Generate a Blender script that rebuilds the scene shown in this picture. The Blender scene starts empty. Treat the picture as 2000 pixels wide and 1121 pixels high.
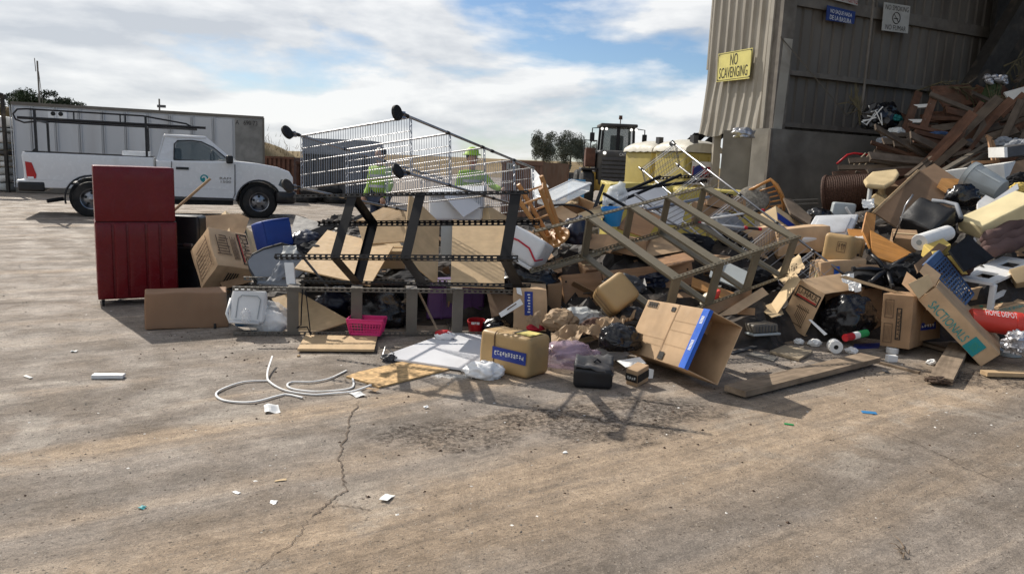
import bpy, bmesh, math, random
import numpy as np
from mathutils import Vector as V, Matrix, noise

# ------------------------------------------------------------------ camera
sc = bpy.context.scene
PITCH, ROLL, FPX, EYE = math.radians(9.3), math.radians(2.5), 1444.0, 1.6
_r0 = V((1, 0, 0)); CF = V((0, math.cos(PITCH), -math.sin(PITCH))); _u0 = V((0, math.sin(PITCH), math.cos(PITCH)))
CR = _r0*math.cos(ROLL)+_u0*math.sin(ROLL); CU = _u0*math.cos(ROLL)-_r0*math.sin(ROLL); CC = V((0, 0, EYE))
cam_d = bpy.data.cameras.new('camera'); cam_d.sensor_width = 36; cam_d.lens = 26; cam_d.clip_start = .05; cam_d.clip_end = 6000
cam = bpy.data.objects.new('camera', cam_d); sc.collection.objects.link(cam)
cam.matrix_world = Matrix(((CR.x, CU.x, -CF.x, 0), (CR.y, CU.y, -CF.y, 0), (CR.z, CU.z, -CF.z, EYE), (0, 0, 0, 1)))
sc.camera = cam
# ------------------------------------------------------------------ light
SUN_EL, SUN_AZ = math.radians(38), math.atan2(-.66, .75)     # azimuth from +Y towards +X
SDIR = V((math.sin(SUN_AZ)*math.cos(SUN_EL), math.cos(SUN_AZ)*math.cos(SUN_EL), math.sin(SUN_EL)))
sun_d = bpy.data.lights.new('sun', 'SUN'); sun_d.energy = 4.1; sun_d.angle = math.radians(.55); sun_d.color = (1, .93, .83)
sun = bpy.data.objects.new('sun', sun_d); sc.collection.objects.link(sun)
sun.rotation_euler = SDIR.to_track_quat('Z', 'Y').to_euler(); sun.location = (-20, 25, 30)
w = bpy.data.worlds.new('World'); sc.world = w; w.use_nodes = True
nt = w.node_tree; N = nt.nodes; L = nt.links; N.clear()
def nd(t, **k):
    n = N.new(t)
    for a, b in k.items(): setattr(n, a, b)
    return n
out = nd('ShaderNodeOutputWorld'); bg = nd('ShaderNodeBackground'); bg.inputs[1].default_value = .108
sky = nd('ShaderNodeTexSky', sky_type='NISHITA', sun_disc=False, sun_elevation=SUN_EL, sun_rotation=SUN_AZ, altitude=50, air_density=1.0, dust_density=.35, ozone_density=1.5)
tc = nd('ShaderNodeTexCoord'); sx = nd('ShaderNodeSeparateXYZ'); L.new(tc.outputs['Generated'], sx.inputs[0])
def mth(op, a, b=None, c=None):
    n = nd('ShaderNodeMath', operation=op)
    for i, q in enumerate((a, b, c)):
        if q is None: continue
        if isinstance(q, (int, float)): n.inputs[i].default_value = q
        else: L.new(q, n.inputs[i])
    return n.outputs[0]
def cloud_noise(off):
    mp = nd('ShaderNodeMapping'); mp.inputs['Scale'].default_value = (2.6, 1.6, 8.2); mp.inputs['Location'].default_value = (4.1+off[0], 2.2+off[1], 1.3+off[2]); L.new(tc.outputs['Generated'], mp.inputs[0])
    q = nd('ShaderNodeTexNoise'); q.inputs['Scale'].default_value = 1.35; q.inputs['Detail'].default_value = 10; q.inputs['Roughness'].default_value = .54; q.inputs['Distortion'].default_value = .12; L.new(mp.outputs[0], q.inputs[0]); return q.outputs[0]
n1 = cloud_noise((0, 0, 0)); n1b = cloud_noise((-.06, .0, .16))                       # second sample nearer the sun: lit and shaded sides of the clouds
cov = mth('MULTIPLY_ADD', sx.outputs[0], -.27, n1)                                    # a little more cloud towards the sun
rp = nd('ShaderNodeValToRGB'); rp.color_ramp.elements[0].position = .405; rp.color_ramp.elements[1].position = .535; L.new(cov, rp.inputs[0])
sh = mth('MULTIPLY_ADD', mth('SUBTRACT', n1, n1b), 3.2, .52)
rp2 = nd('ShaderNodeValToRGB'); rp2.color_ramp.elements[0].position = .18; rp2.color_ramp.elements[0].color = (4.2, 4.4, 4.7, 1); rp2.color_ramp.elements[1].position = .8; rp2.color_ramp.elements[1].color = (6.7, 6.7, 6.65, 1); L.new(sh, rp2.inputs[0])
sk2 = nd('ShaderNodeMix', data_type='RGBA', blend_type='MULTIPLY'); sk2.inputs[0].default_value = 1; L.new(sky.outputs[0], sk2.inputs[6]); sk2.inputs[7].default_value = (.52, .59, .68, 1)
mx = nd('ShaderNodeMix', data_type='RGBA'); L.new(mth('MULTIPLY', rp.outputs[0], .93), mx.inputs[0]); L.new(sk2.outputs[2], mx.inputs[6]); L.new(rp2.outputs[0], mx.inputs[7])
L.new(mx.outputs[2], bg.inputs[0]); L.new(bg.outputs[0], out.inputs[0])
sc.view_settings.view_transform = 'Standard'; sc.view_settings.look = 'None'; sc.view_settings.gamma = 1; sc.view_settings.exposure = .43; sc.view_settings.use_curve_mapping = False
sc.render.engine = 'CYCLES'; sc.cycles.use_denoising = True; sc.cycles.max_bounces = 6; sc.cycles.transparent_max_bounces = 12
try: sc.cycles.denoiser = 'OPENIMAGEDENOISE'
except Exception: pass
sc.cycles.sample_clamp_indirect = 6

# ------------------------------------------------------------------ helpers
rnd = random.Random(7)
def ray(x, y): return CF+CR*((x-1000)/FPX)+CU*((560.5-y)/FPX)
def at(x, y, Y): d = ray(x, y); return CC+d*(Y/d.y)          # photo position at a given distance -> place
def gr(x, y, z=0): d = ray(x, y); return CC+d*((z-EYE)/d.z)  # photo position on the ground -> place
def b3(O, A, B, Cc, g=(0, 0, 0)):
    """right-angled corner O with neighbours A, B, C: returns O and three square edges"""
    r = [np.array(ray(*q[:2])) for q in (O, A, B, Cc)]; r = [q/q[1] for q in r]; c = np.array(CC)
    o = r[0]*O[2]; y = np.array([O[2]+q for q in g], float); y0 = y.copy()
    def res(y):
        e = [r[i+1]*y[i]-o for i in range(3)]; l = [np.linalg.norm(q) for q in e]
        return np.array([e[0]@e[1]/l[0]/l[1], e[0]@e[2]/l[0]/l[2], e[1]@e[2]/l[1]/l[2], *(.03*(y-y0))])
    for _ in range(40):
        f = res(y); J = np.zeros((6, 3))
        for i in range(3):
            d = np.zeros(3); d[i] = 1e-4; J[:, i] = (res(y+d)-f)/1e-4
        y = y+np.clip(np.linalg.solve(J.T@J+1e-5*np.eye(3), -J.T@f), -.15, .15)
    e = [V(r[i+1]*y[i]-o) for i in range(3)]
    a = e[0]; b = e[1]-a*(e[1].dot(a)/a.dot(a)); n = a.cross(b).normalized(); cc = n*e[2].dot(n)
    if cc.length < .3*e[2].length: cc = n*(e[2].length*(1 if e[2].dot(n) >= 0 else -1))
    return V(o)+CC, a, b, cc
def b3m(O, A, B, ln):
    """box corner from three places and a depth ln away from the viewer"""
    o, a, b = at(*O), at(*A), at(*B); a = a-o; b = b-o; b -= a*(b.dot(a)/a.dot(a)); n = a.cross(b).normalized()
    if n.dot(o-CC) < 0: n = -n
    return o, a, b, n*ln
def frm(O, a, b):
    x = a.normalized(); z = a.cross(b).normalized(); y = z.cross(x)
    return Matrix(((x.x, y.x, z.x, O.x), (x.y, y.y, z.y, O.y), (x.z, y.z, z.z, O.z), (0, 0, 0, 1)))
W = {}
def _reg(o, parent, fr):
    sc.collection.objects.link(o); W[o.name] = fr.copy()
    if parent is not None:
        o.parent = parent; o.matrix_parent_inverse = W[parent.name].inverted()
    o.matrix_basis = fr
def tag(o, label=None, cat=None, group=None, kind=None):
    for k, q in (('label', label), ('category', cat), ('group', group), ('kind', kind)):
        if q: o[k] = q
    return o
def thing(name, label, cat, loc, group=None):
    o = bpy.data.objects.new(name, None); o.empty_display_size = .1; _reg(o, None, Matrix.Translation(V(loc)))
    return tag(o, label, cat, group)
class MB:
    def __init__(s): s.v = []; s.f = []; s.fr = None
    def add(s, v, f):
        k = len(s.v); s.v += [V(q) for q in v]; s.f += [tuple(i+k for i in q) for q in f]; return s
    def box(s, O, a, b, c):
        if a.cross(b).dot(c) < 0: a, b = b, a
        if s.fr is None: s.fr = frm(O, a, b) if a.length >= b.length else frm(O, b, -a)
        return s.add([O, O+a, O+a+b, O+b, O+c, O+a+c, O+a+b+c, O+b+c], [(0, 3, 2, 1), (4, 5, 6, 7), (0, 1, 5, 4), (1, 2, 6, 5), (2, 3, 7, 6), (3, 0, 4, 7)])
    def cbox(s, c, sx, sy, sz, M=None):
        M = M or Matrix.Identity(3); a, b, d = M@V((sx, 0, 0)), M@V((0, sy, 0)), M@V((0, 0, sz))
        return s.box(V(c)-(a+b+d)/2, a, b, d)
    def bar(s, p, q, w, h, up=V((0, 0, 1))):
        p, q, up = V(p), V(q), V(up); d = q-p; x = d.cross(up)
        if x.length < 1e-6: x = d.cross(V((1, 0, 0)))
        x.normalize(); u = x.cross(d).normalized()
        return s.box(p-x*w/2-u*h/2, d, x*w, u*h)
    def tube(s, P, r, n=8, cap=True):
        P = [V(p) for p in P]; k0 = len(s.v); ref = None
        for i, p in enumerate(P):
            t = (P[min(i+1, len(P)-1)]-P[max(i-1, 0)]).normalized()
            if ref is None: ref = t.cross(V((0, 0, 1)) if abs(t.z) < .9 else V((1, 0, 0))).normalized()
            x = (ref-t*ref.dot(t)).normalized(); ref = x; y = t.cross(x); rr = r[i] if isinstance(r, (list, tuple)) else r
            for j in range(n):
                a = 2*math.pi*j/n; s.v.append(p+(x*math.cos(a)+y*math.sin(a))*rr)
        for i in range(len(P)-1):
            for j in range(n):
                a = k0+i*n+j; b = k0+i*n+(j+1) % n; s.f.append((a, b, b+n, a+n))
        if cap:
            s.f.append(tuple(k0+j for j in reversed(range(n)))); s.f.append(tuple(k0+(len(P)-1)*n+j for j in range(n)))
        return s
    def prism(s, pts, t):
        """flat polygon with thickness t (away from the viewer)"""
        P = [V(p) for p in pts]; n = V((0, 0, 0)); m = sum(P, V((0, 0, 0)))/len(P)
        for i in range(len(P)): n += (P[i]-m).cross(P[(i+1) % len(P)]-m)
        n.normalize(); P = [p-n*(p-m).dot(n) for p in P]
        if n.dot(CC-m) < 0: P.reverse(); n = -n
        k = len(P)
        if s.fr is None: s.fr = frm(P[0], P[1]-P[0], P[2]-P[0])
        return s.add(P+[p-n*t for p in P], [tuple(range(k)), tuple(range(2*k-1, k-1, -1))]+[(i, i+k, (i+1) % k+k, (i+1) % k) for i in range(k)])
    def lathe(s, O, ax, prof, n=24, cap=True):
        """prof: (distance along the unit axis, radius)"""
        ax = V(ax).normalized(); x = ax.cross(V((0, 0, 1)) if abs(ax.z) < .9 else V((1, 0, 0))).normalized(); y = ax.cross(x); k0 = len(s.v)
        for h, r in prof:
            for j in range(n):
                a = 2*math.pi*j/n; s.v.append(V(O)+ax*h+(x*math.cos(a)+y*math.sin(a))*r)
        for i in range(len(prof)-1):
            for j in range(n):
                a = k0+i*n+j; b = k0+i*n+(j+1) % n; s.f.append((a, b, b+n, a+n))
        if cap:
            s.f.append(tuple(k0+j for j in reversed(range(n)))); s.f.append(tuple(k0+(len(prof)-1)*n+j for j in range(n)))
        return s
    def build(s, name, mat, parent=None, smooth=False, fr=None, label=None, cat=None, group=None, kind=None, origin=None):
        F = fr or s.fr
        if F is None:
            F = Matrix.Identity(4)
            if parent is None and s.v:
                m = sum(s.v, V((0, 0, 0)))/len(s.v); F = Matrix.Translation((m.x, m.y, min(q.z for q in s.v)))
        I = F.inverted(); me = bpy.data.meshes.new(name); me.from_pydata([I@q for q in s.v], [], s.f); me.update()
        if smooth:
            me.polygons.foreach_set('use_smooth', [True]*len(me.polygons))
            if smooth is not True:
                me.set_sharp_from_angle(angle=math.radians(smooth))
        me.materials.append(MT(mat)); o = bpy.data.objects.new(name, me); _reg(o, parent, F); return tag(o, label, cat, group, kind)
def rbox(O, a, b, c, r=.004, k=4, amp=0., seed=0, fq=3., bulge=0.):
    """box with rounded edges, slightly dented"""
    if a.cross(b).dot(c) < 0: a, b = b, a
    h = [q.length/2 for q in (a, b, c)]; X = [q.normalized() for q in (a, b, c)]; m = O+(a+b+c)/2; r = min(r, *[q*.95 for q in h])
    ls = []
    for q in h:
        i = q-r; ls.append([-q, -q+r*.25, -q+r*.6]+[-i+2*i*j/k for j in range(k+1)]+[q-r*.6, q-r*.25, q])
    mb = MB(); key = {}
    def vert(p):
        kk = tuple(round(t, 6) for t in p)
        if kk not in key:
            q = [max(-(h[i]-r), min(h[i]-r, p[i])) for i in range(3)]; d = V((p[0]-q[0], p[1]-q[1], p[2]-q[2]))
            if d.length > 1e-9: d = d.normalized()*r
            l = V(q)+d
            if bulge:
                for i in range(3):
                    j, kk2 = (i+1) % 3, (i+2) % 3
                    if abs(p[i]) > h[i]-1e-6: l[i] += math.copysign(bulge*(1-(p[j]/h[j])**2)*(1-(p[kk2]/h[kk2])**2), p[i])
            wv = m+X[0]*l[0]+X[1]*l[1]+X[2]*l[2]
            if amp:
                nv = noise.noise_vector(wv*fq+V((seed*3.1, seed*1.7, 0))); wv = wv+nv*amp
            key[kk] = len(mb.v); mb.v.append(wv)
        return key[kk]
    for i in range(3):
        j, l = (i+1) % 3, (i+2) % 3
        for sg in (-1, 1):
            for u in range(len(ls[j])-1):
                for v in range(len(ls[l])-1):
                    q = []
                    for (du, dv) in ((0, 0), (1, 0), (1, 1), (0, 1)):
                        p = [0, 0, 0]; p[i] = sg*h[i]; p[j] = ls[j][u+du]; p[l] = ls[l][v+dv]; q.append(vert(p))
                    mb.f.append(tuple(q if sg > 0 else q[::-1]))
    mb.fr = frm(O, a, b); return mb
def blob(c, rx, ry, rz, seed=0, amp=.25, fq=2.2, sub=4, rot=0., flat=True, ridge=.5):
    """crumpled bag or cloth lump"""
    bm = bmesh.new(); bmesh.ops.create_icosphere(bm, subdivisions=sub, radius=1); mb = MB(); R = Matrix.Rotation(rot, 3, 'Z'); sd = V((seed*5.3, seed*2.1, seed*.7))
    for v in bm.verts:
        p = v.co.copy(); a = noise.fractal(p*fq*.8+sd, 1, 2, 2); rg = 0; am = 1.; ff = fq*1.1
        for _ in range(4): rg += am*(.55-abs(noise.noise(p*ff+sd))*2.2); am *= .55; ff *= 2.05
        p *= 1+amp*a*.5+amp*ridge*rg*.62
        q = V((p.x*rx, p.y*ry, p.z*rz))
        if flat and q.z < -rz*.72: q.z = -rz*.72
        mb.v.append(V(c)+R@q)
    mb.f = [tuple(v.index for v in f.verts) for f in bm.faces]; bm.free(); return mb
def sheet(P, nx=14, ny=10, amp=.03, seed=0, fq=4., t=.003, curl=0.):
    """creased sheet over four corner points"""
    P = [V(p) for p in P]; n = (P[1]-P[0]).cross(P[3]-P[0]).normalized(); mb = MB()
    if n.dot(CC-P[0]) < 0: n = -n
    for sgn in (0, 1):
        for j in range(ny+1):
            for i in range(nx+1):
                u, v = i/nx, j/ny; p = (P[0]*(1-u)+P[1]*u)*(1-v)+(P[3]*(1-u)+P[2]*u)*v
                e = noise.fractal(p*fq+V((seed*2.3, seed, 0)), 1, 2, 3)+.8*(1-2*abs(noise.noise(p*fq*1.7+V((seed, 0, seed*4)))))-.4
                mb.v.append(p+n*(amp*e+curl*((2*u-1)**2+(2*v-1)**2)*.5-sgn*t))
    k = (nx+1)*(ny+1)
    for j in range(ny):
        for i in range(nx):
            a = j*(nx+1)+i; mb.f.append((a, a+1, a+nx+2, a+nx+1)); mb.f.append((a+k+nx+1, a+k+nx+2, a+k+1, a+k))
    rim = [i for i in range(nx+1)]+[j*(nx+1)+nx for j in range(1, ny+1)]+[ny*(nx+1)+i for i in range(nx-1, -1, -1)]+[j*(nx+1) for j in range(ny-1, 0, -1)]
    for i in range(len(rim)):
        a, b = rim[i], rim[(i+1) % len(rim)]; mb.f.append((a, a+k, b+k, b))
    return mb
def grating(O, a, b, nx, ny, w, t, border=None):
    """flat panel with nx by ny square holes"""
    mb = MB(); n = a.cross(b).normalized()
    if n.dot(CC-O) < 0: n = -n
    bw = border or w; ua, ub = a.normalized(), b.normalized()
    for i in range(nx+1):
        q = bw if i in (0, nx) else w; o = O+a*(i/nx)-ua*(q/2); mb.box(o, ua*q, b, -n*t)
    for j in range(ny+1):
        q = bw if j in (0, ny) else w; o = O+b*(j/ny)-ub*(q/2)-n*.0007; mb.box(o, a, ub*q, -n*(t-.0014))
    return mb
def slotted(mb, p, q, w, n1, n2, t=.003, pitch=.05):
    """slotted angle iron: two perforated flanges along p-q"""
    p, q = V(p), V(q); d = q-p; Ln = d.length; u = d/Ln
    for n, m in ((n1, n2), (n2, n1)):
        n, m = V(n).normalized(), V(m).normalized(); e = w*.3
        o = p if n is n1 else p
        mb.box(o, d, n*e, m*t); mb.box(o+n*(w-e), d, n*e, m*t)
        k = int(Ln/pitch)
        for i in range(k+1):
            mb.box(o+u*(Ln*i/k*.995)+n*e-m*0, u*min(pitch*.45, Ln-Ln*i/k*.995), n*(w-2*e), m*t*.9)
    return mb
def text(s, O, a, b, mat, parent, name='lettering', off=.002, nrm=None):
    """flat print filling the rectangle O, O+a, O+b"""
    cu = bpy.data.curves.new('t', 'FONT'); cu.body = s; cu.resolution_u = 3; ob = bpy.data.objects.new('t', cu); sc.collection.objects.link(ob)
    bpy.context.view_layer.update(); me = bpy.data.meshes.new_from_object(ob.evaluated_get(bpy.context.evaluated_depsgraph_get()))
    bpy.data.objects.remove(ob); c = np.array([q.co[:] for q in me.vertices]); lo, hi = c.min(0), c.max(0); n = a.cross(b).normalized() if nrm is None else nrm; mb = MB()
    mb.v = [O+a*((q[0]-lo[0])/(hi[0]-lo[0]))+b*((q[1]-lo[1])/(hi[1]-lo[1]))+n*off for q in c]; mb.f = [tuple(p.vertices) for p in me.polygons]
    bpy.data.meshes.remove(me); return mb.build(name, mat, parent)
def board(name, label, cat, P, t, mat, group=None, parent=None):
    mb = MB().prism([at(*p) for p in P], t); return mb.build(name, mat, parent, label=label, cat=cat, group=group)
# ------------------------------------------------------------------ materials
MDEF = {}; MC = {}
def mdef(name, c, rough=.6, metal=0., var=.14, vs=5., bump=.12, bs=60., dirt=0., dc=(.16, .12, .085), ds=2.2, st=(1, 1, 1), spec=.4, trans=0., alpha=1., orand=.0, wood=0., emit=0., sss=0.):
    MDEF[name] = dict(c=c, rough=rough, metal=metal, var=var, vs=vs, bump=bump, bs=bs, dirt=dirt, dc=dc, ds=ds, st=st, spec=spec, trans=trans, alpha=alpha, orand=orand, wood=wood, emit=emit, sss=sss)
def MT(name):
    if not isinstance(name, str): return name
    if name in MC: return MC[name]
    d = MDEF[name]; m = bpy.data.materials.new(name); m.use_nodes = True; t = m.node_tree; n = t.nodes; l = t.links; b = n['Principled BSDF']; MC[name] = m
    tc = n.new('ShaderNodeTexCoord'); mp = n.new('ShaderNodeMapping'); mp.inputs['Scale'].default_value = d['st']; l.new(tc.outputs['Object'], mp.inputs[0])
    oi = n.new('ShaderNodeObjectInfo'); va = n.new('ShaderNodeVectorMath'); va.operation = 'ADD'; vm = n.new('ShaderNodeVectorMath'); vm.operation = 'SCALE'; vm.inputs[0].default_value = (13, 7, 5); l.new(oi.outputs['Random'], vm.inputs[3]); l.new(mp.outputs[0], va.inputs[0]); l.new(vm.outputs[0], va.inputs[1]); vec = va.outputs[0]
    def nz(s, det=5, dis=0):
        q = n.new('ShaderNodeTexNoise'); q.inputs['Scale'].default_value = s; q.inputs['Detail'].default_value = det; q.inputs['Distortion'].default_value = dis; l.new(vec, q.inputs[0]); return q.outputs[0]
    def mr(x, a0, a1, b0, b1):
        q = n.new('ShaderNodeMapRange'); l.new(x, q.inputs[0])
        for i, z in enumerate((a0, a1, b0, b1)): q.inputs[i+1].default_value = z
        return q.outputs[0]
    def mix(f, a, bb, bt='MIX'):
        q = n.new('ShaderNodeMix'); q.data_type = 'RGBA'; q.blend_type = bt
        for i, z in ((0, f), (6, a), (7, bb)):
            if isinstance(z, (int, float)): q.inputs[i].default_value = z
            elif isinstance(z, tuple): q.inputs[i].default_value = (*z, 1)
            else: l.new(z, q.inputs[i])
        return q.outputs[2]
    c = d['c']; v = d['var']; f0 = mr(nz(d['vs'], 6), .3, .7, 1-v, 1+v); col = mix(1., c, f0, 'MULTIPLY')
    hb = nz(d['bs'], 4)
    if d['wood']:
        wv = n.new('ShaderNodeTexNoise'); wv.inputs['Scale'].default_value = 9; wv.inputs['Detail'].default_value = 7; wv.inputs['Roughness'].default_value = .65; wv.inputs['Distortion'].default_value = .6
        m2 = n.new('ShaderNodeMapping'); m2.inputs['Scale'].default_value = (.16, 2.2, 2.2); l.new(tc.outputs['Object'], m2.inputs[0]); v2 = n.new('ShaderNodeVectorMath'); v2.operation = 'ADD'; l.new(m2.outputs[0], v2.inputs[0]); l.new(vm.outputs[0], v2.inputs[1]); l.new(v2.outputs[0], wv.inputs[0])
        col = mix(1., col, mr(wv.outputs[0], .3, .7, 1-d['wood'], 1+d['wood']*.7), 'MULTIPLY'); hb = wv.outputs[0]
    if d['orand']:
        col = mix(1., col, mr(oi.outputs['Random'], 0, 1, 1-d['orand'], 1+d['orand']), 'MULTIPLY')
    if d['dirt']:
        col = mix(mr(nz(d['ds'], 8, .6), .62-.3*d['dirt'], .78, 0, min(1, .35+d['dirt'])), col, d['dc'])
    l.new(col, b.inputs['Base Color']); b.inputs['Roughness'].default_value = d['rough']; b.inputs['Metallic'].default_value = d['metal']; b.inputs['Specular IOR Level'].default_value = d['spec']
    if d['rough'] > .2 and not d['metal']:
        l.new(mr(nz(d['vs']*2.3, 5), .3, .7, max(.05, d['rough']-.12), min(1, d['rough']+.12)), b.inputs['Roughness'])
    if d['trans']: b.inputs['Transmission Weight'].default_value = d['trans']; b.inputs['IOR'].default_value = 1.2
    if d['alpha'] < 1: b.inputs['Alpha'].default_value = d['alpha']
    if d['emit']: b.inputs['Emission Color'].default_value = (*c, 1); b.inputs['Emission Strength'].default_value = d['emit']
    if d['sss']: b.inputs['Subsurface Weight'].default_value = d['sss']; b.inputs['Subsurface Radius'].default_value = (.03, .03, .03)
    if d['bump']:
        bp = n.new('ShaderNodeBump'); bp.inputs['Strength'].default_value = d['bump']; bp.inputs['Distance'].default_value = .01; l.new(hb, bp.inputs['Height']); l.new(bp.outputs[0], b.inputs['Normal'])
    return m
D = mdef
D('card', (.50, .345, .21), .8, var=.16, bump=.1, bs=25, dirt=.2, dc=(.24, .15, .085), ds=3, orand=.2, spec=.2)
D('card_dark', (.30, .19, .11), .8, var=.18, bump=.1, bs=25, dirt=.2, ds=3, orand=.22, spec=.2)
D('card_pale', (.56, .42, .25), .8, var=.1, bump=.06, bs=25, dirt=.1, orand=.1, spec=.2)
D('wrap', (.27, .16, .095), .75, var=.08, bump=.14, bs=9, dirt=.1, spec=.25)
D('tanwrap', (.40, .265, .12), .5, var=.08, bump=.1, bs=10, dirt=.15, spec=.4)
D('paper', (.33, .23, .14), .75, var=.15, bump=.1, bs=20, spec=.3)
D('chip', (.54, .385, .22), .7, var=.09, vs=12, bump=.06, bs=120, dirt=.12, dc=(.38, .25, .135), ds=2, spec=.25, orand=.08, wood=.08)
D('osb', (.50, .33, .16), .75, var=.5, vs=26, bump=.35, bs=45, dirt=.25, spec=.2)
D('melamine', (.36, .20, .10), .5, var=.12, bump=.05, orand=.1, wood=.22, dirt=.1)
D('brownboard', (.19, .125, .08), .75, var=.1, bump=.05, dirt=.12, spec=.2)
D('orangewood', (.45, .21, .06), .4, var=.12, wood=.3, bump=.06)
D('stoolwood', (.46, .235, .085), .38, var=.1, wood=.25, bump=.04, st=(1, 1, 1))
D('oldwood', (.25, .19, .135), .85, var=.25, vs=8, wood=.35, bump=.35, dirt=.3, spec=.15)
D('palewood', (.47, .33, .19), .75, var=.15, wood=.25, bump=.12, dirt=.15, spec=.2)
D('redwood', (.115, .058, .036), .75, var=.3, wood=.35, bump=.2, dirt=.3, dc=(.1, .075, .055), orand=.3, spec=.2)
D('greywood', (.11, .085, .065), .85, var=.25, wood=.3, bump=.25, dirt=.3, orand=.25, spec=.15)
D('whitewood', (.6, .58, .53), .6, var=.1, dirt=.2, bump=.05)
D('blacksteel', (.007, .007, .0085), .42, var=.2, bump=.04, spec=.2, dirt=.0)
D('olivesteel', (.165, .14, .095), .5, var=.14, bump=.05, dirt=.25, spec=.4)
D('greysteel', (.125, .11, .09), .48, var=.14, bump=.05, dirt=.2, spec=.45)
D('chrome', (.33, .33, .34), .36, metal=1, var=.1, bump=.03)
D('dullchrome', (.3, .3, .31), .36, metal=1, var=.15, bump=.05)
D('rubber', (.012, .012, .012), .75, var=.3, bump=.15, dirt=.25, dc=(.09, .075, .06))
D('blackplastic', (.012, .012, .014), .4, var=.2, bump=.05, dirt=.08, dc=(.08, .07, .06))
D('blackbag', (.008, .008, .01), .25, var=.2, bump=.25, bs=18, spec=.5)
D('navybag', (.012, .016, .035), .35, var=.2, bump=.25, bs=18, spec=.5)
D('blackcloth', (.012, .013, .016), .9, var=.3, bump=.15, bs=90, spec=.2)
D('red', (.14, .007, .011), .26, var=.06, bump=.02, bs=20, dirt=.02, dc=(.16, .04, .04), ds=5, spec=.3)
D('redplastic', (.42, .012, .018), .4, var=.08, bump=.03)
D('redcloth', (.45, .02, .04), .8, var=.15, bump=.1)
D('orangered', (.56, .045, .03), .4, var=.06, bump=.03, dirt=.1)
D('pink', (.66, .035, .19), .4, var=.05, bump=.02)
D('purple', (.085, .03, .12), .45, var=.08, bump=.03, dirt=.1)
D('blue', (.012, .045, .24), .5, var=.1, bump=.1, bs=35, dirt=.06)
D('bluebasket', (.045, .085, .18), .45, var=.08, bump=.03)
D('bluetape', (.02, .11, .52), .4, var=.08, bump=.05)
D('navytape', (.01, .03, .22), .4, var=.12, bump=.05)
D('skyblue', (.03, .27, .62), .35, var=.08, bump=.03)
D('bluelid', (.04, .2, .42), .45, var=.08, bump=.03)
D('teal', (.012, .25, .27), .6, var=.05, bump=.02)
D('tealcloth', (.01, .13, .13), .8)
D('yellow', (.45, .365, .09), .5, var=.1, bump=.08, bs=6, dirt=.25, dc=(.3, .24, .12))
D('yellowsign', (.62, .55, .16), .5, var=.08, dirt=.2, dc=(.35, .3, .15), bump=.02)
D('foam', (.62, .53, .32), .9, var=.08, bump=.12, bs=120, dirt=.12, spec=.1)
D('foamyellow', (.62, .46, .14), .9, var=.06, bump=.1, bs=120, spec=.1)
D('white', (.70, .70, .69), .45, var=.05, bump=.04, dirt=.14, dc=(.4, .36, .3))
D('whitepaint', (.70, .71, .72), .22, var=.03, bump=.0, dirt=.1, dc=(.42, .38, .33), ds=1.2, spec=.6)
D('whiteplastic', (.66, .67, .68), .38, var=.05, bump=.03, dirt=.1, dc=(.38, .34, .29), sss=.1)
D('clearplastic', (.78, .82, .84), .25, var=.03, bump=.05, alpha=.55)
D('film', (.86, .87, .88), .15, var=.05, bump=.5, bs=22, alpha=.32)
D('purplefilm', (.5, .38, .48), .18, var=.5, bump=.5, bs=22, alpha=.45)
D('whitebag', (.8, .8, .8), .4, var=.06, bump=.25, bs=22, sss=.2)
D('whitepaper', (.76, .76, .74), .8, var=.05, bump=.1)
D('whitepanel', (.62, .63, .66), .4, var=.06, vs=2, bump=.03, dirt=.18, dc=(.3, .27, .24))
D('greyfabric', (.20, .215, .24), .8, var=.1, bump=.1, bs=120)
D('ltgreyfabric', (.45, .46, .45), .85, var=.1, bump=.15, bs=30)
D('greyplastic', (.33, .36, .37), .4, var=.08, bump=.04, dirt=.12)
D('dkgrey', (.06, .06, .063), .55, var=.15, bump=.06, dirt=.15)
D('brownfabric', (.085, .05, .04), .9, var=.2, bump=.25, bs=50, spec=.15)
D('mauve', (.115, .075, .07), .92, var=.2, bump=.2, bs=60, spec=.1)
D('wicker', (.06, .03, .02), .7, var=.5, vs=34, bump=1, bs=42, spec=.2, st=(1, 1, 2.6))
D('plush', (.55, .43, .25), .95, var=.15, bump=.4, bs=90, dirt=.15, spec=.1)
D('leather', (.016, .016, .017), .42, var=.15, bump=.12, bs=30, dirt=.12, dc=(.1, .09, .08))
D('marble', (.66, .66, .64), .5, var=.1, vs=6, dirt=.15, dc=(.3, .29, .27))
D('concrete', (.22, .205, .18), .85, var=.22, vs=2, bump=.25, bs=12, dirt=.35, dc=(.075, .065, .055), ds=.9, spec=.2)
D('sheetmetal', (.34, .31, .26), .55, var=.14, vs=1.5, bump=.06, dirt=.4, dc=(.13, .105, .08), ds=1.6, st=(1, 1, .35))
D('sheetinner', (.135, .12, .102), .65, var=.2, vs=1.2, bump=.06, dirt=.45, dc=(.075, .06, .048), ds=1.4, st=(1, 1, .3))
D('girt', (.15, .132, .112), .65, var=.2, dirt=.4, dc=(.08, .065, .05), bump=.08)
D('darksteel', (.03, .027, .024), .7, var=.25, dirt=.3, bump=.1)
D('contwhite', (.50, .51, .52), .5, var=.06, vs=1, bump=.04, dirt=.22, dc=(.26, .23, .2), ds=.7, st=(1, 1, .3))
D('contgrey', (.20, .195, .18), .7, var=.25, vs=3, bump=.1, dirt=.4, dc=(.32, .31, .29), ds=2)
D('rust', (.10, .045, .028), .8, var=.35, vs=3, bump=.2, dirt=.3, dc=(.05, .035, .028))
D('brownsheet', (.17, .09, .06), .7, var=.2, vs=2, dirt=.3, bump=.1)
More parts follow.
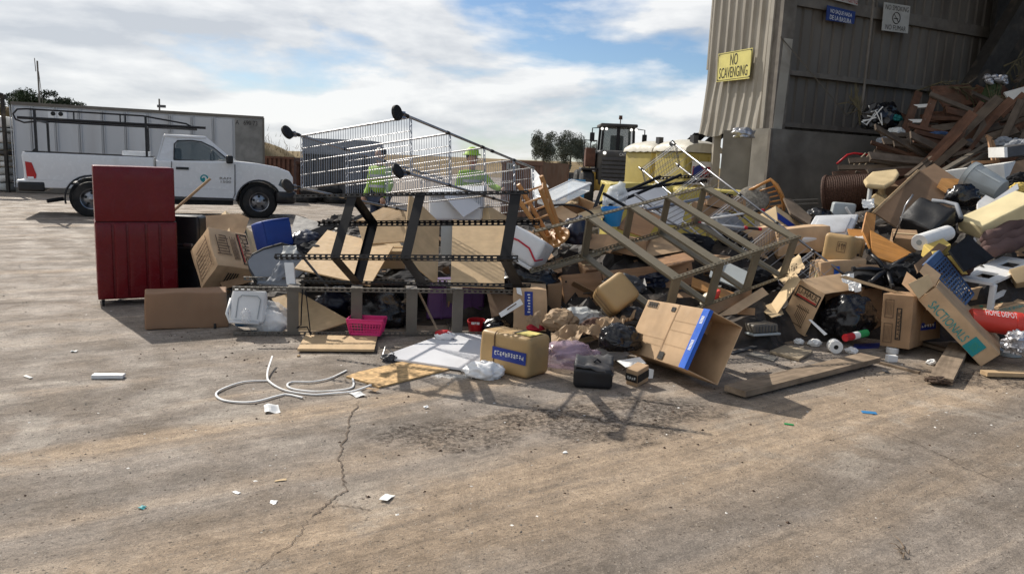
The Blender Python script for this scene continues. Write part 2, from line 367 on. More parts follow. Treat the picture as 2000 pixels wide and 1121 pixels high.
D('tyre', (.014, .014, .014), .8, var=.25, bump=.2, dirt=.3, dc=(.10, .085, .07))
D('glass', (.10, .12, .13), .05, var=.0, bump=0, spec=.8)
D('cabglass', (.10, .13, .13), .05, var=.0, bump=0, spec=.8, alpha=.38)
D('taillight', (.42, .01, .012), .2, var=.1, bump=0)
D('lamp', (.8, .82, .85), .15, var=0, bump=0)
D('lit', (1, .96, .88), .3, var=0, bump=0, emit=.8)
D('hiviz', (.30, .50, .04), .7, var=.1, bump=.1)
D('denim', (.03, .04, .07), .9)
D('skin', (.42, .24, .16), .55, var=.06, bump=.05, sss=.1)
D('hair', (.014, .011, .009), .5, var=.3, bump=.3, bs=200)
D('loader', (.045, .043, .04), .5, var=.15, dirt=.35, dc=(.12, .10, .075), bump=.05)
D('loaderyellow', (.38, .24, .04), .55, dirt=.4, dc=(.16, .125, .085))
D('toiletyellow', (.43, .345, .10), .5, var=.06, dirt=.25, dc=(.3, .24, .13))
D('toiletroof', (.50, .475, .40), .6, var=.08, dirt=.3, dc=(.27, .24, .19))
D('leaf', (.10, .112, .085), .8, var=.4, vs=.5, bump=0, spec=.2)  # grey-green leaf tone, lightened in the colour to suggest distance haze
D('bushleaf', (.035, .05, .022), .8, var=.4, vs=.8, bump=0, spec=.2)
D('bark', (.16, .135, .11), .9, var=.3, bump=.3, bs=3)
D('drygrass', (.20, .145, .075), .95, var=.3, vs=.6, bump=.3, bs=3, dirt=.35, dc=(.13, .105, .055), ds=.15, spec=.1)
D('palm', (.085, .07, .035), .8, var=.4, bump=.05)
D('mulch', (.06, .037, .024), .9, var=.4, vs=30, bump=.2, orand=.3)
D('pebble', (.30, .26, .21), .9, var=.4, vs=30, bump=.2)
D('litterchip', (.68, .66, .62), .8, var=.3, vs=4, bump=.1)
D('crack', (.15, .12, .095), .95, var=.3, vs=20, bump=.4, bs=90, spec=.1)
D('black', (.008, .008, .008), .6, var=0, bump=0)
D('inkblack', (.02, .018, .016), .8, var=.2, vs=30, bump=0)
D('inkgrey', (.14, .09, .055), .85, var=.15, vs=30, bump=0)
D('inkred', (.42, .03, .03), .75, bump=0)
D('inkwhite', (.72, .72, .70), .7, var=.05, bump=0)
D('inkteal', (.02, .27, .27), .7, bump=0)
D('inkgreen', (.05, .3, .2), .7, bump=0)
D('labelyellow', (.62, .52, .16), .7, bump=0)
D('signwhite', (.42, .41, .38), .6, var=.08, dirt=.25, dc=(.25, .22, .19), bump=.02)
D('signblue', (.01, .03, .16), .5, dirt=.15, bump=.02)
D('inkdim', (.03, .025, .025), .7, bump=0)
D('inkdimred', (.3, .02, .02), .7, bump=0)
D('pat', (.16, .145, .12), .9, var=.45, vs=30, bump=.1)
D('silver', (.42, .42, .44), .35, metal=.6, var=.2, bump=.2)
D('detergent', (.72, .66, .52), .35, bump=.02)
D('green', (.02, .24, .07), .5, bump=.02)
D('tanmetal', (.33, .27, .19), .5, bump=.04)
# ------------------------------------------------------------------ ground
def ground_mat():
    m = bpy.data.materials.new('ground'); m.use_nodes = True; t = m.node_tree; n = t.nodes; l = t.links; b = n['Principled BSDF']
    tc = n.new('ShaderNodeTexCoord')
    def mp(rot, scl):
        q = n.new('ShaderNodeMapping'); q.vector_type = 'POINT'; q.inputs['Rotation'].default_value = (0, 0, rot); q.inputs['Scale'].default_value = scl; l.new(tc.outputs['Object'], q.inputs[0]); return q.outputs[0]
    def nz(vec, s, det=6, dis=0., ro=.5):
        q = n.new('ShaderNodeTexNoise'); q.inputs['Scale'].default_value = s; q.inputs['Detail'].default_value = det; q.inputs['Distortion'].default_value = dis; q.inputs['Roughness'].default_value = ro; l.new(vec, q.inputs[0]); return q.outputs[0]
    def M(op, a, b_=None, c=None, cl=False):
        q = n.new('ShaderNodeMath'); q.operation = op; q.use_clamp = cl
        for i, z in enumerate((a, b_, c)):
            if z is None: continue
            if isinstance(z, (int, float)): q.inputs[i].default_value = z
            else: l.new(z, q.inputs[i])
        return q.outputs[0]
    def mr(x, a0, a1, b0=0, b1=1):
        q = n.new('ShaderNodeMapRange'); q.interpolation_type = 'SMOOTHSTEP'; l.new(x, q.inputs[0])
        for i, z in enumerate((a0, a1, b0, b1)): q.inputs[i+1].default_value = z
        return q.outputs[0]
    def mix(f, a, bb, bt='MIX'):
        q = n.new('ShaderNodeMix'); q.data_type = 'RGBA'; q.blend_type = bt
        for i, z in ((0, f), (6, a), (7, bb)):
            if isinstance(z, (int, float)): q.inputs[i].default_value = z
            elif isinstance(z, tuple): q.inputs[i].default_value = (*z, 1)
            else: l.new(z, q.inputs[i])
        return q.outputs[2]
    P = tc.outputs['Object']; rot = -math.radians(35)
    R = mp(rot, (1, 1, 1)); sp = n.new('ShaderNodeSeparateXYZ'); l.new(R, sp.inputs[0])
    wob = nz(mp(rot, (.35, .35, 1)), 1.0, 3)
    tt = M('ADD', sp.outputs[1], M('MULTIPLY_ADD', wob, .34, -.17))
    cmb = n.new('ShaderNodeCombineXYZ'); l.new(M('MULTIPLY', sp.outputs[0], .07), cmb.inputs[0]); l.new(tt, cmb.inputs[1])
    str1 = nz(cmb.outputs[0], 2.2, 5, 0, .6); str2 = nz(cmb.outputs[0], 11, 6, 0, .7); str3 = nz(cmb.outputs[0], 38, 4, 0, .7)
    big = nz(P, .35, 5); mid = nz(P, 2.1, 7, .4, .6); fine = nz(P, 38, 8, 0, .72); fine2 = nz(P, 140, 6, 0, .75); grit = nz(P, 420, 3, 0, .6)
    col = mix(mr(big, .35, .65), (.28, .235, .193), (.335, .286, .24))
    col = mix(mr(mid, .42, .72, 0, .6), col, (.205, .163, .122))
    # wheel tracks: dusty tan bands running across the yard
    def band(c, w):
        return mr(M('ABSOLUTE', M('SUBTRACT', tt, c)), w, w*.25)
    tan = M('MAXIMUM', M('MAXIMUM', band(2.72, .75), band(4.4, .2)), M('MAXIMUM', M('MULTIPLY', band(3.55, .12), .45), M('MULTIPLY', band(1.75, .22), .55)))
    tan = M('MAXIMUM', tan, M('MULTIPLY', mr(str1, .52, .66), .5))
    tanf = M('MULTIPLY', tan, mr(str2, .22, .55, .4, 1), None, True)
    col = mix(tanf, col, (.395, .30, .21))
    col = mix(M('MULTIPLY', mr(str2, .56, .74, 0, .4), mr(fine, .35, .6)), col, (.135, .112, .092))
    dk = M('MULTIPLY', band(2.1, .28), mr(str2, .4, .65)); col = mix(M('MULTIPLY', dk, .55), col, (.14, .115, .092))
    pale = M('MULTIPLY', mr(mid, .5, .36), mr(big, .55, .4)); col = mix(M('MULTIPLY', pale, .55), col, (.44, .385, .32))
    # spilled wet dirt
    sp2 = n.new('ShaderNodeSeparateXYZ'); l.new(P, sp2.inputs[0])
    def spot(x, y, rx, ry):
        dx = M('DIVIDE', M('SUBTRACT', sp2.outputs[0], x), rx); dy = M('DIVIDE', M('SUBTRACT', sp2.outputs[1], y), ry)
        return M('SQRT', M('ADD', M('MULTIPLY', dx, dx), M('MULTIPLY', dy, dy)))
    st = None
    for x, y, rx, ry in ((.45, 4.55, .75, .42), (1.05, 4.9, .6, .35), (-.35, 4.2, .55, .3), (-1.2, 6.15, .8, .25), (4.3, 6.1, 1.2, .35)):
        q = mr(M('ADD', spot(x, y, rx, ry), M('MULTIPLY_ADD', nz(P, 3.2, 9, .5, .7), 2.6, -1.3)), 1.05, .45); st = q if st is None else M('MAXIMUM', st, q)
    col = mix(M('MULTIPLY', M('MULTIPLY', st, .95), mr(nz(P, 26, 8, .4, .75), .42, .56, .25, 1)), col, (.055, .04, .029))
    # white powder spilt by the panel
    pw = mr(M('ADD', spot(-.42, 5.45, .33, .12), M('MULTIPLY_ADD', nz(P, 14, 9, .3, .8), 3.2, -1.6)), .7, .3); col = mix(M('MULTIPLY', pw, .85), col, (.66, .65, .63))
    col = mix(1., col, mr(fine, .33, .68, .84, 1.14), 'MULTIPLY'); col = mix(1., col, mr(fine2, .38, .64, .78, 1.2), 'MULTIPLY')
    col = mix(1., col, mr(str3, .35, .66, .95, 1.04), 'MULTIPLY')
    col = mix(1., col, mr(str2, .36, .64, .86, 1.11), 'MULTIPLY'); col = mix(1., col, mr(str1, .36, .64, .84, 1.12), 'MULTIPLY')
    col = mix(1., col, mr(nz(P, 6, 8, .5, .62), .36, .64, .86, 1.1), 'MULTIPLY')
    col = mix(1., col, mr(nz(P, 17, 6, .3, .65), .35, .66, .9, 1.08), 'MULTIPLY')
    col = mix(mr(grit, .60, .68, 0, .75), col, (.07, .055, .045))
    col = mix(mr(nz(P, 60, 4, .5, .6), .64, .70, 0, .75), col, (.06, .045, .035)); col = mix(mr(nz(P, 95, 3, 1, .5), .72, .77, 0, .7), col, (.5, .46, .4))
    def specks(scale, thr, size, c, k, rnd_=.6):
        vo = n.new('ShaderNodeTexVoronoi'); vo.inputs['Scale'].default_value = scale; vo.inputs['Randomness'].default_value = 1; l.new(P, vo.inputs['Vector']); se = n.new('ShaderNodeSeparateColor'); l.new(vo.outputs['Color'], se.inputs[0])
        on = M('GREATER_THAN', se.outputs[0], thr); rad = M('MULTIPLY_ADD', se.outputs[1], size*rnd_, size*(1-rnd_)); d_ = M('ADD', vo.outputs['Distance'], M('MULTIPLY_ADD', fine2, .3, -.15))
        return mix(M('MULTIPLY', M('MULTIPLY', on, M('LESS_THAN', d_, rad)), k), col, c)
    col = specks(46, .86, .34, (.085, .065, .05), .8); col = specks(110, .6, .36, (.11, .09, .072), .7); col = specks(120, .8, .34, (.46, .42, .36), .6); col = specks(230, .45, .4, (.12, .098, .08), .55); col = specks(21, .93, .2, (.07, .05, .038), .85); col = specks(33, .95, .2, (.5, .47, .42), .7)
    l.new(col, b.inputs['Base Color']); b.inputs['Specular IOR Level'].default_value = .28
    l.new(mr(mid, .3, .7, .68, .95), b.inputs['Roughness'])
    h = M('ADD', M('ADD', M('MULTIPLY', fine, .6), M('MULTIPLY', fine2, .3)), M('ADD', M('MULTIPLY', str2, .45), M('MULTIPLY', mid, 1.2)))
    bp = n.new('ShaderNodeBump'); bp.inputs['Strength'].default_value = .75; bp.inputs['Distance'].default_value = .03; l.new(h, bp.inputs['Height']); l.new(bp.outputs[0], b.inputs['Normal'])
    return m
g = MB(); g.add([(-1500, -60, 0), (1500, -60, 0), (1500, 3000, 0), (-1500, 3000, 0)], [(0, 1, 2, 3)])
tag(g.build('ground', ground_mat(), fr=Matrix.Identity(4)), kind='structure')
# hills behind the yard
def hill(name, cx, cy, sx, sy, h, nx=40, ny=24, seed=0, mat='drygrass'):
    mb = MB()
    for j in range(ny+1):
        for i in range(nx+1):
            u, v = 2*i/nx-1, 2*j/ny-1; x, y = cx+u*sx, cy+v*sy; e = max(0, 1-u*u)*max(0, 1-v*v); z = h*e**.8*(1+.35*noise.noise(V((x/sx*2.5+seed, y/sy*2.5, seed))))-.05
            mb.v.append(V((x, y, z)))
    for j in range(ny):
        for i in range(nx):
            a = j*(nx+1)+i; mb.f.append((a, a+1, a+nx+2, a+nx+1))
    return tag(mb.build(name, mat, smooth=True), kind='structure')
hill('hill', 30, 150, 130, 55, 1.3, seed=1); hill('hill', -22, 49, 8.5, 6, 3.6, seed=3); hill('hill', -34, 46, 12, 5, 4.4, seed=5); hill('hill', 160, 900, 900, 120, 9, seed=7)
# ------------------------------------------------------------------ cracks, pebbles
def ribbon(P, w, z, seed):
    mb = MB(); r = random.Random(seed); Q = []
    for i in range(len(P)-1):
        k = 12
        for j in range(k): Q.append(P[i]*(1-j/k)+P[i+1]*(j/k))
    Q.append(P[-1]); acc = 0
    for i, p in enumerate(Q):
        t = (Q[min(i+1, len(Q)-1)]-Q[max(0, i-1)]); n = V((-t.y, t.x, 0)).normalized(); acc = .75*acc+r.uniform(-1, 1)*.012; ww = w*r.uniform(.35, 1.1)*(1 if 2 < i < len(Q)-3 else .3); o = p+n*acc
        mb.v += [V((o.x-n.x*ww, o.y-n.y*ww, z)), V((o.x+n.x*ww, o.y+n.y*ww, z))]
        if i: k = len(mb.v); mb.f.append((k-4, k-3, k-1, k-2))
    return mb
for P, w in (([(703, 785), (690, 815), (670, 870), (668, 905), (678, 940), (662, 965), (640, 985), (605, 1010)], .006), ([(605, 1010), (585, 1040), (540, 1080), (490, 1120)], .0025), ([(640, 985), (690, 992), (730, 1000)], .003), ([(1715, 838), (1790, 868), (1880, 912), (1960, 945)], .0035)):
    tag(ribbon([gr(*q) for q in P], w, .004, len(P)).build('crack', 'crack'), kind='structure')
def scatter(n, region, smin, smax, seed, mb, flat=.6, dens=None):
    r = random.Random(seed); k = 0
    while k < n:
        x, y = r.uniform(*region[:2]), r.uniform(*region[2:])
        if dens and r.random() > dens(x, y): k += 1; continue
        s = smin*(smax/smin)**(r.random()**2.2); a = r.uniform(0, 6.28); c, sn = math.cos(a), math.sin(a); pts = []
        for (px, py, pz) in ((1, 0, .2), (0, 1, .25), (-1, .1, .2), (.1, -1, .2), (0, 0, 1)):
            px *= s*r.uniform(.6, 1.2); py *= s*r.uniform(.4, .9); pts.append((x+px*c-py*sn, y+px*sn+py*c, max(.0005, pz*s*flat*r.uniform(.6, 1.2))-.001))
        mb.add(pts, [(0, 1, 4), (1, 2, 4), (2, 3, 4), (3, 0, 4)]); k += 1
mb = MB(); scatter(14000, (-4.5, 5.5, 2.5, 8), .0018, .011, 1, mb); scatter(1500, (-7, 0, 6, 16), .004, .02, 2, mb)
tag(mb.build('gravel', 'pebble'), 'loose grit and small stones strewn over the yard', 'gravel', kind='stuff')
mb = MB(); stain = lambda x, y: max(math.exp(-((x-.5)/.7)**2-((y-4.6)/.35)**2), math.exp(-((x-4.2)/.9)**2-((y-6.15)/.25)**2)*1.3, .8*math.exp(-((x+.3)/.5)**2-((y-4.2)/.25)**2), .5*math.exp(-((y-6.1)/.5)**2), .07)
scatter(16000, (-3, 5.5, 3.2, 7.2), .003, .016, 3, mb, .7, stain)
tag(mb.build('mulch', 'mulch'), 'dark crumbs of soil and bark spilled on the ground', 'soil', kind='stuff')
mb = MB(); scatter(700, (-4.5, 5.5, 3, 7.5), .003, .016, 4, mb, .3)
tag(mb.build('litter_crumbs', 'litterchip'), 'tiny pale scraps of paper and plaster on the ground', 'litter', kind='stuff')

# ------------------------------------------------------------------ white container
def sheet_profile(mb, p, q, z0, z1, n, per, dep, nseg=None):
    """ribbed metal sheet between ground points p and q, ribs standing out along n"""
    d = (q-p); Ln = d.length; u = d/Ln; k = max(1, round(Ln/per)); pts = []
    for i in range(k):
        b = Ln*i/k; pr = Ln/k
        for s, e in ((0, 0), (.62, 0), (.72, 1), (.86, 1), (.96, 0)): pts.append(p+u*(b+pr*s)+n*dep*e)
    pts.append(q); k0 = len(mb.v); t = n*-.004
    for z in (z0, z1):
        for x in pts: mb.v.append(V((x.x, x.y, z)))
    m = len(pts)
    for z in (z0, z1):
        for x in pts: mb.v.append(V((x.x, x.y, z))+t)
    for i in range(m-1): mb.f += [(k0+i, k0+i+1, k0+m+i+1, k0+m+i), (k0+2*m+i+1, k0+2*m+i, k0+3*m+i, k0+3*m+i+1)]
    return mb
A = V((-16.57, 24.6, 0)); B = V((-9.23, 27.3, 0)); U = (B-A).normalized(); Nn = V((U.y, -U.x, 0)); BK = -Nn*2.4; CH = 2.96; CL = (B-A).length
root = thing('shipping_container', 'long white ribbed container with bare grey end panel behind the pickup', 'container', A)
mb = MB(); mb.box(A+V((0, 0, .15))-Nn*.05, U*CL, BK, V((0, 0, CH-.2))); mb.build('body', 'contwhite', root)
mb = MB(); mb.box(A+V((0, 0, CH-.1)), U*CL, BK*1.02, V((0, 0, .1))); mb.build('top_rail', 'greysteel', root)
mb = MB(); mb.box(A+V((0, 0, .02))+Nn*.01, U*CL, BK, V((0, 0, .16))); mb.build('bottom_rail', 'greysteel', root)
edges = [.0]+[.56+.695*i for i in range(10)]+[CL-1.0, CL]
for i in range(11):
    e0, e1 = edges[i], min(edges[i+1], CL-1.02)
    if e1 <= e0+.1: continue
    MB().box(A+U*(e0+.05)+V((0, 0, .2)), U*(e1-e0-.1), -Nn*.048, V((0, 0, CH-.36))).build('panel', 'contwhite', root)
    for s in (-.03, .035): MB().box(A+U*(e0+s)+V((0, 0, .2)), U*.022, Nn*.045, V((0, 0, CH-.32))).build('rib', 'contwhite', root)
p = MB().box(A+U*(CL-.98)+V((0, 0, .2))+Nn*.012, U*.93, -Nn*.055, V((0, 0, CH-.33))).build('panel', 'contgrey', root, label='bare grey scuffed end panel with numbers')
MB().box(A+U*(CL-.05)+V((0, 0, .05)), U*.07, Nn*.05, V((0, 0, CH-.1))).build('corner_post', 'greysteel', root)
text('A   690 73', A+U*(CL-.96)+V((0, 0, CH-.34)), U*.74, V((0, 0, .16)), 'inkdim', p, off=.02, nrm=Nn)
mb = MB().box(A+U*1.05+Nn*.03+V((0, 0, CH-.46)), U*.55, -Nn*.03, V((0, 0, .28))); v = mb.build('vent', 'whitepaint', root)
for x in (1.2, 1.42): MB().lathe(A+U*x+Nn*.03+V((0, 0, CH-.32)), Nn, [(0, .07), (.015, .07)], 12).build('vent_hole', 'black', v)
mb = MB().tube([A+U*x+Nn*.1+V((0, 0, z)) for x, z in ((.35, .62), (.35, 1.05), (.4, 1.1), (1.15, 1.1), (1.2, 1.05), (1.2, .62), (1.15, .57), (.4, .57), (.35, .62))], .02, 6); mb.build('loop_handle', 'tanmetal', root)
for px, py, h, lb in ((78, 175, 1.15, 'thin bare mast rising behind the dark hedge'), (313, 216, .62, 'slim pole with little weather instruments above the white container')):
    base = at(px, py+ (35 if px > 200 else 30), 29.5); rt = thing('mast', lb, 'mast', (base.x, base.y, 0)); tp = V((base.x, base.y, base.z+h+.5))
    MB().tube([(base.x, base.y, 0), tp], .03, 6).build('pole', 'greysteel', rt)
    if px > 200:
        for dz, w_ in ((-.28, .3), (-.55, .24)): MB().cbox(tp+V((.08, 0, dz)), w_, .1, .1).build('instrument', 'dkgrey', rt)
    else:
        MB().tube([tp+V((-.1, 0, .1)), tp+V((-.08, 0, -.4))], .015, 5).build('antenna', 'greysteel', rt)
        MB().tube([tp+V((.12, 0, -1.6)), tp+V((.03, 0, -.4))], .012, 5).build('stay_wire', 'greysteel', rt)
# bales stacked in a rack at the far left
rt = thing('bale_rack', 'dark steel rack frame at the left edge holding stacked bundles', 'rack', (-16.6, 23.2, 0))
q0 = gr(17, 376); 
for x, y in ((q0.x, q0.y), (q0.x-2.6, q0.y-.4)): MB().bar((x, y, 0), (x, y, 3.15), .09, .09).build('post', 'darksteel', rt)
MB().bar((q0.x+.1, q0.y, 3.1), (q0.x-2.8, q0.y-.2, 3.4), .14, .12).build('roof_beam', 'darksteel', rt)
MB().box(V((q0.x-2.8, q0.y, 3.2)), V((2.85, 0, -.05)), V((0, -.5, .05)), V((0, 0, .05))).build('roof', 'darksteel', rt)
hz = [.0, .32, .58, .82, 1.02, 1.2, 1.38, 1.62, 1.98, 2.12]; ad = ['bottom', 'second lowest', 'third lowest', 'fourth lowest', 'fifth lowest', 'thin dark', 'thin grey', 'thick white', 'narrow', 'topmost']
for i in range(10):
    h = (hz[i+1] if i < 9 else 2.5)-hz[i]; mt = ['ltgreyfabric', 'white', 'ltgreyfabric', 'white', 'ltgreyfabric', 'dkgrey', 'greyplastic', 'white', 'greyplastic', 'white'][i]
    rbox(V((q0.x-1.6, q0.y+.15, hz[i]+.01)), V((1.52+.04*(i % 3-1), 0, 0)), V((0, 1.0, 0)), V((0, 0, h-.03)), r=.11 if h > .2 else .06, k=5, amp=.04, seed=i).build('bale', mt, smooth=True, label=f'{ad[i]} bundle of the wrapped stack at the left edge', cat='bundle', group='bundles stacked in the left rack')
rt = thing('hoop_barrier', 'yellow tube hoop in front of the stacked bundles at the left edge', 'barrier', (q0.x-.5, q0.y-.35, 0))
MB().tube([V((q0.x+x, q0.y-.35, z)) for x, z in ((-1.4, .75), (-.1, .72), (-.02, .8), (.0, 1.25), (-.06, 1.35), (-1.4, 1.38))], .035, 8).build('hoop', 'yellow', rt, smooth=True)
for x in (-.9, -.25): MB().tube([(q0.x+x, q0.y-.35, 0), (q0.x+x, q0.y-.35, .74)], .03, 8).build('post', 'yellow', rt)
# ------------------------------------------------------------------ foliage
def crown(mb, c, r, n, s, seed, lobes):
    rr = random.Random(seed); Ls = []
    for i in range(lobes):
        d = V((rr.gauss(0, 1), rr.gauss(0, 1), rr.gauss(0, .8))).normalized(); k = rr.uniform(.35, .85); Ls.append((V(c)+V((d.x*r[0], d.y*r[1], d.z*r[2]))*k, rr.uniform(.22, .42)))
    for i in range(n):
        lc, lr = Ls[rr.randrange(lobes)]; d = V((rr.gauss(0, 1), rr.gauss(0, 1), rr.gauss(0, 1))).normalized()*rr.random()**.4
        p = lc+V((d.x*r[0], d.y*r[1], d.z*r[2]))*lr; a = V((rr.gauss(0, 1), rr.gauss(0, 1), rr.gauss(0, 1))).normalized()*s*rr.uniform(.5, 1.2); b = V((rr.gauss(0, 1), rr.gauss(0, 1), rr.gauss(0, 1))).normalized()*s*rr.uniform(.3, .7)
        mb.add([p-a, p+b*.6, p+a, p-b*.6], [(0, 1, 2, 3)])
    return Ls
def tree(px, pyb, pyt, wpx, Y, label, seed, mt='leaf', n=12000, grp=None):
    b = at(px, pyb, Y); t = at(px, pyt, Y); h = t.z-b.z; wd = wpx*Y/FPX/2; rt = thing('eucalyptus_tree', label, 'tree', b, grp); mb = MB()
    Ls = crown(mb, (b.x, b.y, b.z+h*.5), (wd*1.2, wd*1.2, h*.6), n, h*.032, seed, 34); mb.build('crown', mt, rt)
    tr = MB(); tr.tube([b-V((0, 0, 3)), b+V((h*.01, 0, h*.25)), b+V((-h*.01, 0, h*.5)), b+V((0, 0, h*.8))], [h*.03, h*.024, h*.016, h*.005], 8)
    for c, r_ in Ls[:9]: tr.tube([b+V((0, 0, h*.3)), (b+c)/2+V((0, 0, h*.22)), c], [h*.013, h*.009, h*.003], 5)
    tr.build('trunk', 'bark', rt)
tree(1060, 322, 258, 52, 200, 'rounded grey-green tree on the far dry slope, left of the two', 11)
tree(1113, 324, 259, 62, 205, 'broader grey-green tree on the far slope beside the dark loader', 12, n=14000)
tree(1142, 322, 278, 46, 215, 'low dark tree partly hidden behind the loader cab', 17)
for i, (px, y0, y1, wp) in enumerate(((20, 215, 168, 60), (60, 215, 170, 60), (98, 215, 178, 55), (128, 215, 190, 40))):
    b = at(px, y0, 44); t = at(px, y1, 44); rt = thing('hedge_bush', ['dark bush nearest the left edge in the hedge above the container', 'dark bush at the foot of the thin mast above the container', 'dark bush on the falling right half of the hedge', 'small dark bush at the right tip of the hedge'][i], 'bush', (b.x, b.y, b.z), 'bushes on the mound behind the white container'); mb = MB()
    crown(mb, (b.x, b.y, (b.z+t.z)/2-.2), (wp*44/FPX*.75, 1.2, (t.z-b.z)*.75), 2600, .1, 40+i, 16); mb.build('foliage', 'bushleaf', rt)
    MB().tube([b-V((0, 0, 1.5)), b+V((0, 0, .6))], .06, 6).build('stem', 'bark', rt)
def tuft(mb, c, h, n, seed):
    r = random.Random(seed)
    for i in range(n):
        p = V(c)+V((r.gauss(0, 1), r.gauss(0, .5), 0)); q = p+V((r.gauss(0, .15), r.gauss(0, .1), h*r.uniform(.4, 1.1))); mb.add([p, p+V((.03, 0, 0)), q], [(0, 1, 2)])
mb = MB()
for i in range(26): x = -21+i*.28; tuft(mb, (x, 47.5, 3.6*max(0, 1-((x+22)/8.5)**2)**.8*.98-.1), .5, 26, i)
for i in range(60): x = 3+i*.9; tuft(mb, (x, 128+rnd.uniform(-9, 9), .9), .6, 30, i)
tag(mb.build('dry_grass', 'drygrass'), 'dry yellow grass stalks on the mounds behind the yard', 'grass', kind='stuff')

# ------------------------------------------------------------------ pickup truck
RW, FW = gr(181, 424), gr(507, 427); tx = (FW-RW).normalized(); ty = V((-tx.y, tx.x, 0)); TS = (FW-RW).length/3.57
TO = RW-tx*1.32*TS
def T(x, y, z): return TO+tx*(x*TS)+ty*(y*TS)+V((0, 0, z*TS))
truck = thing('pickup_truck', 'white regular-cab pickup with black ladder rack parked before the container', 'truck', T(2.9, 1, 0))
def arch(cx, r, z0, rev=False):
    a0 = math.asin((z0-.40)/r); k = [a0+(math.pi-2*a0)*i/12 for i in range(13)]; P = [(cx+r*math.cos(a), .40+r*math.sin(a)) for a in k]; return P if not rev else P[::-1]
def body_mesh(outline, ins, name, mat, parent, y0=0., y1=2.0, bev=.05, seg=3):
    mb = MB(); k = len(outline); P = [T(x, y0, z) for x, z in outline]+[T(x, y1, z) for x, z in outline]; mb.add(P, [tuple(range(k)), tuple(range(2*k-1, k-1, -1))]+[(i+k, (i+1) % k+k, (i+1) % k, i) for i in range(k)])
    bm = bmesh.new(); [bm.verts.new(v) for v in mb.v]; bm.verts.ensure_lookup_table(); [bm.faces.new([bm.verts[i] for i in f]) for f in mb.f]
    bmesh.ops.recalc_face_normals(bm, faces=bm.faces)
    if bev:
        E_ = [e for e in bm.edges if len(e.link_faces) == 2 and any(len(f.verts) > 6 for f in e.link_faces)]
        bmesh.ops.bevel(bm, geom=E_, offset=bev*TS, segments=seg, profile=.6, affect='EDGES', clamp_overlap=True)
    bmesh.ops.triangulate(bm, faces=[f for f in bm.faces if len(f.verts) > 4]); me = bpy.data.meshes.new(name); bm.to_mesh(me); bm.free(); me.polygons.foreach_set('use_smooth', [True]*len(me.polygons)); me.set_sharp_from_angle(angle=math.radians(32)); me.materials.append(MT(mat)); o = bpy.data.objects.new(name, me); _reg(o, parent, Matrix.Identity(4)); return o
bed = [(.06, 1.38), (.04, 1.3), (.09, .75), (.12, .62)]+arch(1.32, .50, .62, True)+[(1.83, .46), (2.60, .45), (2.60, 1.37)]
body_mesh(bed, 0, 'cargo_bed', 'whitepaint', truck, 0, .10, .03); body_mesh(bed, 0, 'cargo_bed', 'whitepaint', truck, 1.9, 2.0, .03)
MB().box(T(.1, .1, .7), (T(2.5, .1, .7)-T(.1, .1, .7)), ty*1.8*TS, V((0, 0, .05))).build('bed_floor', 'dkgrey', truck)
mb = MB().box(T(.05, .12, .72), tx*.06, ty*1.76*TS, V((0, 0, .66*TS))); mb.build('tailgate', 'whitepaint', truck)
mb = MB().box(T(2.52, .1, .72), tx*.05, ty*1.8*TS, V((0, 0, .66*TS))); mb.build('bulkhead', 'whitepaint', truck)
for y in (.03, 1.93): MB().box(T(.1, y, 1.375), (T(2.6, y, 1.36)-T(.1, y, 1.375)), ty*.06, V((0, 0, .03))).build('rail_cap', 'blackplastic', truck)
cab = [(2.64, .45), (4.33, .43)]+arch(4.89, .51, .46, True)[::1]+[(5.42, .46), (5.60, .5), (5.66, .75), (5.63, 1.0), (5.5, 1.12), (5.2, 1.19), (4.75, 1.25), (4.38, 1.28), (2.66, 1.30)]
cab = [(2.64, 1.31), (2.64, .45), (4.33, .43)]+[p for p in arch(4.89, .51, .46)[::-1]]+[(5.44, .46), (5.60, .5), (5.70, .75), (5.69, 1.02), (5.60, 1.16), (5.32, 1.26), (4.85, 1.33), (4.38, 1.36)]
body_mesh(cab, 0, 'cab_body', 'whitepaint', truck, 0, 2.0, .06, 4)
def green(lo, up, y0, y1, z0, z1, name, mat, sub=truck):     # lo/up: x ranges at sill and roof
    k = [T(lo[0], y0[0], z0), T(lo[1], y0[0], z0), T(lo[1], y0[1], z0), T(lo[0], y0[1], z0), T(up[0], y1[0], z1), T(up[1], y1[0], z1), T(up[1], y1[1], z1), T(up[0], y1[1], z1)]
    bm = bmesh.new(); vs = [bm.verts.new(v) for v in k]
    for f in ((0, 3, 2, 1), (4, 5, 6, 7), (0, 1, 5, 4), (1, 2, 6, 5), (2, 3, 7, 6), (3, 0, 4, 7)): bm.faces.new([vs[i] for i in f])
    bmesh.ops.recalc_face_normals(bm, faces=bm.faces); bmesh.ops.bevel(bm, geom=bm.edges[:], offset=.07*TS, segments=3, profile=.5, affect='EDGES')
    me = bpy.data.meshes.new(name); bm.to_mesh(me); bm.free(); me.polygons.foreach_set('use_smooth', [True]*len(me.polygons)); me.set_sharp_from_angle(angle=math.radians(40)); me.materials.append(MT(mat)); o = bpy.data.objects.new(name, me); _reg(o, sub, Matrix.Identity(4)); return o
GX = lambda z, f: (2.66+(z-1.27)/.62*.16) if not f else (4.42-(z-1.27)/.62*.72)
rbox(T(2.82, .25, 1.83), tx*.92*TS, ty*1.5*TS, V((0, 0, .085*TS)), r=.04, bulge=.02).build('roof', 'whitepaint', truck, smooth=True)
def onside(x, z, off=.012): yy = .05+(z-1.22)/.68*.22; return T(x, yy, z)-ty*off
dr = body_mesh([(2.98, 1.30), (2.95, .60), (3.02, .50), (4.28, .48), (4.32, .6), (4.33, 1.29)], 0, 'door', 'whitepaint', truck, -.012, .04, .012, 2)
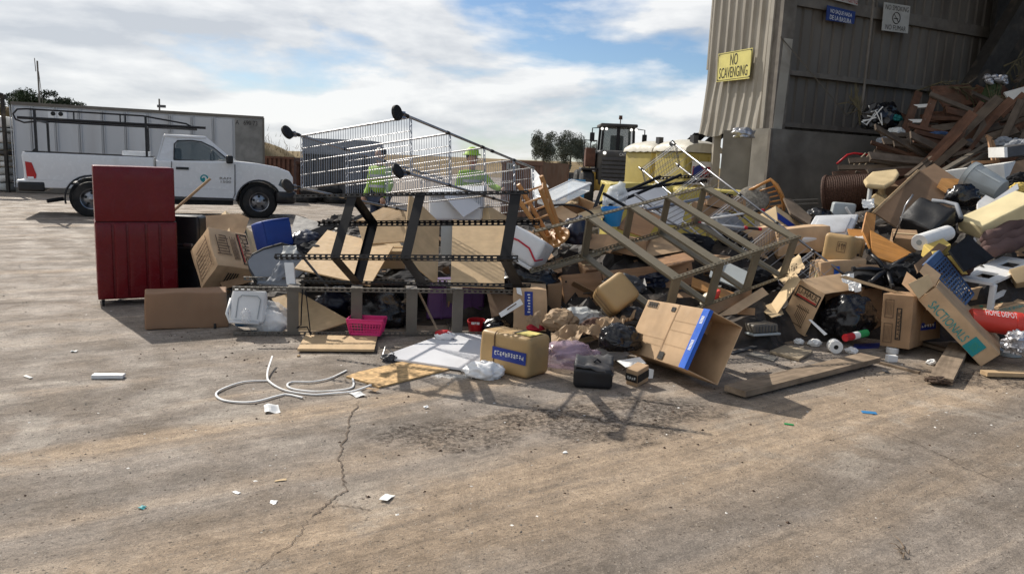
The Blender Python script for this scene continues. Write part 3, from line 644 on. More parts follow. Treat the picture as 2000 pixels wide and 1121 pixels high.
MB().prism([onside(*q) for q in ((3.02, 1.34), (4.22, 1.34), (4.12, 1.46), (3.88, 1.66), (3.62, 1.78), (3.40, 1.80), (3.12, 1.78), (3.04, 1.70))], .02).build('side_window', 'cabglass', dr)
def offside(x, z): yy = 1.95-(z-1.22)/.68*.22; return T(x, yy, z)
for fn in (lambda x, z: onside(x, z, .002), offside):
    for Q in (((2.67, 1.26), (3.02, 1.26), (3.05, 1.72), (3.12, 1.81), (3.12, 1.88), (2.86, 1.88)), ((4.2, 1.26), (4.47, 1.26), (3.76, 1.88), (3.58, 1.88), (3.62, 1.79), (3.88, 1.67), (4.12, 1.47)), ((3.10, 1.79), (3.62, 1.79), (3.62, 1.88), (3.10, 1.88))): MB().prism([fn(*q) for q in Q], .03).build('window_pillar', 'whitepaint', truck)
MB().prism([offside(*q) for q in ((3.02, 1.34), (4.22, 1.34), (3.88, 1.66), (3.62, 1.78), (3.12, 1.78))], .01).build('side_window', 'cabglass', truck)
for y in (.35, 1.15): rbox(T(3.0, y, 1.2), tx*.2, ty*.5, V((.0, 0, .42)), r=.05, k=3).build('seat', 'dkgrey', truck, smooth=True)
MB().tube([T(3.92+.05*math.cos(t*.5236), 1.4+.19*math.cos(t*.5236), 1.42+.17*math.sin(t*.5236)) for t in range(13)], .018, 6).build('steering_wheel', 'blackplastic', truck); rbox(T(4.05, .2, 1.28), tx*.3, ty*1.6, V((0, 0, .1)), r=.03).build('dashboard', 'dkgrey', truck, smooth=True)
MB().tube([onside(*q, .018) for q in ((3.02, 1.34), (4.22, 1.34), (4.12, 1.46), (3.88, 1.66), (3.62, 1.78), (3.40, 1.80), (3.12, 1.78), (3.04, 1.70), (3.02, 1.34))], .014, 5).build('window_seal', 'blackplastic', dr)
MB().tube([T(x, -.016, z) for x, z in ((2.97, 1.30), (2.94, .62), (3.0, .49), (4.29, .47), (4.335, .58), (4.345, 1.28))], .009, 5).build('door_gap', 'dkgrey', dr)
MB().box(T(3.06, -.03, 1.12), tx*.28, ty*.05, V((0, 0, .06))).build('door_handle', 'blackplastic', dr)
MB().tube([T(x, -.013, z) for x, z in ((2.97, .70), (3.6, .695), (4.3, .69))], .006, 5).build('body_crease', 'whitepaint', dr); MB().tube([T(x, -.002, z) for x, z in ((.13, .80), (.8, .80))], .006, 5).build('body_crease', 'whitepaint', truck); MB().box(T(2.7, -.004, .43), (T(4.3, -.004, .42)-T(2.7, -.004, .43)), ty*.03, V((0, 0, .05))).build('sill_trim', 'dkgrey', truck); MB().bar(T(2.625, -.003, .47), T(2.625, -.003, 1.36), .02, .01, ty).build('cab_gap', 'black', truck)
MB().lathe(T(3.66, -.014, .93), -ty, [(0, .095), (.006, .095)], 20).build('door_emblem', 'teal', dr)
MB().prism([T(x, -.024, z) for x, z in ((3.60, .95), (3.63, .99), (3.68, .99), (3.72, .94), (3.70, .88), (3.67, .88), (3.68, .94), (3.65, .96), (3.62, .93))], .004).build('emblem_mark', 'inkwhite', dr)
text('RAM', T(4.0, -.02, .92), tx*.26, V((0, 0, .055)), 'greysteel', dr, nrm=-ty); text('1500', T(4.02, -.02, .84), tx*.24, V((0, 0, .055)), 'greysteel', dr, nrm=-ty)
ws = MB(); e = V((0, 0, .03))+tx*.03; ws.add([T(4.43, .22, 1.31)+e, T(4.43, 1.78, 1.31)+e, T(3.74, 1.62, 1.84)+e, T(3.74, .38, 1.84)+e], [(0, 1, 2, 3)]); ws.build('windscreen', 'cabglass', truck)
rw_ = MB(); rw_.add([T(2.68, .4, 1.42)-tx*.02, T(2.68, 1.6, 1.42)-tx*.02, T(2.79, 1.5, 1.78)-tx*.02, T(2.79, .5, 1.78)-tx*.02], [(3, 2, 1, 0)]); rw_.build('rear_window', 'cabglass', truck)
for y0, y1 in ((.06, .42), (1.58, 1.94)): MB().prism([T(2.67, y0, 1.26), T(2.67, y1, 1.26), T(2.83, .5 if y0 < 1 else 1.5, 1.87), T(2.83, .27 if y0 < 1 else 1.73, 1.87)], .03).build('cab_corner', 'whitepaint', truck)
rbox(T(4.14, -.24, 1.30), tx*.16, ty*.2, V((0, 0, .2)), r=.04).build('wing_mirror', 'blackplastic', truck, smooth=True)
MB().tube([T(4.62, .12, 1.22), T(4.6, .1, 1.10)], .012, 5).build('antenna_base', 'blackplastic', truck)
def wheel(x, y, nm):
    c = T(x, y, .40); ax = -ty; ty_ = MB().lathe(c+ty*.13, ax, [(0, .25), (0, .36), (.03, .395), (.10, .402), (.2, .402), (.25, .39), (.265, .34), (.26, .24), (.22, .235)], 36, cap=False).build('wheel', 'tyre', truck, smooth=35)
    r = MB().lathe(c+ty*.13, ax, [(.19, .0), (.19, .12), (.17, .17), (.2, .205), (.255, .225), (.262, .24), (.24, .242), (.22, .242)], 36, cap=False).build('rim', 'dullchrome', ty_, smooth=35)
    MB().lathe(c+ty*.13, ax, [(.19, .065), (.25, .06), (.26, .045), (.262, 0)], 16, cap=False).build('hub_cap', 'chrome', ty_, smooth=35)
    for k in range(5):
        a = k*2*math.pi/5+.3; q = c+ty*(.13-.193)+(tx*math.cos(a)+V((0, 0, 1))*math.sin(a))*.135; ee = (tx*-math.sin(a)+V((0, 0, 1))*math.cos(a)); MB().lathe(q, ax, [(-.01, .033), (.006, .033)], 10).build('rim_slot', 'black', ty_)
for x in (1.32, 4.89):
    wheel(x, .14, 'wheel'); wheel(x, 1.86, 'wheel')
    MB().lathe(T(x, .16, .42), ty, [(0, .47), (.3, .47)], 24).build('wheel_well', 'black', truck)
mb = MB(); mb.tube([T(1.32+.515*math.cos(a), -.01, .40+.515*math.sin(a)) for a in [math.pi*i/14+.0 for i in range(-1, 16)]], .022, 6); mb.build('arch_trim', 'blackplastic', truck)
mb = MB(); mb.tube([T(4.89+.525*math.cos(a), .0, .40+.525*math.sin(a)) for a in [math.pi*i/14+.0 for i in range(0, 15)]], .02, 6); mb.build('arch_trim', 'blackplastic', truck)
MB().prism([T(x, -.008, z) for x, z in ((.10, 1.18), (.22, 1.16), (.30, .90), (.28, .82), (.12, .82))], .06).build('tail_light', 'taillight', truck)
MB().prism([T(x, -.012, z) for x, z in ((.13, .86), (.24, .86), (.25, .815), (.13, .81))], .03).build('reversing_light', 'lamp', truck)
rbox(T(-.06, -.02, .54), tx*.52, ty*2.04*TS, V((0, 0, .22)), r=.04).build('rear_bumper', 'blackplastic', truck, smooth=40)
rbox(T(-.08, .0, .70), tx*.3, ty*2.0*TS, V((0, 0, .09)), r=.03).build('bumper_step', 'whitepaint', truck, smooth=40)
MB().tube([T(.75, .25, .38), T(.45, .12, .33)], .045, 8).build('exhaust_pipe', 'rubber', truck)
rbox(T(5.28, -.03, .36), tx*.5, ty*2.06*TS, V((0, 0, .34)), r=.09, bulge=.04).build('front_bumper', 'blackplastic', truck, smooth=True)
MB().prism([T(x, -.004, z) for x, z in ((5.40, .96), (5.62, .94), (5.64, .74), (5.5, .72), (5.34, .82))], .1).build('headlight', 'glass', truck)
MB().prism([T(x, -.012, z) for x, z in ((5.46, .90), (5.58, .89), (5.58, .80), (5.48, .80))], .05).build('headlight_lens', 'lamp', truck)
MB().box(T(5.64, .25, .62), tx*.06, ty*1.5*TS, V((0, 0, .4))).build('grille', 'blackplastic', truck)
MB().box(T(1.8, .15, .3), tx*2.6, ty*1.6, V((0, 0, .2))).build('chassis', 'black', truck)
rbox(T(1.95, .3, 1.30), tx*.6, ty*1.3*TS, V((0, 0, .2)), r=.02).build('tool_box', 'whitepaint', truck)
rk = MB().bar(T(.25, .06, 1.39), T(.32, .06, 1.46), .06, .05, tx).build('ladder_rack', 'blackplastic', truck)
for y in (.06,):
    MB().tube([T(.0, y, 2.10), T(.3, y, 2.10), T(3.72, y, 2.10)], .035, 6).build('rack_rail', 'blackplastic', rk)
    MB().tube([T(.35, y, 2.04), T(.12, y, 2.0), T(-.03, y, 2.06), T(-.07, y, 2.17), T(.01, y, 2.27), T(.17, y, 2.29), T(2.4, y, 2.29), T(3.3, y, 2.17), T(3.4, y, 2.12)], .022, 6).build('rack_loop', 'blackplastic', rk)
    for x in (1.05, 1.95, 2.05): MB().bar(T(x, y, 2.1), T(x, y, 2.28), .03, .03, tx).build('rack_stay', 'blackplastic', rk)
    for x in (.32, 2.46): MB().bar(T(x, y, 1.39), T(x, y, 2.29), .07, .05, tx).build('rack_post', 'blackplastic', rk)
for x in (.32, 2.46):
    MB().bar(T(x, .06, 2.07), T(x, 1.94, 2.07), .05, .05).build('rack_crossbar', 'blackplastic', rk); MB().bar(T(x, 1.94, 1.39), T(x, 1.94, 2.1), .07, .05, tx).build('rack_post', 'blackplastic', rk)
MB().tube([T(.1, 1.94, 2.1), T(3.6, 1.94, 2.1)], .03, 6).build('rack_rail', 'blackplastic', rk)
# ------------------------------------------------------------------ shed on the right
BC = V((5.22, 16, 0)); BU = V((.909, .416, 0)).normalized(); BN = V((BU.y, -BU.x, 0)); RU = V((-.40, .916, 0)); RN = V((-RU.y, RU.x, 0))
if RN.dot(CC-BC) < 0: RN = -RN
Z = lambda p, z: V((p.x, p.y, z))
shed = thing('waste_shed', 'tall steel-clad tipping shed with concrete push wall at right', 'building', BC)
CZ = 2.58; HT = 8.6
cw = MB().box(BC+BN*.42-BU*.28, BU*13, -BN*.5, V((0, 0, CZ))); cw.build('push_wall', 'concrete', shed)
cq = at(1411, 270, 16.6); MB().box(V((cq.x, cq.y-.05, 0)), V((.55, -.25, 0)), V((.16, .35, 0)), V((0, 0, CZ-.02))).build('push_wall_end', 'concrete', shed)
MB().bar(Z(BC+BN*.44-BU*.27, 0), Z(BC+BN*.44-BU*.27, CZ-.02), .07, .07, BN).build('corner_angle', 'girt', shed)
for i in range(14):
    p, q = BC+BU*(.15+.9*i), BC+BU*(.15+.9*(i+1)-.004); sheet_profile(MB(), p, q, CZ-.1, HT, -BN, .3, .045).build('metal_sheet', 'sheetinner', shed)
for z, w_, dp in ((3.72, .1, .16), (5.12, .24, .1), (6.6, .2, .16), (2.66, .1, .14)):
    MB().box(Z(BC+BU*.2, z), BU*12.5, BN*dp, V((0, 0, w_))).build('girt', 'girt', shed)
MB().box(Z(BC-BU*.10+BN*.0, CZ), BU*.34, BN*.28, V((0, 0, HT-CZ))).build('corner_column', 'girt', shed)
MB().prism([Z(BC-BU*.09+BN*.285, CZ), Z(BC+BU*.16+BN*.285, CZ), Z(BC+BU*.22+BN*.285, 4.4), Z(BC-BU*.02+BN*.285, 4.4)], .02).build('column_plate', 'sheetmetal', shed)
c0 = at(1885, 150, 17.4); c1 = at(1975, 0, 17.4); dcol = c1-c0; w1 = V((.95, .35, 0))
mb = MB(); mb.box(c0-dcol*1.6, dcol*5, w1*.55, V((.12, -.28, 0))); mb.build('frame_column', 'darksteel', shed)
MB().box(Z(c0+BN*-.3+BU*1.2, 0), BU*9, -BN*.1, V((0, 0, HT))).build('inner_wall', 'darksteel', shed)
MB().box(Z(BC-BU*.3-BN*.4, HT), BU*16, BN*6.2, V((0, 0, .12))).build('roof', 'darksteel', shed)
MB().box(Z(BC+BU*11+BN*0, 0), BN*6, BU*.15, V((0, 0, HT))).build('side_wall', 'darksteel', shed)
# sunlit return wall with the yellow sign, its foot bent outwards
RL = 2.1
for i in range(2):
    mb = MB(); a0 = RL/2*i; k = 16; per = RL/2/4; cols = []
    for j in range(4):
        for s, e in ((0, 0), (.5, 0), (.62, 1), (.82, 1), (.94, 0)): cols.append((a0+per*(j+s), e))
    cols.append((a0+RL/2-.004, 0)); zs = [2.50, 2.62, 2.8, 3.0, 3.3, 3.7, 4.2, 5, 6.5, HT]
    for z in zs:
        fl = max(0, (3.9-z)/1.4)**1.5*.1
        for s, e in cols:
            d = .03*noise.noise(V((s*3, z*1.7, 3)))*(1 if z < 5 else .3); mb.v.append(Z(BC, z-(.05*math.sin(s*5) if z < 2.6 else 0))+RU*(s*(1+fl*.25))+RN*(.045*e+fl+d))
    m_ = len(cols)
    for j in range(len(zs)-1):
        for c in range(m_-1): a = j*m_+c; mb.f.append((a, a+1, a+m_+1, a+m_))
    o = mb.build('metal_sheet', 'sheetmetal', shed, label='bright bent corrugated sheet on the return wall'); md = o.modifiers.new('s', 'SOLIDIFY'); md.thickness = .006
MB().bar(Z(BC-BU*.05+RN*.06, 2.6), Z(BC-BU*.05+RN*.06, HT), .1, .06, RN).build('corner_flashing', 'sheetmetal', shed)
MB().bar(Z(BC+RU*RL, 4.0)+RN*.03, Z(BC+RU*RL, HT)+RN*.03, .05, .05, RN).build('edge_trim', 'sheetmetal', shed)
blob(at(1452, 262, 15.6), .22, .12, .12, 3, .5).build('torn_foil', 'silver', shed, smooth=True)
mb = MB().tube([at(1706, 0, 16.6)+V((0, 0, .6)), at(1700, 60, 16.6), at(1690, 150, 16.6), at(1681, 235, 16.5)], .03, 8); mb.build('down_pipe', 'girt', shed)
MB().tube([at(1524, 72, 15.7), at(1575, 132, 15.8), at(1655, 228, 16.2)], .011, 5).build('brace_cable', 'greysteel', shed)
p = at(1401, 257, 17.5); q = at(1396, 345, 17.5); rt = thing('gate_pillar', 'pale weathered pillar just left of the shed push wall', 'pillar', (q.x, q.y, 0)); MB().bar((q.x, q.y, 0), (p.x, p.y, p.z), .16, .16, V((0, 1, 0))).build('post', 'sheetmetal', rt); MB().box(V((q.x-.2, q.y-.2, 0)), V((.4, 0, 0)), V((0, .4, 0)), V((0, 0, .25))).build('footing', 'concrete', rt)
# signs
def sign(P, mat, label, Y, lines, bolts=True):
    pts = [at(x, y, Y_) for (x, y, Y_) in P]; m = sum(pts, V())/4; rt = thing('sign', label, 'sign', m, 'signs on the shed'); MB().prism(pts, .012).build('plate', mat, rt)
    a = pts[1]-pts[0]; b = pts[0]-pts[3]; n = a.cross(b).normalized()
    for s, u0, u1, v0, v1, im in lines: text(s, pts[3]+a*u0+b*v0, a*(u1-u0), b*(v1-v0), im, rt, nrm=n, off=.004)
    return rt, pts, a, b, n
Yb = 16.6
sq = BC+RU*.35+RN*.14; yn = lambda x, y: None
def onplane(px, py, P0, nn):
    d = ray(px, py); k = (P0-CC).dot(nn)/d.dot(nn); return CC+d*k
def signp(P, P0, nn, mat, label, lines):
    pts = [onplane(x, y, P0, nn) for x, y in P]; return sign([(x, y, onplane(x, y, P0, nn).y) for x, y in P], mat, label, 0, lines)
rt, pts, a, b, n = signp([(1403, 106), (1470, 94), (1463, 154), (1399, 161)], Z(BC, 4)+RN*.16, (RN+V((0, 0, .06))).normalized(), 'yellowsign', 'faded yellow NO SCAVENGING sign on the sunlit corrugated return', [('NO', .38, .60, .52, .92, 'inkblack'), ('SCAVENGING', .07, .90, .10, .47, 'inkblack')])
for u, v in ((.04, .06), (.96, .06), (.04, .94), (.96, .94)): MB().lathe(pts[3]+a*u+b*v, n, [(0, .015), (.01, .012)], 8).build('bolt', 'greysteel', rt)
mb = MB()
for u0, v0, u1, v1 in ((.015, .03, .985, .045), (.015, .955, .985, .97), (.015, .03, .025, .97), (.975, .03, .985, .97)): mb.box(pts[3]+a*u0+b*v0+n*.002, a*(u1-u0), b*(v1-v0), n*.0015)
mb.build('border', 'inkblack', rt)
signp([(1618, -38), (1675, -22), (1675, 12), (1619, -2)], Z(BC, 5)+BN*.2, BN, 'signwhite', 'white and red NO SALVAGING sign cut by the top of the picture', [('NO SALVAGING', .05, .97, .08, .50, 'inkdimred')])
signp([(1616, 11), (1671, 24), (1668, 48), (1613, 40)], Z(BC, 5)+BN*.2, BN, 'signblue', 'dark blue notice directly below the red lettered sign', [('NO SAQUE NADA', .12, .88, .52, .82, 'inkwhite'), ('DE LA BASURA', .12, .88, .12, .42, 'inkwhite')])
rt, pts, a, b, n = signp([(1727, 5), (1778, 13), (1773, 66), (1722, 60)], Z(BC, 5)+BN*.22, BN, 'signwhite', 'dingy white NO SMOKING sign with round symbol on shed wall', [('NO SMOKING', .06, .95, .76, .94, 'inkdim'), ('NO FUMAR', .12, .9, .06, .24, 'inkdim')])
c = pts[3]+a*.5+b*.5+n*.005; r_ = b.length*.2; un, vn = a.normalized(), b.normalized()
MB().tube([c+(un*math.cos(t*.2618)+vn*math.sin(t*.2618))*r_ for t in range(25)], .009, 5).build('symbol_ring', 'inkdim', rt)
MB().bar(c+(un-vn)*-.7*r_, c+(un-vn)*.7*r_, .014, .004, n).build('symbol_slash', 'inkdim', rt); MB().bar(c-un*.6*r_-vn*.1*r_, c+un*.5*r_-vn*.1*r_, .02, .004, n).build('symbol_cigarette', 'inkdim', rt)

# ------------------------------------------------------------------ wheel loader (seen from behind)
LY = 30.5; lp = at(1207, 401, LY); LX, LB = lp.x, 0.
def Lc(x, y, z): return V((LX+x, LY+y, z))
ld = thing('wheel_loader', 'dark dusty wheel loader with lit lamps beyond the rubbish', 'loader', (LX, LY, 0))
def lb(name, x0, x1, y0, y1, z0, z1, mat, r=.03, par=None): return rbox(Lc(x0, y0, z0), V((x1-x0, 0, 0)), V((0, y1-y0, 0)), V((0, 0, z1-z0)), r=r).build(name, mat, par or ld, smooth=40)
def rear(z): return -.92+max(0, (z-1.9))*.14, .98-max(0, (z-1.9))*.14
hood = lb('engine_hood', -.98, .98, -.3, 2.4, .9, 2.38, 'loader', .2)
for i in range(7): lb('louvre', -.8, .8, -.36, -.28, .98+i*.165, 1.10+i*.165, 'dkgrey', .02, hood)
text('CAT', Lc(-.12, -.33, 2.17), V((.26, 0, 0)), V((0, 0, .11)), 'inkwhite', hood, nrm=V((0, -1, 0)))
for x in (-.72, .72): MB().lathe(Lc(x, -.32, 2.26), (0, -1, 0), [(0, .065), (.05, .065), (.06, .04)], 14).build('rear_lamp', 'lit', hood)
cabn = lb('cab_frame', -.72, .72, 1.3, 2.6, 2.3, 2.42, 'loader')
for x in (-.68, .68):
    for y in (1.35, 2.55): MB().bar(Lc(x, y, 2.35), Lc(x*.94, y, 3.42), .1, .1, V((0, 1, 0))).build('cab_pillar', 'blackplastic', ld)
MB().bar(Lc(0, 1.32, 2.35), Lc(0, 1.32, 3.4), .14, .05, V((0, 1, 0))).build('wiper_panel', 'blackplastic', ld)
MB().box(Lc(-.65, 1.34, 2.42), V((1.3, 0, 0)), V((0, .015, 0)), V((0, 0, .98))).build('rear_window', 'cabglass', ld)
MB().box(Lc(-.65, 2.56, 2.42), V((1.3, 0, 0)), V((0, .015, 0)), V((0, 0, .98))).build('windscreen', 'cabglass', ld)
lb('seat', -.28, .28, 1.6, 1.75, 2.3, 3.05, 'blackplastic', .06)
lb('cab_roof', -.78, .78, 1.15, 2.75, 3.38, 3.52, 'loader', .05)
for x in (-.72, -.54, .50, .70): MB().lathe(Lc(x, 1.12, 3.28), (0, -1, 0), [(0, .055), (.06, .06), (.07, .04)], 12).build('work_lamp', 'lit', ld)
MB().lathe(Lc(.05, 1.3, 3.5), (0, 0, 1), [(0, .02), (.2, .02), (.2, .08), (.36, .07)], 10).build('beacon', 'rust', ld)
for s in (-1, 1):
    MB().tube([Lc(s*.75, 1.5, 3.35), Lc(s*1.1, 1.3, 3.3), Lc(s*1.12, 1.3, 2.7)], .025, 6).build('mirror_arm', 'blackplastic', ld); lb('mirror', s*1.1-.1, s*1.1+.1, 1.24, 1.3, 2.75, 3.12, 'blackplastic')
    for y in (.1, 3.2):
        MB().lathe(Lc(s*1.35-.28, y, .78), (1, 0, 0), [(0, .4), (.02, .72), (.1, .78), (.46, .78), (.54, .72), (.56, .4)], 28).build('wheel', 'tyre', ld, smooth=35)
    lb('fender', s*1.3-.32, s*1.3+.32, -.3, .9, 1.55, 1.65, 'blackplastic')
for i, (z, h) in enumerate(((2.4, .03), (2.75, .03))): MB().tube([Lc(-1.5, .2, z), Lc(-1.0, .2, z), Lc(-1.0, 1.4, z)], .022, 6).build('hand_rail', 'blackplastic', ld)
for x in (-1.5, -1.25, -1.0): MB().tube([Lc(x, .2, 1.65), Lc(x, .2, 2.76)], .02, 6).build('rail_post', 'blackplastic', ld)
lb('side_tank', -1.45, -1.05, -.1, .9, 1.68, 2.45, 'rust', .04); lb('counterweight', -1.2, 1.2, -.25, .5, .75, 1.2, 'loaderyellow', .06); lb('side_step', -1.6, -1.0, -.2, .5, .7, 1.5, 'loaderyellow', .05)
# ------------------------------------------------------------------ portable toilets
def toilet(px, Y, yaw, label):
    b = at(px, 330, Y); c = V((b.x, b.y, .12)); R = Matrix.Rotation(yaw, 3, 'Z'); rt = thing('portable_toilet', label, 'toilet', (c.x, c.y, 0), 'yellow portable toilets'); w_ = 1.12; H_ = 1.98
    X, Y_, Zv = R@V((1, 0, 0)), R@V((0, 1, 0)), V((0, 0, 1)); o = c-X*w_/2-Y_*w_/2
    rbox(o, X*w_, Y_*w_, Zv*H_, r=.04, k=2).build('cabin', 'toiletyellow', rt, smooth=40)
    MB().box(o-X*.05-Y_*.05-Zv*.12, X*(w_+.1), Y_*(w_+.1), Zv*.14).build('skid', 'dkgrey', rt)
    mb = MB(); k = 10; e = .05; n_ = 8                                    # barrel roof with translucent ribs
    for j in range(n_+1):
        for i in range(k+1):
            t = math.pi*i/k; v = -e+(w_+2*e)*j/n_; mb.v.append(o+X*(w_/2-(w_/2+e)*math.cos(t))+Y_*v+Zv*(H_+.30*math.sin(t)**.75*(1-.25*abs(2*j/n_-1)**3)+(.02 if j % 2 else 0)))
    for j in range(n_):
        for i in range(k): a_ = j*(k+1)+i; mb.f.append((a_, a_+1, a_+k+2, a_+k+1))
    mb.f.append(tuple(range(k, -1, -1))); mb.f.append(tuple(n_*(k+1)+i for i in range(k+1))); mb.build('roof', 'toiletroof', rt, smooth=50)
    MB().box(o+X*.2+Y_*-.03+Zv*(H_+.1), X*.14, Y_*.14, Zv*.3).build('vent_stack', 'dkgrey', rt)
    for f, (oo, A_, B_) in enumerate(((o, X, -Y_), (o+X*w_, Y_, X))):
        for s in (.06, .36, .66, .92): MB().box(oo+A_*(s*w_)+Zv*.1, A_*.045, B_*.03, Zv*1.78).build('wall_rib', 'toiletyellow', rt)
        for z in (.25, 1.72): MB().box(oo+A_*.06+Zv*z, A_*(w_-.12), B_*.024, Zv*.05).build('wall_rib', 'toiletyellow', rt)
        p = MB().box(oo+A_*.2+B_*.035+Zv*1.22, A_*.72, B_*.012, Zv*.55).build('notice', 'inkwhite', rt)
        MB().box(oo+A_*.22+B_*.05+Zv*1.39, A_*.68, B_*.004, Zv*.26).build('notice_panel', 'inkred', p); MB().prism([oo+A_*x+B_*.06+Zv*(z+.27) for x, z in ((.24, 1.14), (.46, 1.14), (.56, 1.3), (.42, 1.42), (.24, 1.36))], .003).build('notice_picture', 'navytape', p)
        mbx = MB()
        for k_ in range(9): mbx.box(oo+A_*(.26+.068*k_)+B_*.05+Zv*1.27, A_*.045, B_*.004, Zv*.07)
        mbx.build('notice_print', 'inkblack', p)
    return rt
toilet(1341, 18.6, math.radians(28), 'nearer yellow portable toilet, right of the pair, by the pillar'); toilet(1277, 20.4, math.radians(28), 'further yellow portable toilet between the loader and its twin')
# grapple tines rising behind the toilets
for gi, (cx_, cy_, lab) in enumerate(((1352, 282, 'curved black grapple tines above the toilet roof'), (1388, 284, 'curved black grapple tines beside the pale pillar'))):
    b = at(cx_-12, cy_+3, 24); rt = thing('grapple', lab, 'grapple', (b.x, b.y, 0), 'loader grapple claws')
    for k in range(3):
        P = [b+V((x*.018+k*.2, k*.25, z*.018)) for x, z in ((-10, -60), (-6, -12), (0, 6), (14, 20), (30, 22), (38, 18))]; mb = MB()
        for i in range(len(P)-1): mb.bar(P[i], P[i+1]+(P[i+1]-P[i])*.08, .07, .14-.016*i, V((0, 0, 1)))
        mb.fr = None; mb.build('tine', 'blacksteel', rt)
    MB().bar(b+V((-.2, 0, -.5)), b+V((.4, .5, -.5)), .1, .1).build('cross_tube', 'blacksteel', rt); MB().bar(b+V((0, .2, -.5)), V((b.x, b.y+.3, 0)), .15, .15).build('arm', 'blacksteel', rt)
# ------------------------------------------------------------------ skips, trailer, tyres
def skip(px0, px1, pyt, Y, dep, mat, name, label, cat, h=None, ribs=6, grp=None, yaw=0):
    p = at(px0, pyt, Y); q = at(px1, pyt, Y+yaw); p.z = q.z = 0; top = at((px0+px1)/2, pyt, Y).z; u = (q-p).normalized(); n = V((u.y, -u.x, 0)); Ln = (q-p).length; rt = thing(name, label, cat, (p+q)/2, grp)
    for (o, a) in ((p, q-p), (p-n*dep, q-p)): MB().box(o, a, -n*.05, V((0, 0, top))).build('wall', mat, rt)
    for (o, a) in ((p-n*.06, -n*(dep-.12)), (q-n*.06-u*.05, -n*(dep-.12))): MB().box(o, a, u*.05, V((0, 0, top))).build('wall', mat, rt)
    MB().box(p-n*.03+V((0, 0, .1)), q-p, -n*(dep-.1), V((0, 0, .05))).build('floor', mat, rt)
    for i in range(ribs+1): MB().box(p+u*(Ln-.1)*i/ribs+V((0, 0, .05)), u*.1, n*.07, V((0, 0, top-.1))).build('rib', mat, rt)
    MB().box(p+V((0, 0, top-.08))-u*.02, u*(Ln+.04), n*.1, V((0, 0, .1))).build('rim', mat, rt); return rt
skip(518, 575, 307, 33, 2.2, 'rust', 'roll_off_skip', 'rusty brown skip between the container and the wire trolley', 'skip')
skip(1062, 1112, 331, 40, 2, 'rust', 'roll_off_skip', 'dark rusty skip left of the loader', 'skip'); skip(1096, 1138, 338, 38, 2, 'dkgrey', 'roll_off_skip', 'grey skip next to the rusty one left of the loader', 'skip', ribs=4)
skip(1112, 1142, 352, 24, 1.2, 'bluelid', 'wheeled_bin', 'blue bin in front of the grey skip left of the loader', 'bin', ribs=2)
r_ = skip(983, 1062, 316, 17.5, 2.4, 'brownsheet', 'trailer', 'brown ribbed trailer with number plate behind the stool', 'trailer', ribs=14, yaw=-.3)
pp = [at(x, y, 17.3) for x, y in ((990, 318), (1030, 322), (1030, 334), (990, 331))]; pl = MB().prism(pp, .02).build('number_plate', 'signwhite', r_); text('10171', pp[3]+(pp[0]-pp[3])*.15+(pp[1]-pp[0])*.1, (pp[1]-pp[0])*.8, (pp[0]-pp[3])*.7, 'inkdim', pl, nrm=V((0, -1, 0)), off=.012)
r_ = skip(592, 725, 300, 27, 2.4, 'dkgrey', 'box_trailer', 'long grey trailer seen through the wire trolley', 'trailer', ribs=8); p = at(592, 300, 27); q = at(725, 300, 27)
MB().box(V((p.x, 26.9, p.z)), V((q.x-p.x, 0, 0)), V((0, 2.4, .0)), V((0, 0, .55))).build('tarpaulin', 'greyfabric', r_)
skip(580, 645, 318, 30, 2, 'rust', 'roll_off_skip', 'brown skip partly behind the grey trailer', 'skip', ribs=5)
for i, (px, py, s, lab) in enumerate(((592, 396, 1., 'tyre lying nearest the pickup nose'), (622, 394, 1.1, 'second tyre from the pickup nose'), (652, 398, 1.05, 'third tyre from the pickup nose'), (690, 397, 1.1, 'fourth tyre from the pickup nose'), (722, 396, 1., 'fifth tyre, farthest from the pickup nose'), (608, 384, 1.1, 'tyre on top of the row, nearer the pickup'), (640, 383, 1.1, 'tyre on top of the row, middle of the three'), (705, 385, 1.1, 'tyre on top of the row, farthest right'))):
    g_ = gr(px, py if i < 5 else py+13); z = 0 if i < 5 else .27
    MB().lathe((g_.x, g_.y+.3, z), (0, 0, 1), [(.02, .22), (0, .3), (.03, .4*s), (.13, .43*s), (.22, .4*s), (.26, .3), (.24, .22), (.02, .22)], 26, cap=False).build('tyre', 'tyre', smooth=35, label=lab, cat='tyre', group='old tyres heaped by the pickup nose')
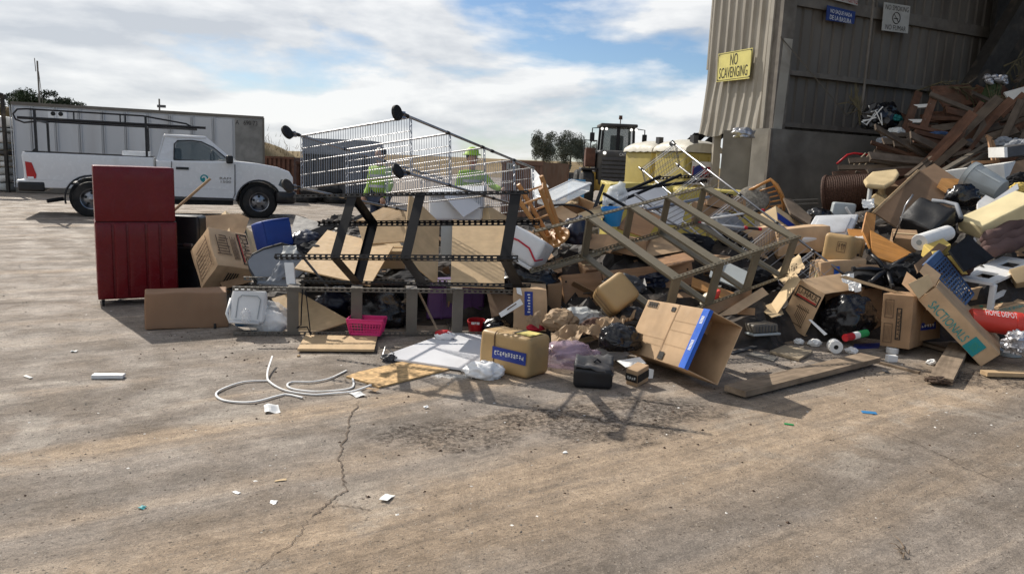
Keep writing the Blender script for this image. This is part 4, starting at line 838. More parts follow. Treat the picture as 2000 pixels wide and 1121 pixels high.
# ------------------------------------------------------------------ two workers behind the pile
def person(x, y, label, face, arm, hood):
    rt = thing('person', label, 'person', (x, y, 0), 'workers behind the pile'); R = Matrix.Rotation(face, 3, 'Z')
    def q(a, b, c): return V((x, y, 0))+R@V((a, b, c))
    def skinobj(name, verts, edges, rad, mat):
        me = bpy.data.meshes.new(name); bm = bmesh.new(); ly = bm.verts.layers.skin.verify(); vs = [bm.verts.new(v) for v in verts]
        for i, v in enumerate(vs): r = rad[i]; v[ly].radius = r if isinstance(r, tuple) else (r, r); v[ly].use_root = (i == 0)
        for a, b in edges: bm.edges.new((vs[a], vs[b]))
        bm.to_mesh(me); bm.free(); o = bpy.data.objects.new(name, me); _reg(o, rt, Matrix.Identity(4)); m = o.modifiers.new('k', 'SKIN'); m.use_smooth_shade = True; s = o.modifiers.new('s', 'SUBSURF'); s.levels = 1; s.render_levels = 2; me.materials.append(MT(mat)); return o
    skinobj('trousers', [q(0, 0, .95), q(-.1, 0, .88), q(-.11, .0, .5), q(-.11, .02, .1), q(-.11, -.1, .05), q(.1, 0, .88), q(.11, 0, .5), q(.11, .02, .1), q(.11, -.1, .05)], [(0, 1), (1, 2), (2, 3), (3, 4), (0, 5), (5, 6), (6, 7), (7, 8)], [(.15, .11), .1, .075, .055, .04, .1, .075, .055, .04], 'denim')
    hx = arm
    b_ = skinobj('body', [q(0, 0, 1.0), q(0, 0, 1.2), q(0, 0, 1.4), q(0, 0, 1.5), q(-.18, 0, 1.43), q(-.24, .02, 1.15), q(-.22, -.14, .95), q(.18, 0, 1.43), q(*hx[0]), q(*hx[1])], [(0, 1), (1, 2), (2, 3), (2, 4), (4, 5), (5, 6), (2, 7), (7, 8), (8, 9)], [(.17, .12), (.17, .12), (.17, .11), .07, .075, .06, .045, .075, .06, .045], 'hiviz')
    for c in (q(-.22, -.17, .90), q(*hx[1])+(q(*hx[1])-q(*hx[0])).normalized()*.06):
        blob(c, .045, .045, .06, 2, .1, sub=2, flat=False).build('hand', 'skin', rt, smooth=True)
        for k in range(4): MB().tube([c+V((.02*(k-1.5), 0, -.02)), c+V((.022*(k-1.5), -.02, -.07)), c+V((.02*(k-1.5), -.045, -.09))], .009, 6).build('finger', 'skin', rt, smooth=True)
        MB().tube([c+V((.04, 0, 0)), c+V((.055, -.03, -.04))], .011, 6).build('thumb', 'skin', rt, smooth=True)
    hd = blob(q(0, -.01, 1.67), .085, .105, .12, 1, .05, sub=3, flat=False).build('head', 'skin', rt, smooth=True); MB().tube([q(0, 0, 1.48), q(0, 0, 1.6)], .055, 10).build('neck', 'skin', rt, smooth=True)
    MB().lathe(q(0, -.1, 1.66), q(0, -1, -.3)-q(0, 0, 0), [(0, .022), (.02, .016), (.03, .004)], 8).build('nose', 'skin', hd); 
    for s in (-1, 1): MB().lathe(q(s*.035, -.095, 1.69), q(0, -1, 0)-q(0, 0, 0), [(0, .013), (.012, .009)], 8).build('eye', 'inkblack', hd); blob(q(s*.085, 0, 1.67), .015, .025, .035, 4, .05, sub=2, flat=False).build('ear', 'skin', hd)
    MB().tube([q(-.03, -.098, 1.61), q(0, -.106, 1.605), q(.03, -.098, 1.61)], .006, 5).build('mouth', 'inkred', hd)
    blob(q(0, .03, 1.72), .1, .11, .1, 3, .15, sub=3, flat=False).build('hair', 'hair', hd, smooth=True)
    if hood: MB().lathe(q(0, .02, 1.74), (0, 0, 1), [(0, .16), (.01, .155), (.03, .118), (.09, .1), (.13, .05), (.14, 0)], 20).build('cap', 'hiviz', hd, smooth=True)
    for z in (1.12, 1.3): MB().lathe(q(0, 0, z), (0, 0, 1), [(0, .183), (.045, .183)], 24, cap=False).build('reflective_band', 'silver', rt)
p = at(922, 330, 12.4); person(p.x, 12.4, 'person in bright yellow-green work top and cap, arm out, behind the wire trolley', math.radians(20), ((.34, -.1, 1.25), (.42, -.3, 1.2)), True)
p = at(742, 330, 13.2); person(p.x, 13.2, 'person in yellow-green work top with arms down, nearer the pickup', math.radians(-30), ((.26, -.02, 1.15), (.24, -.16, .95)), False)
# ------------------------------------------------------------------ the rubbish pile: base heap
HP = []
for x, y, Y, z in ((420, 540, 8.2, 0), (520, 545, 7.6, 0), (640, 520, 8, 0), (800, 520, 8, 0), (950, 520, 8, 0), (1000, 470, 9, 0), (1100, 500, 8.2, 0), (1200, 470, 8.8, 0), (1300, 470, 9, 0), (1400, 470, 9, 0), (1500, 470, 9.5, 0), (1600, 480, 9.5, 0), (1560, 560, 7.8, 0), (1700, 520, 8.4, 0), (1650, 430, 11, 0), (1800, 480, 9, 0), (1900, 510, 8.6, 0), (2000, 520, 8.6, 0), (2050, 430, 10, 0), (1800, 400, 11.5, 0), (1900, 360, 12.5, 0), (2000, 330, 13, 0), (1700, 330, 13.6, 0), (1760, 290, 15, 0), (1850, 225, 16.2, 0), (1950, 190, 16.5, 0), (2050, 170, 16.5, 0), (2200, 200, 16, 0), (2200, 420, 11, 0), (1300, 560, 7.4, 0), (1450, 580, 7.2, 0), (1050, 570, 7.5, 0), (900, 575, 7.6, 0), (750, 585, 7.5, 0)):
    p = at(x, y, Y); HP.append((p.x, p.y, max(0, p.z-.06)))
for x, y in ((340, 600), (470, 640), (600, 640), (700, 640), (820, 645), (930, 650), (1050, 690), (1180, 700), (1300, 700), (1450, 690), (1580, 680), (1700, 680), (1820, 690), (1950, 690), (2100, 690)): p = gr(x, y); HP.append((p.x, p.y, 0)); HP.append((p.x, p.y-.7, 0))
HP += [(5.6, 15.3, .15), (6.4, 15.6, .5), (5.4, 14.4, .1), (6.3, 14.2, .5), (7.1, 15.6, .9)]
for x, y in ((-4, 9.2), (-3.2, 10.2), (-2, 10.6), (-.6, 10.8), (.8, 11), (2, 11.4), (3.2, 12.2), (4.2, 13.3), (4.6, 14.6), (-5, 8), (0, 5), (3, 5), (5, 5.5), (-3, 6), (-4, 6.5)): HP.append((x, y, 0))
HPa = np.array(HP)
def heap(x, y):
    d = (HPa[:, 0]-x)**2+(HPa[:, 1]-y)**2+.02; w_ = d**-1.8; return float((w_*HPa[:, 2]).sum()/w_.sum())
def heap_mesh():
    mb = MB(); nx, ny = 150, 130; x0, x1, y0, y1 = -4.2, 14, 5.8, 17.2; ok = {}
    for j in range(ny+1):
        for i in range(nx+1):
            x, y = x0+(x1-x0)*i/nx, y0+(y1-y0)*j/ny; h = heap(x, y)
            if h > .04: h += .16*(1-2*abs(noise.noise(V((x*2.6, y*2.6, 1)))))*min(1, h*3)+.1*noise.noise(V((x*6, y*6, 2)))*min(1, h*3)-.06
            mb.v.append(V((x, y, h-.03)))
    for j in range(ny):
        for i in range(nx):
            a = j*(nx+1)+i; q = (a, a+1, a+nx+2, a+nx+1)
            if max(mb.v[k].z for k in q) > .0: mb.f.append(q)
    return mb
D('heapmat', (.03, .026, .024), .8, var=.6, vs=7, bump=.5, bs=25, dirt=.5, dc=(.09, .065, .045), ds=4)
tag(heap_mesh().build('rubbish_heap', 'heapmat'), 'dark mass of mixed rubbish that fills the pile', 'rubbish', kind='stuff')
def bits(name, mat, n, seed, smin, smax, region, label, thin=.12):
    r = random.Random(seed); mb = MB(); k = 0; tries = 0
    while k < n and tries < n*30:
        tries += 1; x, y = r.uniform(*region[:2]), r.uniform(*region[2:]); h = heap(x, y)
        if h < .12: continue
        s = smin*(smax/smin)**(r.random()**1.7); R = Matrix.Rotation(r.uniform(0, 6.3), 3, 'Z')@Matrix.Rotation(r.gauss(0, .6), 3, 'X')@Matrix.Rotation(r.gauss(0, .6), 3, 'Y')
        fr = mb.fr; mb.cbox((x, y, h+r.uniform(-.04, .07)), s, s*r.uniform(.25, .8), s*thin*r.uniform(.3, 1.2), R); mb.fr = fr; k += 1
    mb.fr = Matrix.Identity(4); tag(mb.build(name, mat), label, 'rubbish', kind='stuff')
AR = (-3.6, 12.5, 6.4, 17)
bits('dark_scraps', 'blackplastic', 260, 1, .05, .22, AR, 'small black plastic scraps scattered through the pile')
bits('cardboard_scraps', 'card_dark', 700, 2, .03, .3, AR, 'small torn cardboard scraps scattered through the pile', .04)
bits('pale_scraps', 'white', 380, 3, .015, .11, AR, 'small white paper and plastic scraps through the pile', .08)
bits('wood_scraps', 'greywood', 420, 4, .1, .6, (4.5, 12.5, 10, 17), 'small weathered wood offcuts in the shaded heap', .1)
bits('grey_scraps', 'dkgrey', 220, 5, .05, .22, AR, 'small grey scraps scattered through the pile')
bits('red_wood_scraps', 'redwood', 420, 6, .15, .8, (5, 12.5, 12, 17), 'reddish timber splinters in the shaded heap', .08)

# ------------------------------------------------------------------ cartons
def carton(name, label, fr4, mat='card', open=None, cat='box', group=None, amp=.018, seed=0, r=.004, t=.006):
    O, a, b, c = fr4; low = min((O+a*i+b*j+c*k for i in (0, 1) for j in (0, 1) for k in (0, 1)), key=lambda q: q.z); rt = thing(name, label, cat, low, group)
    if open is None: rbox(O, a, b, c, r=r, k=6, amp=amp, seed=seed).build('body', mat, rt, smooth=25)
    else:
        for nm, (o, u, v, n) in dict(a0=(O, b, c, a), a1=(O+a, b, c, -a), b0=(O, c, a, b), b1=(O+b, c, a, -b), c0=(O, a, b, c), c1=(O+c, a, b, -c)).items():
            if nm == open: continue
            i = .0015*'abc'.index(nm[0]); rbox(o+u.normalized()*i+v.normalized()*i, u-u.normalized()*2*i, v-v.normalized()*2*i, n.normalized()*t, r=.002, k=5, amp=amp*.6, seed=seed).build('panel', mat, rt, smooth=25)
    return rt
def flap(rt, P, mat='card', t=.005, name='flap'): return MB().prism([at(*p) for p in P], t).build(name, mat, rt)
def face_rect(O, a, b, u0, u1, v0, v1): return O+a*u0+b*v0, a*(u1-u0), b*(v1-v0)
def strip(rt, name, mat, O, a, b, n, u0, u1, v0, v1, off=.005, t=.0015):
    o, p, q = face_rect(O, a, b, u0, u1, v0, v1); mb = MB(); mb.box(o+n*off, p, q, n*t); return mb.build(name, mat, rt)
def frame_print(rt, mat, O, a, b, n, u0, u1, v0, v1, wd=.012, off=.006):
    mb = MB(); du, dv = wd/a.length, wd/b.length
    for x0, x1, y0, y1 in ((u0, u1, v0, v0+dv), (u0, u1, v1-dv, v1), (u0, u0+du, v0+dv, v1-dv), (u1-du, u1, v0+dv, v1-dv)):
        o, p, q = face_rect(O, a, b, x0, x1, y0, y1); mb.box(o+n*off, p, q, n*.001)
    return mb.build('printed_frame', mat, rt)
def outn(O, a, b, c): n = a.cross(b).normalized(); return -n if n.dot(c) > 0 else n
def lines_print(rt, mat, O, a, b, n, rects, off=.006, name='printed_marks'):
    mb = MB()
    for u0, u1, v0, v1 in rects: o, p, q = face_rect(O, a, b, u0, u1, v0, v1); mb.box(o+n*off, p, q, n*.001)
    return tag(mb.build(name, mat, rt), kind='stuff' if len(rects) > 1 else None)
def glyphs(seed, n, u0, u1, v0, v1):
    r = random.Random(seed); R = []; w_ = (u1-u0)/n
    for i in range(n):
        x = u0+i*w_
        for k in range(3): y = v0+(v1-v0)*r.uniform(0, .85); R.append((x+w_*.1, x+w_*r.uniform(.5, .85), y, y+(v1-v0)*.13))
        for k in range(2): xx = x+w_*r.uniform(.1, .7); R.append((xx, xx+w_*.12, v0+(v1-v0)*r.uniform(0, .3), v0+(v1-v0)*r.uniform(.6, 1)))
    return R

# red cabinet
F0, F1 = gr(193, 600), gr(350, 592); u = (F1-F0).normalized(); wd = (F1-F0).length; bk = V((-u.y, u.x, 0)); zv = V((0, 0, 1)); cb = thing('cabinet', 'tall dark red metal cabinet on casters standing left of the pile', 'cabinet', (F0+F1)/2)
rbox(F0+zv*.075, u*wd, bk*.46, zv*.79, r=.008, amp=.0015, fq=2).build('lower_body', 'red', cb, smooth=30)
rbox(F0+zv*.868+u*.004-bk*.004, u*(wd-.015), bk*.46, zv*.555, r=.012, amp=.0015, fq=2).build('upper_body', 'red', cb, smooth=30)
for i, (a0, a1) in enumerate(((.01, .195), (.225, .37), (.40, .60), (.63, .77), (.80, .99))): rbox(F0+u*(wd*a0)-bk*.014+zv*.085, u*(wd*(a1-a0)), bk*.03, zv*.765, r=.009).build('fluted_panel', 'red', cb, smooth=40)
MB().box(F0+zv*.8645-bk*.003+u*.003, u*(wd-.01), bk*.02, zv*.003).build('seam', 'black', cb)
for s in (.06, .94):
    for d in (.05, .41):
        q = F0+u*(wd*s)+bk*d; k = MB().lathe(q+zv*.034-u*.012, u, [(0, .015), (0, .033), (.024, .033), (.024, .015)], 16).build('caster', 'rubber', cb, smooth=35); MB().bar(q+zv*.03, q+zv*.078, .02, .03, u).build('caster_fork', 'dullchrome', k)
# wrapped long box
P0, P1 = gr(284, 646), gr(447, 639); u = (P1-P0).normalized(); bk = V((-u.y, u.x, 0)); h = at(277, 574, P0.y).z; rt = thing('parcel', 'long brown paper-wrapped parcel lying before the red cabinet', 'parcel', (P0+P1)/2)
rbox(P0+zv*.004, P1-P0, bk*.26, zv*h, r=.014, k=8, amp=.012, fq=4).build('wrapping', 'wrap', rt, smooth=30)
MB().prism([P0+u*.002+bk*x+zv*z-u*.004 for x, z in ((.02, .02), (.24, .02), (.2, h*.6), (.13, h*.8), (.06, h*.6))], .003).build('end_fold', 'wrap', rt)
# black case behind the cabinet
p = at(350, 425, 8.1); q = at(388, 425, 8.1); rt = thing('suitcase', 'upright black case wedged behind the red cabinet', 'suitcase', (p.x, 8.1, 0)); rbox(V((p.x-.3, 8.1, .02)), V((q.x-p.x+.3, 0, 0)), V((0, .22, 0)), V((0, 0, p.z)), r=.03, k=5).build('shell', 'blackplastic', rt, smooth=30)
for zf in (.62, .66): MB().box(V((p.x-.28, 8.085, p.z*zf)), V((q.x-p.x+.26, 0, 0)), V((0, .02, 0)), V((0, 0, .012))).build('seam_rib', 'dkgrey', rt)
rbox(V((q.x-.16, 8.06, p.z*.64)), V((.1, 0, 0)), V((0, .03, 0)), V((0, 0, .04)), r=.008).build('latch', 'dullchrome', rt)
def pole(name, label, cat, a, b, r, mat, n=8, group=None, parent=None):
    mb = MB().tube([at(*a), at(*b)], r, n); mb.fr = frm(at(*a), at(*b)-at(*a), V((0, .3, 1))); return mb.build(name, mat, parent, smooth=35, label=label, cat=cat, group=group)
pole('wooden_stick', 'pale wooden stick poking up right of the red cabinet', 'stick', (330, 420, 8.4), (411, 349, 8.6), .016, 'palewood')
# printed removal carton at the left
f = b3((423, 518, 7.35), (403, 443), (502, 528), (394, 566), (.3, .1, .3)); O, a, b, c = f
rt = carton('moving_box', 'large crumpled moving box with truck print behind the parcel', f, 'card', amp=.02, seed=2); n = outn(O, a, b, c)
frame_print(rt, 'inkblack', O, b, a, n, .70, .97, .10, .92); o, p, q = face_rect(O, b, a, .75, .93, .88, .16); text('U-HAUL', o+b*.02, q*.95, p, 'inkblack', rt, nrm=n, off=.014); strip(rt, 'red_print_bar', 'inkred', O, b, a, n, .725, .75, .15, .88, .012)
lines_print(rt, 'inkgrey', O, b, a, n, [(.10+.02*i, .45-.02*(i % 3)*2, .30+.07*i, .325+.07*i) for i in range(8)]+[(.5+.03*i, .515+.03*i, .2, .8-.06*(i % 2)) for i in range(5)]+[(.15, .17, .3, .8), (.4, .42, .35, .8)], .012)
n2 = outn(O, a, c, b); lines_print(rt, 'inkgrey', O, a, c, n2, [(.12+.09*i, .14+.09*i, .15, .8) for i in range(8)]+[(.1, .85, .12, .15), (.1, .85, .82, .85)], .012); n3 = outn(O, b, c, a); lines_print(rt, 'inkblack', O, b, c, n3, [(.35+.06*i, .38+.06*i, .2, .75) for i in range(5)], .012)
f = b3((441, 412, 8.9), (409, 440), (494, 454), (452, 470), (.1, .15, -.2)); O, a, b, c = f; rt = carton('carton', 'small pale box with yellow label tipped behind the moving box', f, 'card_pale', amp=.008, seed=4); n = outn(O, b, c, a); strip(rt, 'label', 'labelyellow', O, b, c, n, .08, .7, .05, .6, .008); lines_print(rt, 'inkblack', O, b, c, n, [(.12, .5, .12+.08*i, .14+.08*i) for i in range(5)]+[(.55, .68, .1, .55)], .011)
board('cardboard_sheet', 'loose torn cardboard flap standing behind the small pale box', 'cardboard', [(395, 420, 8.7), (470, 420, 8.7), (485, 424, 8.6), (478, 455, 8.5), (400, 470, 8.5)], .006, 'card'); board('thin_board', 'narrow pale board on end beside the black case', 'board', [(387, 421, 8.3), (394, 419, 8.3), (396, 470, 8.2), (389, 470, 8.2)], .02, 'whitewood')
# blue cube
f = b3m((523, 487, 7.45), (576, 478, 7.66), (511, 433, 7.47), .27); O, a, b, c = f; rt = thing('storage_cube', 'glossy blue fabric storage cube on top of the left pile', 'ottoman', O); rbox(O, a, b, c, r=.018, k=6, amp=.012, fq=5, bulge=.012).build('cover', 'blue', rt, smooth=True); MB().tube([O+b*.98, O+b*.98+a], .006, 5).build('piping', 'blue', rt); MB().tube([O, O+b], .006, 5).build('piping', 'blue', rt)
board('black_board', 'black square panel leaning behind the blue cube', 'panel', [(578, 420, 8.4), (640, 440, 8.2), (648, 462, 8.0), (566, 458, 8.1)], .02, 'dkgrey'); board('black_board', 'long black strip panel right of the blue cube', 'panel', [(590, 458, 7.9), (655, 430, 8.0), (660, 440, 8.0), (600, 478, 7.8)], .03, 'blackplastic')
blob(at(597, 470, 7.8), .16, .15, .1, 31, .4).build('navy_garment', 'navybag', smooth=True, label='crumpled dark navy garment right of the blue cube', cat='clothes')
# grey folding seat
rt = thing('camp_chair', 'grey folding chair back with black rim left of the black shelving', 'chair', at(530, 560, 7.1))
pts = [(600, 530, 7.2), (594, 500, 7.25), (578, 483, 7.3), (550, 476, 7.3), (515, 486, 7.25), (494, 497, 7.2), (485, 512, 7.15), (488, 525, 7.1), (501, 552, 7.0), (560, 556, 7.0)]; MB().prism([at(*p) for p in pts], .03).build('backrest', 'greyfabric', rt)
MB().tube([at(*p) for p in pts[:9]], .012, 6).build('rim', 'blackplastic', rt)
MB().tube([at(590, 500, 6.95), at(640, 560, 6.9)], .012, 6).build('frame_tube', 'dkgrey', rt)
sheet([at(552, 480, 6.95), at(578, 478, 6.95), at(585, 505, 6.85), at(545, 508, 6.85)], 12, 12, .03, 3, 9).build('cloth', 'ltgreyfabric', smooth=True, label='pale grey cloth draped over the folding chair', cat='cloth')
sheet([at(548, 506, 6.85), at(585, 505, 6.85), at(545, 552, 6.75), at(520, 552, 6.75)], 12, 14, .035, 6, 8).build('dark_cloth', 'greyfabric', smooth=True, label='darker grey cloth hanging below the pale one', cat='cloth')
board('white_bar', 'short white plastic bar standing above the grey rail', 'bar', [(555, 513, 6.8), (573, 513, 6.8), (577, 556, 6.72), (560, 556, 6.72)], .03, 'white')
# cool box
O = at(455, 563, 6.55); a = at(522, 568, 6.6)-O; b = at(452, 627, 6.42)-O; b -= a*(b.dot(a)/a.dot(a)); c = a.cross(b).normalized()*.28; c = c if c.y > 0 else -c
rt = thing('cool_box', 'white cool box with blue body tipped beside the parcel', 'cool box', O+b); rbox(O, a, b, c*.18, r=.045, k=5, bulge=.01).build('lid', 'white', rt, smooth=True); rbox(O+a*.04+b*.03+c*.18, a*.92, b*.94, c*.8, r=.03, k=4).build('body', 'bluelid', rt, smooth=True)
n = outn(O, a, b, c); mb = MB().tube([O+a*x+b*y+n*.012 for x, y in ((.2, .9), (.2, .3), (.3, .2), (.75, .2), (.85, .3), (.82, .9))], .004, 5); mb.build('lid_groove', 'greyplastic', rt); MB().tube([O+a*-.03+b*.3+c*.1, O+a*-.06+b*.8+n*.02, O+a*.05+b*1.04+n*.02, O+a*.9+b*1.03+n*.02], .014, 8).build('handle', 'white', rt, smooth=True)
g_ = gr(517, 652); rt = thing('plastic_bag', 'clear plastic bag stuffed full, sitting in front of the cool box', 'bag', g_); blob(g_+V((0, .1, .12)), .2, .13, .165, 8, .22, 2.6).build('film', 'film', rt, smooth=True); blob(g_+V((.02, .1, .085)), .16, .09, .11, 9, .3).build('contents', 'whitebag', rt, smooth=True)
blob(at(481, 618, 6.4), .04, .03, .07, 5, .4).build('knot', 'film', rt, smooth=True)
# ------------------------------------------------------------------ rivet shelving units
def shelving(fr4, name, label, mat, stations, w=.036, loc=None, few=False, bw=.055, cut=0.):
    """lying boltless shelving: posts along a, shelf edges along b and c"""
    O, a, b, c = fr4; ua, ub, uc = a.normalized(), b.normalized(), c.normalized(); rt = thing(name, label, 'shelving', loc or O)
    for k, (o, s1, s2) in enumerate(((O, ub, uc), (O+b, -ub, uc), (O+c, ub, -uc), (O+b+c, -ub, -uc))):
        mb = slotted(MB(), o-ua*.05+(a*cut if k in (1, 3) else V()), o+a+ua*.05, w, s1, s2); mb.build('slotted_post', mat, rt)
    for s in stations:
        o = O+a*s
        for k, (p, q, nn) in enumerate(((o, o+b, uc), (o, o+c, ub), (o+c, o+b+c, -uc), (o+b, o+b+c, -ub))):
            if few and k > 1 and s > .5: continue
            d = (q-p).normalized(); mb = MB(); p = p+nn*.004+d*.004; q = q+nn*.004-d*.004; mb.box(p-ua*bw/2, q-p, ua*bw, nn*.003); mb.box(p-ua*bw/2+nn*.003, q-p, ua*.003, nn*.02); mb.build('shelf_beam', mat, rt)
    return rt
f = b3((650, 504, 5.8), (998, 507), (686, 378), (696, 556), (-.3, .35, .3)); O, a, b, c = f
f = (O-a*.33, a*1.33, b, c)
shelving(f, 'shelving_unit', 'black boltless shelving frame lying on its side across the pile', 'blacksteel', (.255, .565, .975), loc=gr(800, 640), few=True, bw=.085)
SHELF_A = f
lo = gr(467, 656); l1 = gr(992, 656); up = at(455, 561, lo.y).z; u = l1-lo; bk = V((-u.y, u.x, 0)).normalized()
f2 = (lo+V((0, 0, .005)), u, V((0, 0, up)), bk*.6)
shelving(f2, 'shelving_unit', 'grey boltless shelving frame lying on the ground under the black one', 'greysteel', (.19, .42, .625, .80), loc=(lo+l1)/2, bw=.1)
f3 = b3((1151, 421, 7.25), (1379, 362), (1323, 543), (1139, 500), (.8, -.9, .2)); O, a, b, c = f3
shelving((O-a*.38, a*1.38, b, c), 'shelving_unit', 'olive grey boltless shelving frame slanting over the middle of the pile', 'olivesteel', (.28, .52, .75, .99), loc=O, w=.036, bw=.1, cut=.275)
# particle boards of the black shelving
board('particle_board', 'diamond shaped bare particle board inside the left bay of the black shelving', 'board', [(640, 452, 7.85), (768, 478, 7.5), (723, 560, 6.72), (575, 521, 7.0)], .014, 'chip'); board('particle_board', 'narrow tall particle board standing in the middle bay of the black shelving', 'board', [(799, 379, 7.1), (860, 434, 7.25), (853, 557, 6.95), (789, 500, 6.75)], .014, 'chip')
board('particle_board', 'square particle board facing out in the right bay of the black shelving', 'board', [(884, 429, 7.65), (986, 436, 7.6), (985, 562, 6.7), (880, 558, 6.72)], .014, 'chip'); board('particle_board', 'shaded particle board slumped behind the grey shelving frame', 'board', [(531, 585, 7.0), (580, 566, 7.1), (685, 629, 6.75), (586, 656, 6.52)], .014, 'chip')
board('particle_board', 'pale particle board behind the left bay of the black shelving', 'board', [(700, 440, 7.7), (790, 425, 7.9), (800, 470, 7.6), (710, 478, 7.5)], .014, 'chip'); board('pine_board', 'pointed pale board standing behind the black shelving top rail', 'board', [(694, 432, 8.0), (755, 402, 8.2), (830, 425, 8.0), (800, 440, 7.9)], .02, 'palewood')
P = [gr(581, 689), gr(597, 661), gr(737, 664), gr(731, 690)]; MB().prism([p+V((0, 0, .035)) for p in P], .02).build('particle_board', 'chip', label='pale particle board lying flat on the ground under the pink basket', cat='board'); MB().box(gr(580, 697)+V((0, 0, .001)), V((.02, 0, 0)), V((0, .03, 0)), V((0, 0, .012))).build('wood_block', 'palewood', label='tiny wood block at the corner of the flat particle board', cat='block')
MB().tube([at(591, 565, 6.5), at(589, 600, 6.45), at(588, 635, 6.4), at(580, 640, 6.38), at(600, 638, 6.38), at(606, 652, 6.36)], .006, 6).build('rope', 'blackcloth', label='thin black rope hanging from the grey rail, knotted low', cat='rope'); MB().tube([at(597, 566, 6.5), at(601, 600, 6.45), at(607, 655, 6.36)], .005, 6).build('cord', 'blackcloth', label='black cord hanging right beside the knotted rope', cat='cord')
# pink basket
c0 = gr(712, 664)+V((0, 0, .045)); rt = thing('basket', 'small pink perforated plastic basket on the flat board', 'basket', c0); sc_ = 72/FPX*c0.y; W0, W1, Hh = sc_*.82, sc_, .135; d0, d1 = .15, .19
C_ = [(sx_, sy_) for sx_, sy_ in ((-1, -1), (1, -1), (1, 1), (-1, 1))]; lo_ = [c0+V((sx_*W0/2, .1+sy_*d0/2, 0)) for sx_, sy_ in C_]; hi_ = [c0+V((sx_*W1/2, .1+sy_*d1/2, Hh)) for sx_, sy_ in C_]
for i in range(4):
    j = (i+1) % 4; nx = 11 if i % 2 == 0 else 6; a = lo_[j]-lo_[i]; b = hi_[i]-lo_[i]; mb = MB(); k = 5; m = 5
    def P_(u_, v_): return (lo_[i]*(1-u_)+lo_[j]*u_)*(1-v_)+(hi_[i]*(1-u_)+hi_[j]*u_)*v_
    for t in range(nx+1): mb.bar(P_(t/nx, 0), P_(t/nx, 1), .0055 if 0 < t < nx else .02, .003, V((0, 1, 0)) if i % 2 == 0 else V((1, 0, 0)))
    for v_, w__ in ((.02, .025), (.24, .006), (.43, .006), (.62, .006), (.86, .03)): mb.bar(P_(0, v_), P_(1, v_), .0035, w__, V((0, 0, 1)))
    mb.fr = Matrix.Identity(4); mb.build('side', 'pink', rt)
MB().box(lo_[0], lo_[1]-lo_[0], lo_[3]-lo_[0], V((0, 0, .004))).build('base', 'pink', rt); MB().tube(hi_+[hi_[0]], .008, 6).build('rim', 'pink', rt)
# purple tote, red bucket, letters etc. in the dark centre
f = (at(832, 625, 7.25), at(945, 620, 7.4)-at(832, 625, 7.25), V((0, .12, at(840, 562, 7.3).z-at(832, 625, 7.25).z)), V((-.05, .4, 0))); O, a, b, c = f; rt = thing('storage_tote', 'purple plastic storage tote in the shadow behind the grey uprights', 'tote', O); rbox(O, a, b, c, r=.03, k=4).build('tub', 'purple', rt, smooth=40); n = outn(O, a, b, c)
for s in (.25, .5, .75): MB().box(O+a*s+n*.001, a*.02, b, n*.01).build('rib', 'purple', rt)
rbox(O+b-a*.02-c*.03, a*1.04, b*.08, c*1.06, r=.012).build('rim', 'purple', rt, smooth=40)
def bucket(name, label, c_, ax, h, r0, r1, mat, cat='bucket', rim=True, bail=False):
    rt = thing(name, label, cat, c_); ax = V(ax).normalized(); MB().lathe(c_, ax, [(0, 0), (0, r0*.96), (.01, r0), (h*.86, r0+(r1-r0)*.86), (h*.86, r1*1.04), (h*.95, r1*1.05), (h*.95, r1*1.02), (h, r1*1.04), (h, r1*.97), (h*.1, r0*.92), (h*.1, 0)], 28, cap=False).build('wall', mat, rt, smooth=30); return rt
rt = bucket('bucket', 'small red bucket with white print in the shadow', at(930, 650, 7.0), (0, -.15, 1), .13, .07, .085, 'redplastic'); lines_print(rt, 'inkwhite', at(920, 634, 6.9), V((.08, 0, 0)), V((0, 0, .03)), V((0, -1, 0)), [(.05+.2*i, .2+.2*i, .1, .9) for i in range(5)], .004)
board('brown_board', 'dark reddish brown flap hanging in the shadow left of the taped box', 'panel', [(950, 567, 7.0), (1016, 580, 6.9), (1018, 605, 6.8), (960, 618, 6.75)], .012, 'brownboard')
rt = thing('envelope', 'long white envelope sticking out by the taped box', 'paper', at(1000, 600, 6.7)); MB().prism([at(*p) for p in ((974, 612, 6.62), (1016, 583, 6.68), (1022, 594, 6.66), (979, 620, 6.6))], .002).build('sheet', 'whitepaper', rt); MB().prism([at(*p) for p in ((990, 604, 6.61), (1008, 592, 6.635), (1009, 594, 6.633), (991, 606, 6.607))], .0006).build('printed_line', 'inkgrey', rt)
board('white_leaflet', 'narrow white leaflet standing above the envelope', 'paper', [(1006, 544, 6.9), (1013, 541, 6.9), (1020, 578, 6.8), (1010, 572, 6.8)], .006, 'whitepaper')
f = b3((1000, 640, 6.75), (1066, 645), (1003, 560), (985, 632), (.05, .1, .3)); O, a, b, c = f; rt = carton('carton', 'upright brown box with dark blue tape strip left of the tan bundle', (at(1003, 642, 6.75), at(1068, 645, 6.75)-at(1003, 642, 6.75), at(1003, 562, 6.85)-at(1003, 642, 6.75), V((0, .3, 0))), 'card'); O = at(1003, 642, 6.75); a = at(1068, 645, 6.75)-O; b = at(1003, 562, 6.85)-O; n = V((0, -1, -.1)).normalized(); strip(rt, 'tape', 'navytape', O, a, b, n, .33, .58, .35, .93, .01); lines_print(rt, 'inkwhite', O, a, b, n, [(.42+.02*(i % 2), .50, .42+.07*i, .45+.07*i) for i in range(7)], .013)
carton('carton', 'plain shadowed brown box right of the upright taped box', (at(1066, 640, 7.1), at(1095, 640, 7.1)-at(1066, 640, 7.1), V((0, .05, .42)), V((0, .3, 0))), 'card_dark')
